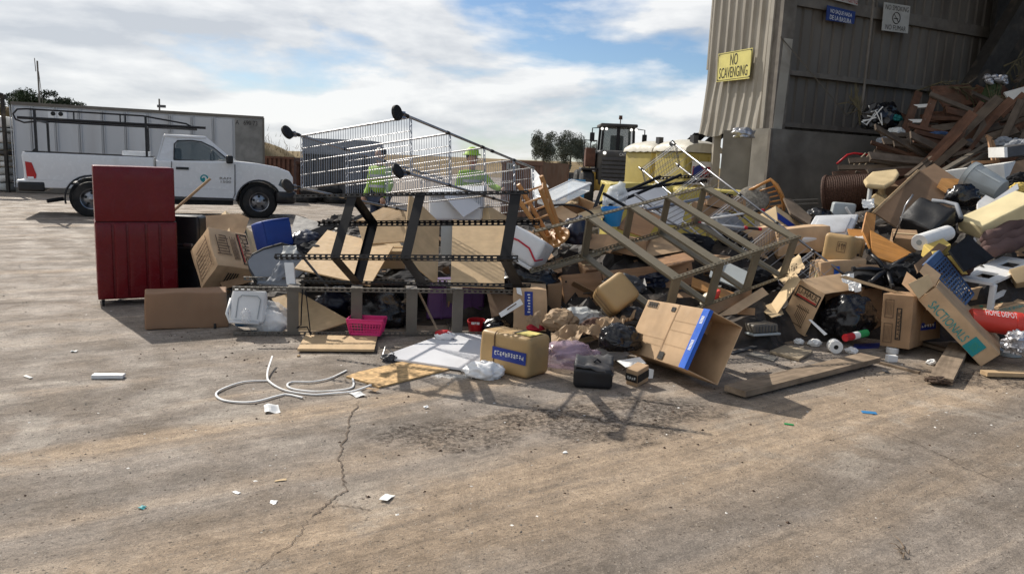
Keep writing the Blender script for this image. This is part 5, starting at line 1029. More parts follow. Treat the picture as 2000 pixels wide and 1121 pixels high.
sheet([at(1030, 615, 6.6), at(1058, 608, 6.6), at(1052, 640, 6.5), at(1028, 630, 6.5)], 10, 10, .03, 9, 14).build('brown_paper_bag', 'paper', smooth=25, label='small crumpled brown paper scrap against the upright taped box', cat='paper')
blob(at(1045, 640, 6.6), .08, .06, .03, 12, .4).build('red_cloth', 'redcloth', smooth=True, label='bit of red cloth behind the tan bundle with blue tape', cat='cloth')
pole('wooden_stick', 'thin wooden handle leaning in the dark bay of the grey frame', 'stick', (815, 565, 7.2), (855, 645, 6.7), .012, 'oldwood'); pole('board_offcut', 'pale stick slanting low in the dark bay by the pink basket', 'stick', (730, 632, 6.9), (795, 585, 7.1), .016, 'oldwood')
for x, y, Y, r3, sd, mt, nm, lab in ((740, 610, 7.1, (.3, .2, .2), 21, 'blackbag', 'bin_bag', 'glossy black bin bag in the dark bay above the pink basket'), (660, 590, 7.4, (.2, .2, .15), 22, 'navybag', 'garment', 'dark navy bundle behind the shaded particle board'), (800, 560, 7.5, (.25, .2, .15), 23, 'blackcloth', 'cloth_bundle', 'black cloth bundle under the middle bay of the shelving'), (970, 640, 6.95, (.14, .14, .1), 24, 'blackbag', 'bin_bag', 'small black bag behind the tan bundle with blue tape'), (1030, 545, 7.4, (.3, .25, .15), 25, 'blackbag', 'bin_bag', 'black bag under the white tote with red strap')):
    blob(at(x, y, Y), *r3, sd, .35).build(nm, mt, smooth=True, label=lab, cat='bag' if 'bag' in nm else 'cloth')
pole('metal_loop', 'curved thin metal handle in the dark bay', 'handle', (715, 625, 6.95), (762, 592, 7.0), .007, 'dullchrome')
# flat white panel, OSB, tan bundle
P = [gr(743, 703), gr(848, 665), gr(890, 655), gr(962, 662), gr(975, 692), gr(921, 729)]; rt = thing('laminate_board', 'flat white laminated panel lying on the ground under the tan bundle', 'panel', P[0]); MB().prism([p+V((0, 0, .03)) for p in P], .018).build('board', 'whitepanel', rt)
blob(gr(760, 705)+V((0, 0, .02)), .06, .05, .035, 3, .6).build('torn_wrapping', 'dkgrey', rt); MB().tube([gr(745, 706)+V((0, 0, .02)), gr(752, 698)+V((0, 0, .09)), gr(770, 702)+V((0, 0, .05))], .006, 5).build('bent_wire', 'dullchrome', rt)
MB().prism([p+V((0, 0, .014)) for p in (gr(676, 738), gr(700, 729), gr(790, 708), gr(878, 723), gr(810, 741), gr(740, 759), gr(712, 748))], .012).build('strand_board', 'osb', label='broken yellow strand board lying before the white panel', cat='board')
rt = thing('snack_packet', 'red and white plastic packet on the white panel', 'packet', gr(868, 668)); blob(gr(868, 668)+V((0, 0, .06)), .09, .06, .045, 4, .35).build('wrapper', 'whitebag', rt, smooth=True); blob(gr(868, 668)+V((-.01, 0, .08)), .075, .05, .035, 6, .2).build('print', 'redplastic', rt, smooth=True)
f = b3((1034, 662, 5.42), (937, 641), (1029, 742), (1077, 653), (.08, 0, .25)); O, a, b, c = f; rt = thing('wrapped_bundle', 'rounded tan wrapped bundle with dark blue tape standing on the white panel', 'parcel', O+b); rbox(O, a, b, c, r=.04, k=8, amp=.008, fq=5).build('wrapping', 'tanwrap', rt, smooth=True); n = outn(O, a, b, c)
def band_loop(rt, O, a, b, c, s, w_, r, mat, name='strap', g=.005):
    """band round a rounded box at fraction s of a"""
    ub, uc, ua = b.normalized(), c.normalized(), a.normalized(); B_, C__ = b.length, c.length; P = []
    for cx_, cy_, t0 in ((r, r, 180), (B_-r, r, 270), (B_-r, C__-r, 0), (r, C__-r, 90)):
        for k in range(5): t = math.radians(t0+90*k/4); P.append(O+ub*(cx_+(r+g)*math.cos(t))+uc*(cy_+(r+g)*math.sin(t)))
    mb = MB(); m = len(P)
    for p in P: mb.v += [p+a*s, p+a*s+ua*w_]
    for i in range(m): j = (i+1) % m; mb.f += [(2*i, 2*i+1, 2*j+1, 2*j), (2*i, 2*j, 2*j+1, 2*i+1)]
    return mb.build(name, mat, rt)
band_loop(rt, O, a, b, c, .66, .012, .04, 'brownboard', 'seam_lap', .006)
strip(rt, 'tape', 'navytape', O, a, b, n, .03, .70, .36, .66, .008); lines_print(rt, 'inkwhite', O, a, b, n, glyphs(5, 11, .07, .66, .44, .56), .0105)
nt_ = outn(O, a, c, b); strip(rt, 'label', 'labelyellow', O, a, c, nt_, .06, .34, .18, .75, .008); strip(rt, 'label_bar', 'inkblack', O, a, c, nt_, .35, .42, .18, .75, .008)
blob(gr(945, 738)+V((0, .02, .05)), .15, .1, .075, 14, .45, 2.5).build('plastic_bag', 'whitebag', smooth=True, label='crumpled white plastic bag at the foot of the tan bundle', cat='bag'); rt = MB().lathe(gr(925, 738)+V((0, 0, .004)), (.3, -.4, .8), [(0, .0), (0, .028), (.03, .03), (.034, .024), (.034, 0)], 14, cap=False).build('jar_stopper', 'dkgrey', smooth=35, label='small dark cap in the white powder by the white bag', cat='cap')
# stacked side: white tote with red strap, stool, lids
O = at(1003, 437, 7.35); a = at(1067, 474, 7.2)-O; b = at(1003, 512, 7.25)-O; b -= a*(b.dot(a)/a.dot(a)); c = a.cross(b).normalized()*.35; c = c if c.y > 0 else -c
rt = thing('storage_tote', 'white plastic tote with red strap right of the black shelving', 'tote', O+b); rbox(O, a, b*.85, c, r=.03, k=5, bulge=.01).build('tub', 'whiteplastic', rt, smooth=True); rbox(O+b*.86-a*.02, a*1.04, b*.12, c*1.05, r=.012).build('lid', 'whiteplastic', rt, smooth=True); n = outn(O, a, b, c)
MB().tube([O+a*x+b*y+n*.016 for x, y in ((0, .42), (.35, .36), (.7, .40), (.92, .58), (1.0, .64))], .009, 6).build('strap', 'redcloth', rt)
MB().tube([O+a*1.0+b*.64+n*.016, O+a*1.02+b*.5+c*.4], .008, 6).build('strap', 'redcloth', rt)
S = at(1082, 463, 7.95); Tt = at(1037, 372, 7.7); ax = (Tt-S).normalized(); ex = ax.cross(V((0, 1, .2))).normalized(); ey = ax.cross(ex).normalized(); HL = (Tt-S).length; rt = thing('bar_stool', 'light wooden stool upside down with its legs in the air', 'stool', S); MB().lathe(S-ax*.03, ax, [(0, 0), (0, .165), (.006, .175), (.024, .175), (.03, .165), (.03, 0)], 32, cap=False).build('seat', 'stoolwood', rt, smooth=30)
lg = []
for k in range(4):
    t = math.radians(35+90*k); d = ex*math.cos(t)+ey*math.sin(t); p, q = S+d*.10, S+ax*HL*1.08+d*.185; lg.append((p, q)); mb = MB().bar(p, q, .036, .036, d); mb.build('leg', 'stoolwood', rt)
for k in range(4):
    for s in ((.62 if k % 2 else .5), .9 if k % 2 else .84):
        (p, q), (p2, q2) = lg[k], lg[(k+1) % 4]; MB().tube([p+(q-p)*s, p2+(q2-p2)*s], .0105, 8).build('rung', 'stoolwood', rt, smooth=35)
for k in range(2): MB().bar(S+ax*.02+(ex*.12 if k else ey*.12), S+ax*.02-(ex*.12 if k else ey*.12), .03, .03, ax).build('seat_brace', 'stoolwood', rt)
f = (at(1049, 384, 8.6), at(1117, 352, 8.9)-at(1049, 384, 8.6), at(1085, 392, 8.3)-at(1049, 384, 8.6), V((0, 0, -.09))); rt = thing('clear_tray', 'clear plastic storage lid tilted behind the wooden stool', 'lid', f[0]); rbox(*f, r=.02, k=3).build('tray', 'clearplastic', rt, smooth=40); MB().tube([f[0], f[0]+f[1], f[0]+f[1]+f[2], f[0]+f[2], f[0]], .012, 6).build('rim', 'whiteplastic', rt)
board('plastic_cover', 'clear plastic sheet leaning against the brown trailer', 'lid', [(1038, 330, 9.3), (1044, 332, 9.2), (1072, 365, 8.8), (1040, 395, 8.8)], .008, 'clearplastic')
O = at(830, 418, 8.1); rt = thing('storage_tote', 'large translucent white tote behind the black shelving', 'tote', O); rbox(at(838, 432, 8.0), at(942, 432, 8.1)-at(838, 432, 8.0), V((-.02, .1, .27)), V((0, .4, .05)), r=.04, k=4, bulge=.015).build('tub', 'whiteplastic', rt, smooth=True); rbox(at(833, 384, 8.05), at(945, 383, 8.15)-at(833, 384, 8.05), V((0, .45, .06)), V((0, 0, .04)), r=.015).build('lid', 'whiteplastic', rt, smooth=40)
board('white_sheet', 'white board tilted up inside the translucent tote', 'board', [(868, 383, 8.05), (896, 372, 8.2), (940, 402, 8.1), (905, 425, 7.9)], .01, 'whitepanel')
f = b3((953, 400, 8.2), (918, 432), (1000, 428), (962, 450), (.1, .1, 0)); carton('carton', 'pale open box corner beside the translucent tote', f, 'card_pale', seed=8)
board('grey_board', 'grey board standing between the particle boards', 'board', [(862, 440, 7.6), (884, 440, 7.6), (884, 500, 7.5), (860, 500, 7.5)], .02, 'greyplastic')
# ------------------------------------------------------------------ chrome wire trolley
def wire_shelf(rt, O, b, c, n, mat='chrome', nb=44, nc=3, edge=.03):
    """wire shelf spanned by b (long) and c (short), n = thickness direction"""
    mb = MB()
    for i in range(nb+1): mb.tube([O+b*(i/nb), O+b*(i/nb)+c], .0022, 4, False)
    for i in range(nc+2): mb.tube([O+c*(i/(nc+1))-n*.004, O+c*(i/(nc+1))+b-n*.004], .003, 4, False)
    mb.build('wire_deck', mat, rt); ed = MB(); N_ = n*edge
    for p, q in ((O, O+b), (O+c, O+b+c), (O, O+c), (O+b, O+b+c)):
        for o in (V(), N_): ed.tube([p+o, q+o], .004, 5, False)
        k = max(3, int((q-p).length/.045)); ed.tube([p+(q-p)*(i/k)+(N_ if i % 2 else V()) for i in range(k+1)], .003, 4, False)
    ed.build('wire_truss', mat, rt)
f = b3((793, 226, 6.3), (580, 263), (795, 338), (1043, 330), (.4, -.1, 1.8)); O, a, b, c = f        # a: shelf length, b: shelf depth (down), c: along the posts
rt = thing('wire_trolley', 'chrome wire shelving trolley lying on its side with black casters up', 'trolley', O+b); uc = c.normalized()
for k, (o, e) in enumerate(((O, 1.0), (O+a, .55), (O+b, .95), (O+a+b, .95))):
    MB().tube([o-uc*.02, o+c*1.0], .0127, 10).build('post', 'dullchrome', rt, smooth=True)
    for s in (.0, .26, .52, .60, .80): MB().tube([o+c*s-uc*.015, o+c*s+uc*.03], .0165, 10).build('clamp', 'blackplastic', rt, smooth=True)
    w0 = o-uc*.10+a.normalized()*.02; dw = (a.normalized()*.8+b.normalized()*.3).normalized() if k else a.normalized()
    cs = MB().lathe(w0-b.normalized()*0-dw*.016, dw, [(0, .02), (0, .056), (.005, .064), (.026, .064), (.031, .056), (.031, .02)], 24).build('caster', 'rubber', rt, smooth=30)
    MB().bar(o-uc*.01, w0+dw*.026, .055, .012, dw).build('caster_fork', 'dullchrome', cs); MB().tube([o-uc*.05, o+uc*.02], .014, 8).build('caster_stem', 'dullchrome', cs)
for s in (.02, .27, .53, .79, .985): wire_shelf(rt, O+c*s, a, b, uc)
# ------------------------------------------------------------------ centre of the pile
f = b3((1128, 418, 8.4), (1088, 398), (1173, 402), (1130, 452), (.25, .3, 0)); rt = carton('carton', 'open cardboard box with folded flaps behind the wooden stool', f, 'card', open='c0', seed=3); flap(rt, [(1088, 398, 8.6), (1128, 418, 8.35), (1110, 440, 8.2), (1078, 415, 8.4)]); flap(rt, [(1128, 418, 8.4), (1173, 402, 8.6), (1180, 425, 8.4), (1140, 440, 8.2)], 'card_pale')
sheet([at(1088, 388, 8.9), at(1130, 390, 8.9), at(1128, 402, 8.7), at(1086, 402, 8.7)], 12, 8, .04, 4, 9).build('cream_cloth', 'card_pale', smooth=True, label='crumpled cream paper on top of the open cardboard box', cat='paper')
rt = thing('water_bottle', 'large clear water bottle behind the black rails', 'bottle', at(1207, 395, 8.9)); MB().lathe(at(1196, 402, 8.9), (.35, .1, .9), [(0, 0), (0, .12), (.02, .13), (.07, .125), (.09, .13), (.14, .125), (.16, .13), (.2, .12), (.26, .05), (.3, .04), (.3, 0)], 24, cap=False).build('bottle', 'clearplastic', rt, smooth=True)
rt = bucket('bucket', 'bright blue plastic tub right of the stool', at(1194, 440, 8.5), (0, -.1, 1), .2, .1, .125, 'skyblue', 'tub')
sheet([at(1178, 378, 8.9), at(1208, 374, 9), at(1206, 400, 8.8), at(1176, 402, 8.8)], 8, 8, .03, 6, 9).build('white_bag', 'whitebag', smooth=True, label='white plastic bag above the bright blue tub', cat='bag')
O = at(1152, 404, 8.7); rt = thing('padded_bar', 'black chair armrest standing up by the blue tub', 'armrest', O); MB().bar(at(1160, 410, 8.6), at(1178, 362, 8.7), .075, .04, V((1, 0, 0))).build('pad', 'blackplastic', rt); MB().bar(at(1178, 378, 8.65), at(1230, 408, 8.5), .035, .03).build('bracket', 'blacksteel', rt)
for i, (p, q, lab) in enumerate((((1170, 398, 8.9), (1290, 345, 9.2), 'black steel tube rising towards the chrome rack, upper of the crossing pair'), ((1190, 402, 8.8), (1330, 342, 9.3), 'black steel tube just below the upper crossing one'), ((1200, 374, 9.2), (1380, 352, 9.4), 'long black tube behind the olive frame'), ((1240, 380, 8.9), (1300, 420, 8.6), 'short bare metal tube by the brown board'), ((1262, 410, 8.6), (1385, 385, 8.9), 'grey metal tube across the olive frame'))): pole('metal_tube', lab, 'tube', p, q, .02, 'blacksteel' if i < 3 else 'dullchrome', group='loose tubes in the middle of the pile')
mb = slotted(MB(), at(1280, 346, 9.6), at(1392, 340, 9.8), .04, V((0, 0, -1)), V((0, 1, 0))); mb.build('slotted_angle', 'blacksteel', label='loose black slotted angle bar before the yellow toilets', cat='bar'); mb = slotted(MB(), at(1385, 372, 9.3), at(1432, 380, 9.3), .05, V((0, 0, -1)), V((0, 1, 0))); mb.build('slotted_angle', 'blacksteel', label='short black slotted angle bar under the chrome rack', cat='bar')
board('brown_board', 'reddish brown laminated board inside the olive frame', 'board', [(1240, 399, 8.7), (1291, 424, 8.6), (1264, 464, 8.4), (1205, 446, 8.5)], .018, 'melamine'); board('cardboard_sheet', 'brown cardboard sheet leaning under the first olive beam', 'cardboard', [(1150, 455, 8.2), (1190, 458, 8.2), (1208, 472, 8.1), (1192, 492, 7.9), (1146, 486, 8.0)], .006, 'card_dark')
blob(at(1125, 455, 8.15), .16, .14, .17, 33, .35).build('bin_bag', 'navybag', smooth=True, label='dark navy bag below the seat of the upturned stool', cat='bag')
pts = [at(1100+72*math.cos(t*.2)*.9, 434-34*math.sin(t*.2), 8.2) for t in range(1, 15)]; MB().tube(pts, .014, 6).build('black_hose', 'blackplastic', smooth=True, label='black hose arched over the cardboard behind the stool', cat='hose')
# brown cabinet on its side
O = at(1096, 538, 7.55); a = at(1352, 512, 7.75)-O; b = at(1102, 604, 7.45)-O; b -= a*(b.dot(a)/a.dot(a)); c = a.cross(b).normalized()*.4; c = c if c.y > 0 else -c
rt = thing('cabinet', 'light brown flat-pack cabinet lying in the middle of the pile', 'cabinet', O+b); n = outn(O, a, b, c)
for s0, s1, mt in ((0, .30, 'melamine'), (.305, .995, 'melamine')): rbox(O+a*s0, a*(s1-s0), b, c*.045, r=.003).build('front_panel', mt, rt, smooth=30)
rbox(O+c*.05, a, b*.04, c*.95, r=.003).build('top_panel', 'melamine', rt, smooth=30); rbox(O+a*.985+c*.05+b*.045, a*.015, b*.95, c*.95, r=.003).build('side_panel', 'melamine', rt, smooth=30); rbox(O+c*.05+b*.045, a*.015, b*.95, c*.95, r=.003).build('side_panel', 'melamine', rt, smooth=30)
for s, v in ((.03, .2), (.03, .8), (.955, .2), (.955, .8)): MB().lathe(O+a*s+b*v+n*.001, n, [(0, .011), (.002, .011)], 10).build('screw_hole', 'black', rt)
board('brown_board', 'flat light brown board on top of the lying cabinet', 'board', [(1272, 507, 7.9), (1340, 492, 8.2), (1356, 508, 7.8), (1290, 522, 7.5)], .018, 'melamine')
board('white_board', 'pale grey panel leaning behind the lower olive beams', 'panel', [(1395, 500, 8.0), (1470, 535, 7.6), (1450, 566, 7.4), (1385, 540, 7.7)], .02, 'greyplastic'); board('rough_plank', 'rough reddish plank under the lower olive rail', 'plank', [(1352, 540, 7.6), (1440, 575, 7.3), (1432, 590, 7.2), (1350, 560, 7.5)], .03, 'stoolwood')
for i, (P, lab) in enumerate((([(1372, 600, 6.9), (1470, 558, 7.3), (1466, 582, 7.2), (1380, 622, 6.8)], 'tan cardboard strip under the lower end of the olive frame'), ([(1395, 620, 6.8), (1490, 560, 7.2), (1500, 575, 7.2), (1440, 612, 6.9)], 'second tan cardboard strip beneath the olive frame, further right'))): board('cardboard_strip', lab, 'cardboard', P, .006, 'card' if i else 'card_dark')
rt = thing('detergent_bottle', 'cream detergent bottle with red cap and label under the olive frame', 'bottle', at(1388, 598, 7.0)); rbox(at(1368, 600, 7.0), at(1400, 590, 7.0)-at(1368, 600, 7.0), V((.03, .0, .12)), V((0, .1, 0)), r=.035, k=4).build('bottle', 'detergent', rt, smooth=True); rbox(at(1385, 590, 6.97), at(1404, 584, 6.97)-at(1385, 590, 6.97), V((.02, 0, .09)), V((0, .1, 0)), r=.02, k=3).build('cap', 'orangered', rt, smooth=True)
# tilted tan bundle
f = b3m((1164, 561, 6.5), (1213, 524, 6.62), (1192, 621, 6.38), .26); O, a, b, c = f; rt = thing('wrapped_bundle', 'tan wrapped bundle tilted with its flat dusty end facing out, mid pile', 'parcel', O+b); rbox(O, a, b, c, r=.05, k=7, amp=.008, fq=5).build('wrapping', 'tanwrap', rt, smooth=True)
for s in (.35, .6): band_loop(rt, O, c, a, b, s, .01, .05, 'brownboard', 'tape_edge', .005)
# crumpled paper and bags at the front
sheet([at(1076, 650, 6.25), at(1243, 612, 6.5), at(1205, 648, 6.1), at(1077, 682, 5.95)], 34, 14, .07, 2, 6).build('kraft_paper', 'paper', smooth=35, label='long crumpled brown packing paper in front of the tilted tan bundle', cat='paper')
for x, y, Y, r3, sd, mt, lab in ((1095, 628, 6.6, (.16, .13, .11), 41, 'paper', 'brown paper lump beside the upright taped box'), (1135, 622, 6.7, (.2, .14, .1), 42, 'ltgreyfabric', 'grey paper lump under the tilted tan bundle'), (1165, 640, 6.45, (.14, .1, .09), 43, 'brownfabric', 'small dark brown paper lump under the tilted tan bundle'), (1230, 620, 6.7, (.16, .14, .1), 45, 'dkgrey', 'dark grey lump left of the blue taped carton')): blob(at(x, y, Y), *r3, sd, .4, 2.4).build('crumpled_paper', mt, smooth=30, label=lab, cat='paper')
MB().prism([p+V((0, 0, .06)) for p in (gr(1074, 690), gr(1195, 655), gr(1200, 662), gr(1078, 700))], .012).build('thin_board', 'palewood', label='thin pale board edge under the crumpled packing paper', cat='board')
blob(at(1212, 662, 5.95), .17, .14, .13, 51, .38, 1.5, 5).build('bin_bag', 'blackbag', smooth=True, label='shiny black bin bag behind the small printed box', cat='bag'); g_ = gr(1112, 725); blob(g_+V((.0, .12, .09)), .24, .13, .12, 52, .45, 2.8).build('shrink_film', 'purplefilm', smooth=True, label='crumpled purplish clear film right of the tan bundle', cat='film')
blob(gr(1190, 705)+V((0, 0, .06)), .16, .06, .05, 53, .5, 3).build('clear_wrapper', 'film', smooth=True, label='clear plastic wrapper behind the black bin', cat='wrapper')
O = gr(1119, 758); a = gr(1197, 763)-O; bk = V((-a.y, a.x, 0)).normalized(); rt = thing('plastic_bin', 'battered black plastic bin with grey top in front of the carton', 'bin', O); rbox(O+V((0, 0, .003)), a, bk*.26, V((0, 0, .155)), r=.03, k=5, amp=.012, fq=6).build('tub', 'blackplastic', rt, smooth=True); sheet([O+a*-.0+bk*.0+V((0, 0, .165)), O+a*1.0+V((0, 0, .135)), O+a*1.02+bk*.27+V((0, 0, .19)), O+a*.06+bk*.27+V((0, 0, .2))], 12, 10, .02, 4, 8, t=.012).build('sagging_lid', 'dkgrey', rt, smooth=True); MB().tube([O+a*.5+bk*.1+V((0, 0, .185)), O+a*.58+bk*.12+V((0, 0, .2)), O+a*.68+bk*.12+V((0, 0, .178))], .008, 6).build('handle', 'blackplastic', rt)
gq = gr(1244, 757); f = b3((1245, 726, gq.y), (1223, 719), (1267, 713), (1244, 757), (.08, .15, .02)); O, a, b, c = f; rt = carton('carton', 'little box with black printed sides next to the black bin', f, 'card', amp=.003); n = outn(O, a, c, b); lines_print(rt, 'inkblack', O, a, c, n, [(0, 1, .25, .72)], .004, 'black_print'); n = outn(O, b, c, a); lines_print(rt, 'inkblack', O, b, c, n, [(0, 1, .25, .72)], .004, 'black_print'); lines_print(rt, 'inkwhite', O, a, c, outn(O, a, c, b), glyphs(9, 4, .1, .9, .4, .6), .0065, 'white_print')
board('white_paper', 'crumpled white paper on the little printed box', 'paper', [(1205, 703, 5.7), (1250, 698, 5.8), (1262, 708, 5.65), (1222, 718, 5.55)], .003, 'whitepaper'); board('receipt', 'narrow printed slip standing behind the little printed box', 'paper', [(1266, 718, 5.7), (1277, 722, 5.7), (1274, 747, 5.6), (1262, 745, 5.6)], .002, 'whitepaper')
# big open carton with blue tape
gq = gr(1402, 752); f = b3((1337, 720, 5.28), (1222, 684), (1388, 605), (1402, 752), (.12, .3, .3)); O, a, b, c = f
rt = carton('carton', 'large open cardboard box with bright blue taped edge at the front', f, 'card', open='a0', amp=.008, seed=6, t=.007); n = outn(O, a, b, c)
strip(rt, 'blue_tape', 'bluetape', O, a, b, n, -.005, .085, 0, 1, .006); MB().box(O-a.normalized()*.004-n*-.004, b, -n*.03, -a.normalized()*.002).build('blue_tape', 'bluetape', rt)
strip(rt, 'seam', 'card_dark', O, a, b, n, .445, .452, 0, 1, .005, .001)
lines_print(rt, 'card_dark', O, a, b, n, [(.46, 1, .36, .363), (.46, 1, .24, .243), (.1, .44, .30, .303), (.1, .44, .72, .723), (.1, .44, .55, .553)], .005, 'crease')
frame_print(rt, 'inkblack', O, a, b, n, .78, .96, .87, .97, .006, .006); lines_print(rt, 'inkblack', O, a, b, n, [(.80+.04*i, .825+.04*i, .89, .955) for i in range(4)]+[(.48, .54, .86, .94), (.36, .44, .03, .16)], .006); lines_print(rt, 'inkwhite', O, a, b, n, [(.02, .06, .3+.022*i, .312+.022*i) for i in range(8)]+[(.02, .06, .75+.022*i, .762+.022*i) for i in range(6)], .0085, 'tape_print')
flap(rt, [(1388, 606, 5.75), (1440, 648, 6.15), (1428, 690, 6.05), (1360, 640, 5.7)], 'card', .006); flap(rt, [(1398, 634, 6.0), (1440, 645, 6.25), (1425, 678, 6.1)], 'card_pale', .006)
# ------------------------------------------------------------------ lower right of the centre
f = b3((1612, 574, 7.1), (1562, 545), (1571, 658), (1690, 562), (.1, -.1, .45)); O, a, b, c = f; rt = carton('moving_box', 'open moving box with red lettering strip resting on the ground', f, 'card', open='b1' if False else 'a0', amp=.012, seed=12); n = outn(O, a, b, c)
frame_print(rt, 'inkblack', O, a, b, n, .06, .92, .10, .34, .012); text('U-HAUL', O+a*.86+b*.25, a*-.74, b*-.12, 'inkblack', rt, nrm=n, off=.006); strip(rt, 'red_print_bar', 'inkred', O, a, b, n, .12, .86, .275, .31, .006); lines_print(rt, 'inkgrey', O, a, b, n, [(.25+.06*i, .27+.06*i, .45, .9-.03*i) for i in range(7)]+[(.2, .7, .5, .52), (.22, .65, .85, .87)], .006)
flap(rt, [(1562, 545, 7.2), (1552, 530, 7.4), (1500, 600, 7.3), (1518, 614, 7.1)], 'card_pale', .006); flap(rt, [(1482, 603, 7.2), (1520, 585, 7.4), (1530, 615, 7.1), (1508, 618, 7.0)], 'card_pale')
rt = thing('paper_sack', 'cream printed paper sack above the open moving box', 'sack', at(1540, 545, 7.6)); sheet([at(1507, 535, 7.7), at(1560, 500, 8.0), at(1572, 520, 7.7), at(1530, 556, 7.4)], 14, 10, .03, 12, 7).build('sack', 'card_pale', rt, smooth=30); lines_print(rt, 'inkgrey', at(1528, 545, 7.36), at(1556, 528, 7.5)-at(1528, 545, 7.36), V((0, .03, .1)), V((0, -1, .3)).normalized(), glyphs(4, 6, 0, 1, .1, .8), .03)
f = b3((1471, 635, 6.75), (1412, 618), (1521, 632), (1471, 659), (.1, .15, 0)); O, a, b, c = f; rt = thing('metal_roasting_tray', 'grey ribbed metal tray lying under the olive frame', 'tray', O+c); rbox(O, a, b, c*.72, r=.02, k=4).build('tub', 'greysteel', rt, smooth=True); rbox(O+c*.72-a*.04-b*.04, a*1.08, b*1.08, c*.18, r=.008).build('rim', 'greyplastic', rt, smooth=40); n = outn(O, b, c, a)
for i in range(7): MB().box(O+b*(.1+.12*i)+c*.1+n*.001, b*.045, c*.55, n*.006).build('rib', 'dkgrey', rt)
blob(at(1655, 622, 7.2), .26, .2, .22, 61, .42, 1.4, 5).build('bin_bag', 'blackbag', smooth=True, label='black bin bag inside the open moving box', cat='bag'); blob(at(1690, 545, 7.7), .2, .18, .1, 62, .4).build('bin_bag', 'blackcloth', smooth=True, label='black cloth under the office chair base', cat='cloth')
board('cardboard_sheet', 'dark side panel of a broken box behind the black bin bag', 'cardboard', [(1612, 572, 7.5), (1722, 562, 7.7), (1726, 640, 7.6), (1612, 655, 7.4)], .006, 'card_dark'); board('bent_lath', 'long thin pale lath over the black bin bag', 'lath', [(1640, 541, 7.2), (1650, 538, 7.2), (1790, 580, 6.9), (1788, 584, 6.9)], .01, 'palewood')
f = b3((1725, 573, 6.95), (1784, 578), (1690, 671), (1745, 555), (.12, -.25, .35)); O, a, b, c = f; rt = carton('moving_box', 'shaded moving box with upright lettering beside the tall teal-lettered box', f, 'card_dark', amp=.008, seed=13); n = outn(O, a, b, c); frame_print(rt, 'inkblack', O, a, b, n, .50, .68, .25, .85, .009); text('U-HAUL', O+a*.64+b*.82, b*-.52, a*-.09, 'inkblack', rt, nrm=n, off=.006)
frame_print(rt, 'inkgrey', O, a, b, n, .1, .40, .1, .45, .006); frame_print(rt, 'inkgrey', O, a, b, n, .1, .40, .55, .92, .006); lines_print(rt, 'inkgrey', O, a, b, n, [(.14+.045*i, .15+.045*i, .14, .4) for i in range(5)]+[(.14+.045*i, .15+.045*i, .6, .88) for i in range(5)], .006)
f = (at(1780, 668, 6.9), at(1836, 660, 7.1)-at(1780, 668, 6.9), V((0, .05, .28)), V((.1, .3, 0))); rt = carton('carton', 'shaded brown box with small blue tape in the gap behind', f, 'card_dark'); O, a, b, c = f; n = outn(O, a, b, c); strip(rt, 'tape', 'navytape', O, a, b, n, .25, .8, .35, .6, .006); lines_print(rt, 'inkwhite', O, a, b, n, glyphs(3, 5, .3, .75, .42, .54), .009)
# tall box with teal lettering
f = b3((1827, 560, 6.75), (1792, 585), (1950, 694), (1840, 538), (.03, -.3, .25)); O, a, b, c = f; rt = carton('tall_box', 'tall narrow open box with teal lettering leaning on the pile', f, 'card', open='b0', amp=.004, seed=15); n = outn(O, a, b, c)
text('SACTIONALS', O+a*.86+b*.12, b*.55, a*-.42, 'inkteal', rt, nrm=n, off=.006); strip(rt, 'teal_patch', 'teal', O, a, b, n, .22, .98, .70, .86, .006); text('SIDE', O+a*.8+b*.745, b*.075, a*-.40, 'inkgreen', rt, nrm=n, off=.009)
flap(rt, [(1776, 554, 6.75), (1811, 536, 6.85), (1825, 558, 6.8), (1792, 584, 6.75)], 'card_pale'); flap(rt, [(1795, 531, 7.0), (1808, 512, 7.1), (1837, 537, 7.0), (1826, 559, 6.85)], 'card'); flap(rt, [(1760, 552, 7.0), (1772, 533, 7.1), (1795, 548, 6.9), (1790, 582, 6.8)], 'card_dark')
P = [at(1897, 598, 7.9), at(2010, 540, 8.3), at(2045, 600, 7.6), at(1948, 624, 7.45)]; O = P[3]; a = P[2]-P[3]; b = P[0]-P[3]; c = a.cross(b).normalized()*.16; c = c if c.z < 0 else -c; rt = carton('flat_box', 'flat brown box with teal lettering lying at the right edge', (O, a, b-a*(b.dot(a)/a.dot(a)), c), 'card', amp=.004); n = outn(O, a, b, c); text('SACTIONALS', O+a*.12+b*.28, a*.7, b*.16, 'inkteal', rt, nrm=n, off=.006); strip(rt, 'seam', 'card_dark', O, a, b, n, 0, 1, .58, .60, .004); lines_print(rt, 'inkgreen', O, a, b, n, [(.1, .16, .8, .9), (.5, .55, .78, .88)], .006)
f = (at(1897, 588, 7.9), at(1945, 578, 8.1)-at(1897, 588, 7.9), V((0, .02, .12)), V((.06, .3, 0))); carton('carton', 'small plain box between white shelf and red bucket', f, 'card'); f = b3((1985, 555, 7.9), (1970, 527), (2030, 540), (1980, 575), (.1, .2, 0)); carton('carton', 'small tan box against the right edge above the flat box', f, 'card_pale')
rt = bucket('bucket', 'orange-red bucket lying on its side by the tall box', at(1894, 622, 7.05), at(1984, 634, 6.95)-at(1894, 622, 7.05), .43, .1, .115, 'orangered'); ax = (at(1984, 634, 6.95)-at(1894, 622, 7.05)).normalized(); up_ = V((0, -.6, .75)); up_ = (up_-ax*up_.dot(ax)).normalized(); sd_ = ax.cross(up_)
mb = MB(); cu = bpy.data.curves.new('t', 'FONT')
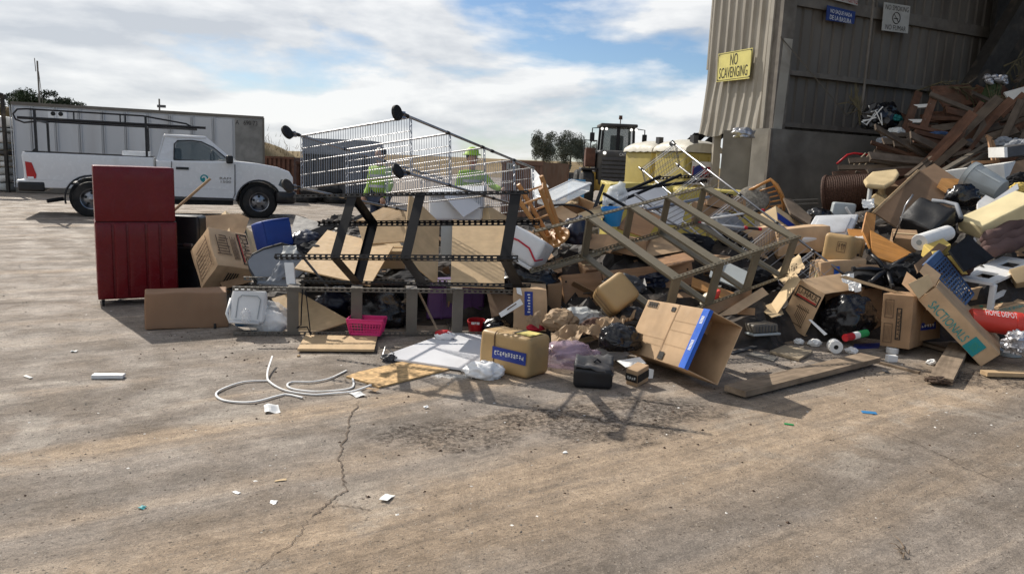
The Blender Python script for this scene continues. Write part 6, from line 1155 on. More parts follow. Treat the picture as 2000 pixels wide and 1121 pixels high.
text('HOME DEPOT', at(1894, 622, 7.05)+ax*.10+up_*.113-(sd_ if sd_.z > 0 else -sd_)*.03, ax*.27, (sd_ if sd_.z > 0 else -sd_)*.07, 'inkwhite', rt, nrm=up_, off=.0)
bpy.data.curves.remove(cu)
# ------------------------------------------------------------------ chrome rack on the right
O = at(1316, 281, 9.7); a = at(1592, 493, 8.1)-O; b = at(1272, 347, 9.45)-O; b -= a*(b.dot(a)/a.dot(a)); n = a.cross(b).normalized(); n = n if n.y > 0 else -n; ua = a.normalized(); cdep = n*.42
rt = thing('wire_rack', 'chrome wire rack lying slanted in front of the toilets and shed', 'rack', O+a)
for k, o in enumerate((O, O+b, O+cdep, O+b+cdep)):
    MB().tube([o-ua*.03, o+a*(1.17 if k < 2 else 1)], .0127, 10).build('post', 'dullchrome', rt, smooth=True)
    for s in (.0, .25, .5, .75, .98): MB().tube([o+a*s, o+a*s+ua*.045], .0165, 10).build('clamp', 'blackplastic', rt, smooth=True)
MB().box(O-ua*.06-b.normalized()*.03, ua*.05, b.normalized()*.06, n*.05).build('foot', 'dkgrey', rt)
mb = MB()
for i in range(27): mb.tube([O+a*(i/24), O+a*(i/24)+b], .0028, 4, False)
for v in (.25, .5, .75): mb.tube([O+a*.98+b*v, O+a*1.16+b*v], .0028, 4, False)
for i in range(5): mb.tube([O+a*(.99+.04*i), O+a*(.99+.04*i)+b], .003, 4, False)
mb.build('side_wires', 'chrome', rt)
for s in (.01, .26, .51, .76, .985): wire_shelf(rt, O+a*s, b, cdep, ua, nb=14)
# dining chair thrown on the pile
rt = thing('dining_chair', 'wooden dining chair with patterned seat lying behind the chrome rack', 'chair', at(1480, 420, 10.2)); cs = at(1470, 392, 10.2); R_ = Matrix.Rotation(-.5, 3, 'Y')@Matrix.Rotation(.9, 3, 'X')
mb = MB().lathe(cs, V((-.25, -.75, .6)), [(0, 0), (0, .2), (.02, .22), (.05, .21), (.065, .12), (.068, 0)], 26, cap=False); mb.build('seat_pad', 'pat', rt, smooth=True); MB().lathe(cs-V((-.25, -.75, .6)).normalized()*.03, V((-.25, -.75, .6)), [(0, .2), (0, .225), (.028, .225), (.028, .2)], 26).build('seat_frame', 'orangewood', rt, smooth=30)
MB().tube([at(*p) for p in ((1455, 376, 10.3), (1478, 365, 10.2), (1505, 351, 10.1), (1516, 362, 10.1), (1526, 380, 10.1), (1531, 396, 10.2), (1530, 412, 10.3))], [.02, .02, .022, .03, .03, .03, .02], 8).build('back_rail', 'orangewood', rt, smooth=True)
for i in range(5): MB().tube([at(1484+3*i, 373+8*i, 10.2), at(1512+4*i, 364+9*i, 10.15)], .011, 6).build('spindle', 'orangewood', rt, smooth=True)
for p, q in (((1440, 398, 10.3), (1480, 362, 10.4)), ((1500, 415, 10.3), (1532, 400, 10.4))): MB().tube([at(*p), at(*q)], .018, 8).build('leg', 'orangewood', rt, smooth=True)
# crutches / litter pickers
for p, q, lab, g1 in (((1384, 428, 8.5), (1492, 411, 8.7), 'white metal grabber pole with red ends, upper of the pair', .72), ((1366, 436, 8.3), (1487, 448, 8.4), 'white metal grabber pole with red ends, lower of the pair', .75)):
    A_, B_ = at(*p), at(*q); d = B_-A_; rt = thing('grabber_pole', lab, 'pole', A_, 'white grabber poles'); MB().tube([A_, A_+d*g1], .012, 8).build('shaft', 'white', rt, smooth=True); MB().tube([A_+d*g1, A_+d*.97], .016, 8).build('grip', 'blackplastic', rt, smooth=True)
    for s0, s1 in ((-.03, .02), (g1-.03, g1+.02), (.95, 1.0)): MB().tube([A_+d*s0, A_+d*s1], .0185, 8).build('collar', 'redcloth', rt, smooth=True)
f = b3((1515, 402, 9.4), (1482, 420), (1568, 440), (1520, 440), (.15, .1, -.1)); O, a, b, c = f; rt = carton('carton', 'box with dark blue tape band on the slope behind the chrome rack', f, 'card_pale', amp=.004); n = outn(O, b, c, a); strip(rt, 'tape', 'navytape', O, b, c, n, 0, 1, .35, .7, .006); n = outn(O, a, b, c); strip(rt, 'tape', 'navytape', O, a, b, n, .3, .75, 0, .3, .006)
board('dark_plank', 'dark grey-brown board resting above the blue-taped box', 'board', [(1530, 388, 9.9), (1545, 388, 9.9), (1586, 424, 9.5), (1580, 440, 9.3), (1545, 415, 9.5)], .03, 'greywood')
f = (at(1566, 466, 8.7), at(1658, 462, 8.9)-at(1566, 466, 8.7), at(1592, 420, 9.3)-at(1566, 466, 8.7), V((0, .02, -.1))); rt = thing('bin_cover', 'large white plastic bin lid on the slope below the wicker hamper', 'lid', f[0]); O, a, b, c = f; rbox(O, a, b, c, r=.03, k=4).build('lid', 'whiteplastic', rt, smooth=True); n = outn(O, a, b, c); rbox(O+a*.12+b*.15+n*.003, a*.74, b*.68, n*.015, r=.012).build('raised_panel', 'whiteplastic', rt, smooth=True)
rt = thing('plastic_tub', 'grey-white plastic tub under the wicker hamper', 'tub', at(1650, 430, 10)); rbox(at(1620, 436, 10), at(1665, 440, 10)-at(1620, 436, 10), V((.05, .05, .28)), V((.1, .3, 0)), r=.03, k=3).build('tub', 'greyplastic', rt, smooth=True); MB().tube([at(1652, 405, 9.95), at(1672, 438, 9.9)], .02, 6).build('rim', 'white', rt)
f = (at(1520, 500, 8.6), at(1620, 490, 8.8)-at(1520, 500, 8.6), V((0, .05, .3)), V((0, .3, 0))); carton('carton', 'plain tan box below the blue-taped box behind the rack wires', f, 'card'); f = (at(1430, 520, 8.7), at(1530, 505, 8.8)-at(1430, 520, 8.7), V((0, .05, .4)), V((0, .3, 0))); carton('carton', 'wide tan box behind the olive frame and rack wires', f, 'card'); f = (at(1380, 400, 9.3), at(1455, 420, 9.3)-at(1380, 400, 9.3), V((0, .05, .2)), V((0, .3, 0))); carton('carton', 'brown box under the upper part of the chrome rack', f, 'card_dark')
blob(at(1415, 440, 8.9), .22, .2, .14, 71, .4).build('grey_cloth', 'greyfabric', smooth=True, label='grey cloth lump under the white grabber poles', cat='cloth'); blob(at(1600, 422, 9.8), .18, .15, .1, 72, .4).build('bin_bag', 'blackbag', smooth=True, label='black bag below the mouth of the wicker hamper', cat='bag')
rt = thing('gazebo_bars', 'bare metal bars sticking out left of the wicker hamper', 'bars', at(1570, 400, 10.5))
for y in (392, 400): MB().tube([at(1545, y, 10.5), at(1597, y-2, 10.8)], .014, 6).build('bar', 'greysteel', rt)
# yellow plastic barrier under the toilets
for P, lab in (((1192, 1322, 359, 14.2), 'yellow tarpaulin-topped block under the toilets, left part'), ((1325, 1480, 370, 13.6), 'yellow block under the toilets, right part by the push wall')):
    p, q = at(P[0], P[2], P[3]), at(P[1], P[2], P[3]); rbox(V((p.x, p.y, .01)), V((q.x-p.x, 0, 0)), V((0, 1.6, 0)), V((0, 0, p.z)), r=.03, k=8, amp=.05, fq=4).build('barrier_block', 'yellow', smooth=True, label=lab, cat='barrier', group='yellow blocks under the toilets')
# wicker hamper
p0, p1 = at(1612, 384, 11.1), at(1702, 374, 10.75); ax = (p1-p0).normalized(); rt = thing('wicker_hamper', 'dark brown wicker hamper lying on its side against the heap', 'basket', p0); MB().lathe(p0, ax, [(0, .285), (.0, .30), (.02, .315), (.045, .312), (.06, .295)]+[(.06+.012*i, .295-.045*(.012*i/.6)**1.3+(.0055 if i % 2 else -.004)) for i in range(52)]+[(.70, .22), (.70, 0)], 40, cap=False).build('weave', 'wicker', rt, smooth=40); MB().lathe(p0, ax, [(.0, .28), (.6, .235), (.6, 0)], 36, cap=False).build('lining', 'rust', rt, smooth=True)
for i in range(6): t = i*1.05; x_ = ax.cross(V((0, 0, 1))).normalized(); y_ = ax.cross(x_); MB().tube([p0+(x_*math.cos(t)+y_*math.sin(t))*.285, p0+ax*.6+(x_*math.cos(t)+y_*math.sin(t))*.25], .01, 5).build('stake', 'wicker', rt)
# cat tree
rt = thing('cat_tree', 'beige plush cat tree with two platforms on the heap', 'cat tree', at(1715, 410, 10.3)); pts = [(1687, 350, 10.4), (1703, 333, 10.7), (1752, 331, 10.8), (1757, 338, 10.6), (1748, 352, 10.3), (1730, 362, 10.1), (1692, 360, 10.2)]; o = MB().prism([at(*p) for p in pts], .07).build('top_platform', 'plush', rt); md = o.modifiers.new('b', 'BEVEL'); md.width = .03; md.segments = 3
MB().tube([at(1724, 358, 10.5), at(1718, 400, 10.5)], .05, 14).build('post', 'plush', rt, smooth=35); o = MB().prism([at(*p) for p in ((1698, 385, 10.3), (1715, 372, 10.6), (1735, 380, 10.5), (1732, 402, 10.2), (1700, 405, 10.1))], .07).build('lower_platform', 'plush', rt); md = o.modifiers.new('b', 'BEVEL'); md.width = .03; md.segments = 3
MB().tube([at(1700, 365, 10.3), at(1696, 398, 10.2)], .03, 10).build('post', 'ltgreyfabric', rt, smooth=35)
board('brown_board', 'big flat brown board with pale edge leaning above the black ottoman', 'board', [(1795, 331, 10.4), (1870, 392, 9.9), (1792, 472, 9.2), (1706, 414, 9.6)], .02, 'brownboard'); board('timber_lath', 'pale timber lath along the edge of the big brown board', 'lath', [(1793, 331, 10.35), (1797, 333, 10.35), (1709, 416, 9.5), (1705, 413, 9.5)], .03, 'palewood')
board('brown_board', 'second brown board standing behind the big one', 'board', [(1770, 350, 10.9), (1825, 318, 11.2), (1870, 352, 10.8), (1830, 385, 10.4)], .02, 'brownboard'); board('veneer_panel', 'small light veneer panel beside the grey dustbin', 'board', [(1838, 350, 10.2), (1886, 350, 10.2), (1888, 366, 10.0), (1862, 386, 9.8), (1832, 360, 10.0)], .03, 'stoolwood')
# black ottoman
f = b3((1823, 451, 8.7), (1753, 424), (1869, 407), (1827, 486), (.15, .5, -.02)); O, a, b, c = f; rt = thing('ottoman', 'black leather ottoman with shiny dented top on the right slope', 'ottoman', O+c); rbox(O, a, b, c*.8, r=.035, k=9, amp=.02, fq=6, bulge=.015).build('cushion', 'leather', rt, smooth=True); rbox(O+c*.82+a*.03+b*.03, a*.94, b*.94, c*.9, r=.02).build('base', 'blackcloth', rt, smooth=True)
MB().tube([at(1744, 470, 8.6), at(1760, 428, 8.5), at(1768, 402, 8.5), at(1783, 380, 8.5)], .009, 8).build('curtain_rod', 'dullchrome', smooth=True, label='thin bent chrome rod standing against the black ottoman', cat='rod')
MB().tube([at(1820, 392, 9.2), at(1845, 395, 9.1), at(1868, 400, 8.9), at(1877, 425, 8.6)], .025, 8).build('grey_strap', 'greyfabric', smooth=True, label='grey fabric strap behind the black ottoman', cat='strap')
f = b3((1960, 320, 10.8), (1834, 336), (1962, 380), (1985, 315), (.1, -.1, .3)); O, a, b, c = f; carton('marbled_box', 'white marbled board box on the upper right of the heap', f, 'marble', amp=.006); p0, p1 = at(1955, 374, 9.7), at(1898, 346, 10.0); rt = bucket('dustbin', 'pale grey ribbed plastic dustbin lying on its side', p0, p1-p0, .46, .15, .19, 'greyplastic', 'bin'); ax = (p1-p0).normalized()
for i in range(8):
    x_ = ax.cross(V((0, 0, 1))).normalized(); y_ = ax.cross(x_); t = i*.785; d_ = x_*math.cos(t)+y_*math.sin(t); MB().bar(p0+ax*.03+d_*.153, p0+ax*.38+d_*.184, .025, .008, d_).build('rib', 'greyplastic', rt)
blob(at(1880, 385, 9.5), .2, .16, .16, 81, .4).build('bin_bag', 'blackbag', smooth=True, label='black bag below the grey dustbin', cat='bag'); rt = thing('white_chair_part', 'white curved plastic chair part beside the foam block', 'plastic', at(1925, 395, 9.2)); MB().prism([at(*p) for p in ((1908, 398, 9.2), (1925, 381, 9.3), (1945, 384, 9.2), (1985, 362, 9.5), (1988, 372, 9.4), (1912, 410, 9.0))], .04).build('shell', 'whiteplastic', rt)
f = b3((1915, 443, 8.6), (1868, 427), (1919, 470), (2035, 385), (.15, 0, .5)); O, a, b, c = f; rbox(O, a, b, c, r=.02, k=6, amp=.012).build('foam_block', 'foam', smooth=40, label='long cream foam mattress block on the right slope', cat='foam')
for i, (y0, y1, r_, lab) in enumerate(((470, 410, .075, 'top fold of the mauve blanket roll below the foam'), (482, 430, .075, 'middle fold of the mauve blanket roll'), (492, 455, .09, 'bottom fold of the mauve blanket roll'))):
    p, q = at(1920+2*i, y0, 8.45-.05*i), at(2040, y1, 9.0-.05*i); k = 10; mb = MB().tube([p+(q-p)*(j/k)+V((0, 0, .012*math.sin(j*2.1+i))) for j in range(-0, k+1)], [r_*.6 if j == 0 else r_*(1+.08*math.sin(j*1.7+i)) for j in range(k+1)], 14); mb.build('blanket_fold', 'mauve', smooth=True, label=lab, cat='blanket', group='mauve blanket folds')
# white roll, yellow box, black panel
p0, p1 = at(1795, 474, 8.0), at(1850, 455, 8.4); ax = p1-p0; rt = thing('paper_roll', 'thick white roll lying below the black ottoman', 'roll', p0); MB().lathe(p0, ax, [(0, .02), (0, .085), (.01, .09), (ax.length, .085), (ax.length, .02)], 26).build('roll', 'white', rt, smooth=35); MB().lathe(p0-ax.normalized()*.002, ax, [(0, 0), (0, .03), (.006, .03)], 16, cap=False).build('core', 'greyplastic', rt)
rbox(at(1803, 478, 7.9), at(1838, 462, 8.2)-at(1803, 478, 7.9), at(1858, 478, 8.0)-at(1838, 462, 8.2), V((0, .02, -.12)), r=.01).build('yellow_box', 'foamyellow', label='small yellow box right of the white roll', cat='box')
board('black_board', 'matt black square panel standing above the blue laundry basket', 'panel', [(1852, 490, 7.6), (1892, 458, 7.9), (1940, 505, 7.75), (1886, 528, 7.4)], .02, 'blackcloth'); board('brown_plank', 'brown plank edge in front of the white roll', 'plank', [(1785, 518, 7.5), (1835, 473, 7.9), (1850, 483, 7.9), (1795, 530, 7.4)], .03, 'brownboard')
# blue laundry basket
P = [at(1812, 513, 7.35), at(1836, 490, 7.6), at(1908, 560, 7.5), at(1880, 600, 7.2)]; rt = thing('laundry_basket', 'blue perforated laundry basket behind the tall teal-lettered box', 'basket', P[3]); a = P[3]-P[0]; b = P[1]-P[0]; b -= a*(b.dot(a)/a.dot(a)); n = a.cross(b).normalized(); n = n if n.dot(CC-P[0]) > 0 else -n
grating(P[0]+a*.15, a*.85, b, 12, 6, .012, .006, .02).build('front_side', 'bluebasket', rt); rbox(P[0]-b*.05-a*.02, a*.15, b*1.1, -n*.06, r=.012).build('rim', 'bluebasket', rt, smooth=True); grating(P[0]+a*.15+b-n*.004, a*.85, -n*.28, 12, 5, .012, .006, .02).build('right_side', 'bluebasket', rt)
board('orange_folder', 'orange-yellow plastic folder tucked behind the blue basket', 'folder', [(1850, 500, 7.75), (1862, 498, 7.75), (1890, 535, 7.6), (1880, 535, 7.6)], .01, 'foamyellow')
# white plastic shelf
P = [at(1865, 540, 7.9), at(1960, 500, 8.7), at(2020, 520, 8.4), at(1938, 553, 7.7)]; rt = thing('plastic_shelf', 'white plastic shelf stand with rectangular openings at the right', 'shelf', P[0]+V((0, 0, -.3))); a = P[1]-P[0]; b = P[3]-P[0]
for u0, u1, v0, v1 in ((0, .12, 0, 1), (.34, .62, 0, 1), (.88, 1, 0, 1), (.12, .34, 0, .28), (.12, .34, .74, 1), (.62, .88, 0, .28), (.62, .88, .74, 1)): o, p, q = face_rect(P[0], a, b, u0, u1, v0, v1); MB().box(o, p, q, V((0, 0, -.03))).build('deck_piece', 'white', rt)
for u0, v0 in ((.03, .04), (.03, .9), (.93, .9), (.45, .92)): o = P[0]+a*u0+b*v0; rbox(o+V((0, 0, -.031)), a.normalized()*.055, b.normalized()*.055, V((0, 0, -.34)), r=.008).build('leg', 'white', rt, smooth=40)
for v0 in (.05, .92): MB().box(P[0]+a*.06+b*v0+V((0, 0, -.16)), a*.88, b.normalized()*.03, V((0, 0, -.05))).build('side_rail', 'white', rt)
# office chair base
h = at(1731, 530, 7.6); rt = thing('office_chair', 'black five-spoke office chair base upturned on the pile', 'chair base', h); MB().lathe(h+V((0, .02, -.06)), (0, -.4, .9), [(0, .03), (0, .05), (.12, .045), (.12, .025)], 16).build('hub', 'blackplastic', rt, smooth=35)
for x, y, Y in ((1667, 526, 7.5), (1696, 492, 7.8), (1779, 500, 7.7), (1742, 560, 7.3), (1700, 552, 7.3)):
    e = at(x, y, Y); mb = MB().tube([h, (h+e)/2+V((0, 0, .015)), e], [.03, .026, .018], 8); mb.build('spoke', 'blackplastic', rt, smooth=True); MB().lathe(e-V((.015, 0, 0)), (1, 0, .2), [(0, .015), (0, .027), (.03, .027), (.03, .015)], 14).build('caster', 'rubber', rt, smooth=35)
# orange wood drawer parts, tan bundle
board('varnished_board', 'orange varnished wood panel under the big brown board', 'board', [(1700, 449, 8.6), (1780, 494, 8.2), (1744, 512, 8.0), (1704, 500, 8.1)], .02, 'orangewood'); board('wood_upright', 'upright orange wood rail left of the varnished panel', 'rail', [(1692, 415, 8.9), (1712, 418, 8.9), (1702, 492, 8.4), (1686, 450, 8.6)], .03, 'orangewood'); board('wood_shelf', 'flat tan shelf board behind the tan bundle with strap', 'board', [(1655, 448, 9.0), (1695, 448, 9.0), (1698, 465, 8.7), (1660, 460, 8.7)], .02, 'orangewood')
f = b3((1668, 461, 8.0), (1612, 453), (1657, 519), (1694, 468), (.02, -.1, .2)); O, a, b, c = f; rt = thing('wrapped_bundle', 'rounded tan wrapped bundle with dark strap on the right of the pile', 'parcel', O+b); rbox(O, a, b, c, r=.05, k=7, amp=.006, fq=5).build('wrapping', 'tanwrap', rt, smooth=True); band_loop(rt, O, c, a, b, .7, .012, .05, 'blackplastic', 'strap', .005); n = outn(O, a, b, c); frame_print(rt, 'inkgrey', O, a, b, n, .2, .5, .25, .6, .005, .006); lines_print(rt, 'inkgrey', O, a, b, n, glyphs(8, 3, .22, .48, .3, .55), .006)
f = (at(1600, 560, 7.9), at(1690, 552, 7.9)-at(1600, 560, 7.9), V((0, .04, .25)), V((0, .3, 0))); rt = carton('carton', 'tan box with blue strip below the strapped tan bundle', f, 'card'); O, a, b, c = f; n = outn(O, a, b, c); strip(rt, 'tape', 'bluetape', O, a, b, n, .3, .42, .0, .8, .006); board('cream_foam_sheet', 'cream foam sheet seen through the end of the chrome rack', 'foam', [(1598, 512, 8.1), (1625, 515, 8.1), (1622, 560, 7.9), (1590, 556, 7.9)], .03, 'foam')
for x, y, Y, lab in ((1655, 545, 7.4, 'crumpled white paper left of the chair base'), (1668, 560, 7.3, 'white torn paper under the thin lath'), (1680, 470, 8.6, 'shiny white scrap by the orange wood rail'), (1695, 398, 9.6, 'small chrome and white fitting below the cat tree')): sheet([at(x-12, y-8, Y), at(x+12, y-10, Y), at(x+14, y+8, Y-.1), at(x-10, y+9, Y-.1)], 8, 8, .025, int(x), 14).build('paper_scrap', 'whitepaper', smooth=30, label=lab, cat='paper')
# front right ground items
A_, B_ = gr(1434, 775), gr(1698, 711); mb = MB().bar(A_+V((0, 0, .045)), B_+V((0, 0, .06)), .185, .045); mb.build('timber_plank', 'oldwood', label='long weathered timber plank lying in front of the pile', cat='plank')
A_, B_ = gr(1836, 752), gr(1872, 690); mb = MB().bar(A_+V((0, 0, .04)), B_+V((0, 0, .075)), .17, .05); o = mb.build('timber_plank', 'oldwood', label='short rotten plank with split dark end under the tall box', cat='plank'); blob(A_+V((0, .02, .035)), .1, .07, .03, 91, .6).build('rotten_end', 'mulch', o)
A_, B_ = gr(1920, 735), gr(2040, 738); MB().bar(A_+V((0, 0, .03)), B_+V((0, 0, .03)), .09, .035).build('timber_lath', 'palewood', label='pale timber lath on the soil at the right edge', cat='lath'); A_, B_ = gr(1788, 672), gr(1850, 690); MB().bar(A_+V((0, 0, .03)), B_+V((0, 0, .03)), .08, .03).build('timber_lath', 'oldwood', label='short old lath below the blue taped shaded box', cat='lath'); A_, B_ = gr(1708, 708), gr(1795, 730); MB().bar(A_+V((0, 0, .012)), B_+V((0, 0, .012)), .035, .02).build('timber_lath', 'oldwood', label='thin splinter beyond the tip of the long plank', cat='lath')
MB().prism([p+V((0, 0, .03)) for p in (gr(1503, 691), gr(1533, 679), gr(1587, 691), gr(1560, 707))], .022).build('floor_tile', 'tanmetal', label='square tan tile on the ground between carton and plank', cat='tile'); MB().prism([p+V((0, 0, .012)) for p in (gr(1456, 694), gr(1475, 689), gr(1518, 700), gr(1510, 707))], .01).build('tile_shard', 'concrete', label='grey broken tile shard left of the tan tile', cat='tile'); MB().bar(gr(1425, 692)+V((0, 0, .01)), gr(1474, 682)+V((0, 0, .03)), .05, .01).build('metal_scraper', 'dkgrey', label='dark flat metal scrap left of the tile shard', cat='scrap')
g_ = gr(1632, 690); rt = thing('toilet_roll', 'white toilet roll on the ground by the open moving box', 'toilet roll', g_); MB().lathe(g_+V((-.01, -.02, .062)), V((.15, 1, 0)), [(0, .022), (0, .058), (.004, .062), (.1, .062), (.1, .02), (0, .022)], 28, cap=False).build('paper', 'whitepaper', rt, smooth=35); MB().lathe(g_+V((-.01, -.015, .062)), V((.15, 1, 0)), [(0, 0), (.001, .0215)], 16, cap=False).build('core_hole', 'black', rt)
for x, y, r_, sd, lab in ((1590, 676, .05, 1, 'white tissue left of the toilet roll'), (1662, 690, .045, 2, 'crumpled tissue right of the toilet roll'), (1640, 655, .07, 3, 'grey-white crumpled bag above the toilet roll'), (1668, 660, .05, 4, 'white cup-like scrap near the green container'), (1560, 672, .04, 5, 'small white tissue left of its neighbours'), (1818, 712, .035, 6, 'little white foam lump by the rotten plank')): blob(gr(x, y)+V((0, 0, r_*.6)), r_*1.2, r_, r_*.8, sd, .5, 2.5, 3).build('tissue', 'whitepaper', smooth=30, label=lab, cat='tissue', group='white tissues on the ground')
g_ = gr(1675, 668); rt = thing('spray_bottle', 'green, white and red plastic container near the toilet roll', 'bottle', g_); p, q = at(1650, 660, 6.75), at(1692, 650, 6.9); d = q-p
for s0, s1, mt in ((0, .35, 'redplastic'), (.35, .6, 'white'), (.6, 1, 'green')): MB().tube([p+d*s0, p+d*s1], .035, 12).build('section', mt, rt, smooth=35)
MB().prism([p+V((0, 0, .004)) for p in (gr(1668, 672), gr(1720, 670), gr(1716, 680), gr(1665, 682))], .004).build('blue_sheet', 'navytape', label='dark blue plastic sheet on the ground behind the tissues', cat='sheet')
for x, y, lab, sz, rd in ((1741, 707, 'white foam block in front of the shaded moving box', (.09, .06, .06), 0), (1742, 690, 'white round tape-like pot behind the foam block', (.1, .1, .06), 1)):
    g_ = gr(x, y)
    if rd: MB().lathe(g_+V((0, 0, .002)), (0, 0, 1), [(0, .05), (.005, .055), (.05, .055), (.055, .05), (.055, 0)], 22).build('pot', 'white', smooth=35, label=lab, cat='pot')
    else: rbox(g_+V((-.045, -.02, .002)), V((.09, 0, 0)), V((0, .06, 0)), V((0, 0, .06)), r=.006, amp=.004, fq=9).build('foam_block', 'white', label=lab, cat='foam')
for x, y, r_, mt, lab in ((1680, 704, .055, 'card_pale', 'flat round cream lid by the end of the long plank'), (1968, 694, .11, 'greyplastic', 'low grey plastic dish at the right edge')): MB().lathe(gr(x, y)+V((0, 0, .002)), (0, 0, 1), [(0, r_*.9), (.004, r_), (.02 if r_ < .1 else .05, r_*1.02), (.02 if r_ < .1 else .05, r_*.9), (.008, r_*.85), (.008, 0)], 26, cap=False).build('plastic_dish', mt, smooth=30, label=lab, cat='lid')
blob(at(1992, 672, 6.6), .13, .12, .12, 95, .6, 3).build('foil', 'silver', smooth=25, label='crumpled silver foil at the right edge', cat='foil')
board('plastic_strip', 'slim white plastic strip leaning by the open moving box', 'strip', [(1579, 624, 6.7), (1584, 624, 6.7), (1616, 652, 6.6), (1610, 655, 6.6)], .005, 'white')
# ------------------------------------------------------------------ shaded back heap
rt = thing('bunk_ladder', 'dark brown ladder-like bed frame with pale rungs leaning in the shade', 'bed frame', at(1755, 330, 13.6)); A0, A1, B0, B1 = at(1794, 181, 15.2), at(1741, 330, 13.8), at(1828, 178, 15.2), at(1773, 334, 13.8)
for p, q in ((A0, A1), (B0, B1)): MB().bar(p, q, .14, .05, V((0, -1, .6))).build('rail', 'redwood', rt)
for s in (.2, .4, .86): MB().bar(A0+(A1-A0)*s, B0+(B1-B0)*s, .07, .04, V((0, -1, .5))).build('rung', 'whitewood', rt)
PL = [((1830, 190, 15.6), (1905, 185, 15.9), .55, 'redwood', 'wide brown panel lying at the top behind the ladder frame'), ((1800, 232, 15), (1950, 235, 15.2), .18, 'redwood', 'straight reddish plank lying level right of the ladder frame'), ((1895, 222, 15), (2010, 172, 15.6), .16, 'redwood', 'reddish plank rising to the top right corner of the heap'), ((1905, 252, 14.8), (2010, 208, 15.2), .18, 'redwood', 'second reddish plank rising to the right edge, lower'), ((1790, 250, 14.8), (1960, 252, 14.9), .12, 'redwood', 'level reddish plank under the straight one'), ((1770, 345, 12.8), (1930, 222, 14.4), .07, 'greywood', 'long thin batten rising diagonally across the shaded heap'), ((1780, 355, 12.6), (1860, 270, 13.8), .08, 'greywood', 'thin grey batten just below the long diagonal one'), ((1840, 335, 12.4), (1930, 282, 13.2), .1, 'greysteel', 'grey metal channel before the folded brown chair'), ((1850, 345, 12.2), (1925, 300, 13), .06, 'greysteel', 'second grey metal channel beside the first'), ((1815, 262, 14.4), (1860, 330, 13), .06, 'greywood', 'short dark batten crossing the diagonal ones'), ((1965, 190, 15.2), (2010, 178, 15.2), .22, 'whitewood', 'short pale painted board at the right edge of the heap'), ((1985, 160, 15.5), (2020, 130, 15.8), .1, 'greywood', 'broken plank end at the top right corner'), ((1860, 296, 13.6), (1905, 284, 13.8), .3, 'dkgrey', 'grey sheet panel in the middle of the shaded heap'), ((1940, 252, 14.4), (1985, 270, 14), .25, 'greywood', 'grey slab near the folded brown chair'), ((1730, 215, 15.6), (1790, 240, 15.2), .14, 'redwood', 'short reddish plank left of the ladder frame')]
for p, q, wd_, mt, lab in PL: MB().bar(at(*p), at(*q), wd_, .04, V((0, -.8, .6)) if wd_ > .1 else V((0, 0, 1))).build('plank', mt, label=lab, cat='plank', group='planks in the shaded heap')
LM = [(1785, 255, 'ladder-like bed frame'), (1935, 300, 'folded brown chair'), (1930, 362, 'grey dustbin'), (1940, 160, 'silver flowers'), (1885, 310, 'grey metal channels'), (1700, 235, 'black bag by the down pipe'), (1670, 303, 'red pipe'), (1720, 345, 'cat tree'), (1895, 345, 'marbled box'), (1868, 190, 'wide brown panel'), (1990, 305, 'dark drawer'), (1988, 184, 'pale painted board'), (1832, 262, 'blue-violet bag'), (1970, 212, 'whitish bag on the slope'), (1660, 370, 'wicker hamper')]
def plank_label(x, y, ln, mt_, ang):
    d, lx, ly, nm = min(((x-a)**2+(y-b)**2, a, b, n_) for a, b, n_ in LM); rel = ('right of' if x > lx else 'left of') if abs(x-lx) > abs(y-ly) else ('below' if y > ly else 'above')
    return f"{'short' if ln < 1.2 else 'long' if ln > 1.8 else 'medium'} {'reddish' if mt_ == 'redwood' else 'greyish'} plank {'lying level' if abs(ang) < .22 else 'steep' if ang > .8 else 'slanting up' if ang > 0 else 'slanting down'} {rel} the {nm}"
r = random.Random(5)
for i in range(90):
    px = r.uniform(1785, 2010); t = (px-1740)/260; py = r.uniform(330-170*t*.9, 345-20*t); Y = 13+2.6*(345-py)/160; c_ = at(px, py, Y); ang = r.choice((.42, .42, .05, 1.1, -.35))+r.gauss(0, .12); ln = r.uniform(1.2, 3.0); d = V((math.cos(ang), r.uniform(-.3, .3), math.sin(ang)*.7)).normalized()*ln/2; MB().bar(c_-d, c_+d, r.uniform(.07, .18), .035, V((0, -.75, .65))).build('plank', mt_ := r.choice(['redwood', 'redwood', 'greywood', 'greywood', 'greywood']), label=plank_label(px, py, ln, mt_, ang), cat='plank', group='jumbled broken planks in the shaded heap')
rt = thing('folding_chair', 'folded reddish brown wooden chair frame on the shaded heap', 'chair', at(1935, 320, 12.6))
for p, q in (((1930, 268, 12.8), (1940, 318, 12.4)), ((1938, 275, 12.8), (1950, 322, 12.4)), ((1898, 318, 12.4), (1950, 316, 12.3)), ((1905, 326, 12.3), (1940, 330, 12.2)), ((1926, 266, 12.8), (1936, 272, 12.8))): MB().bar(at(*p), at(*q), .05, .03, V((0, -1, 0))).build('slat', 'melamine', rt)
board('brown_board', 'brown panel standing at the right edge above the dustbin', 'board', [(1962, 320, 11.2), (2020, 308, 11.4), (2020, 370, 10.8), (1965, 378, 10.6)], .02, 'brownboard'); f = (at(1968, 308, 11.8), at(2020, 300, 11.9)-at(1968, 308, 11.8), V((0, .05, .16)), V((0, .4, 0))); rt = thing('drawer', 'dark drawer with white end above the brown panel', 'drawer', f[0]); rbox(*f, r=.008).build('box', 'dkgrey', rt); MB().box(f[0]-V((.05, 0, 0)), V((.05, 0, 0)), f[2], f[3]).build('end', 'white', rt)
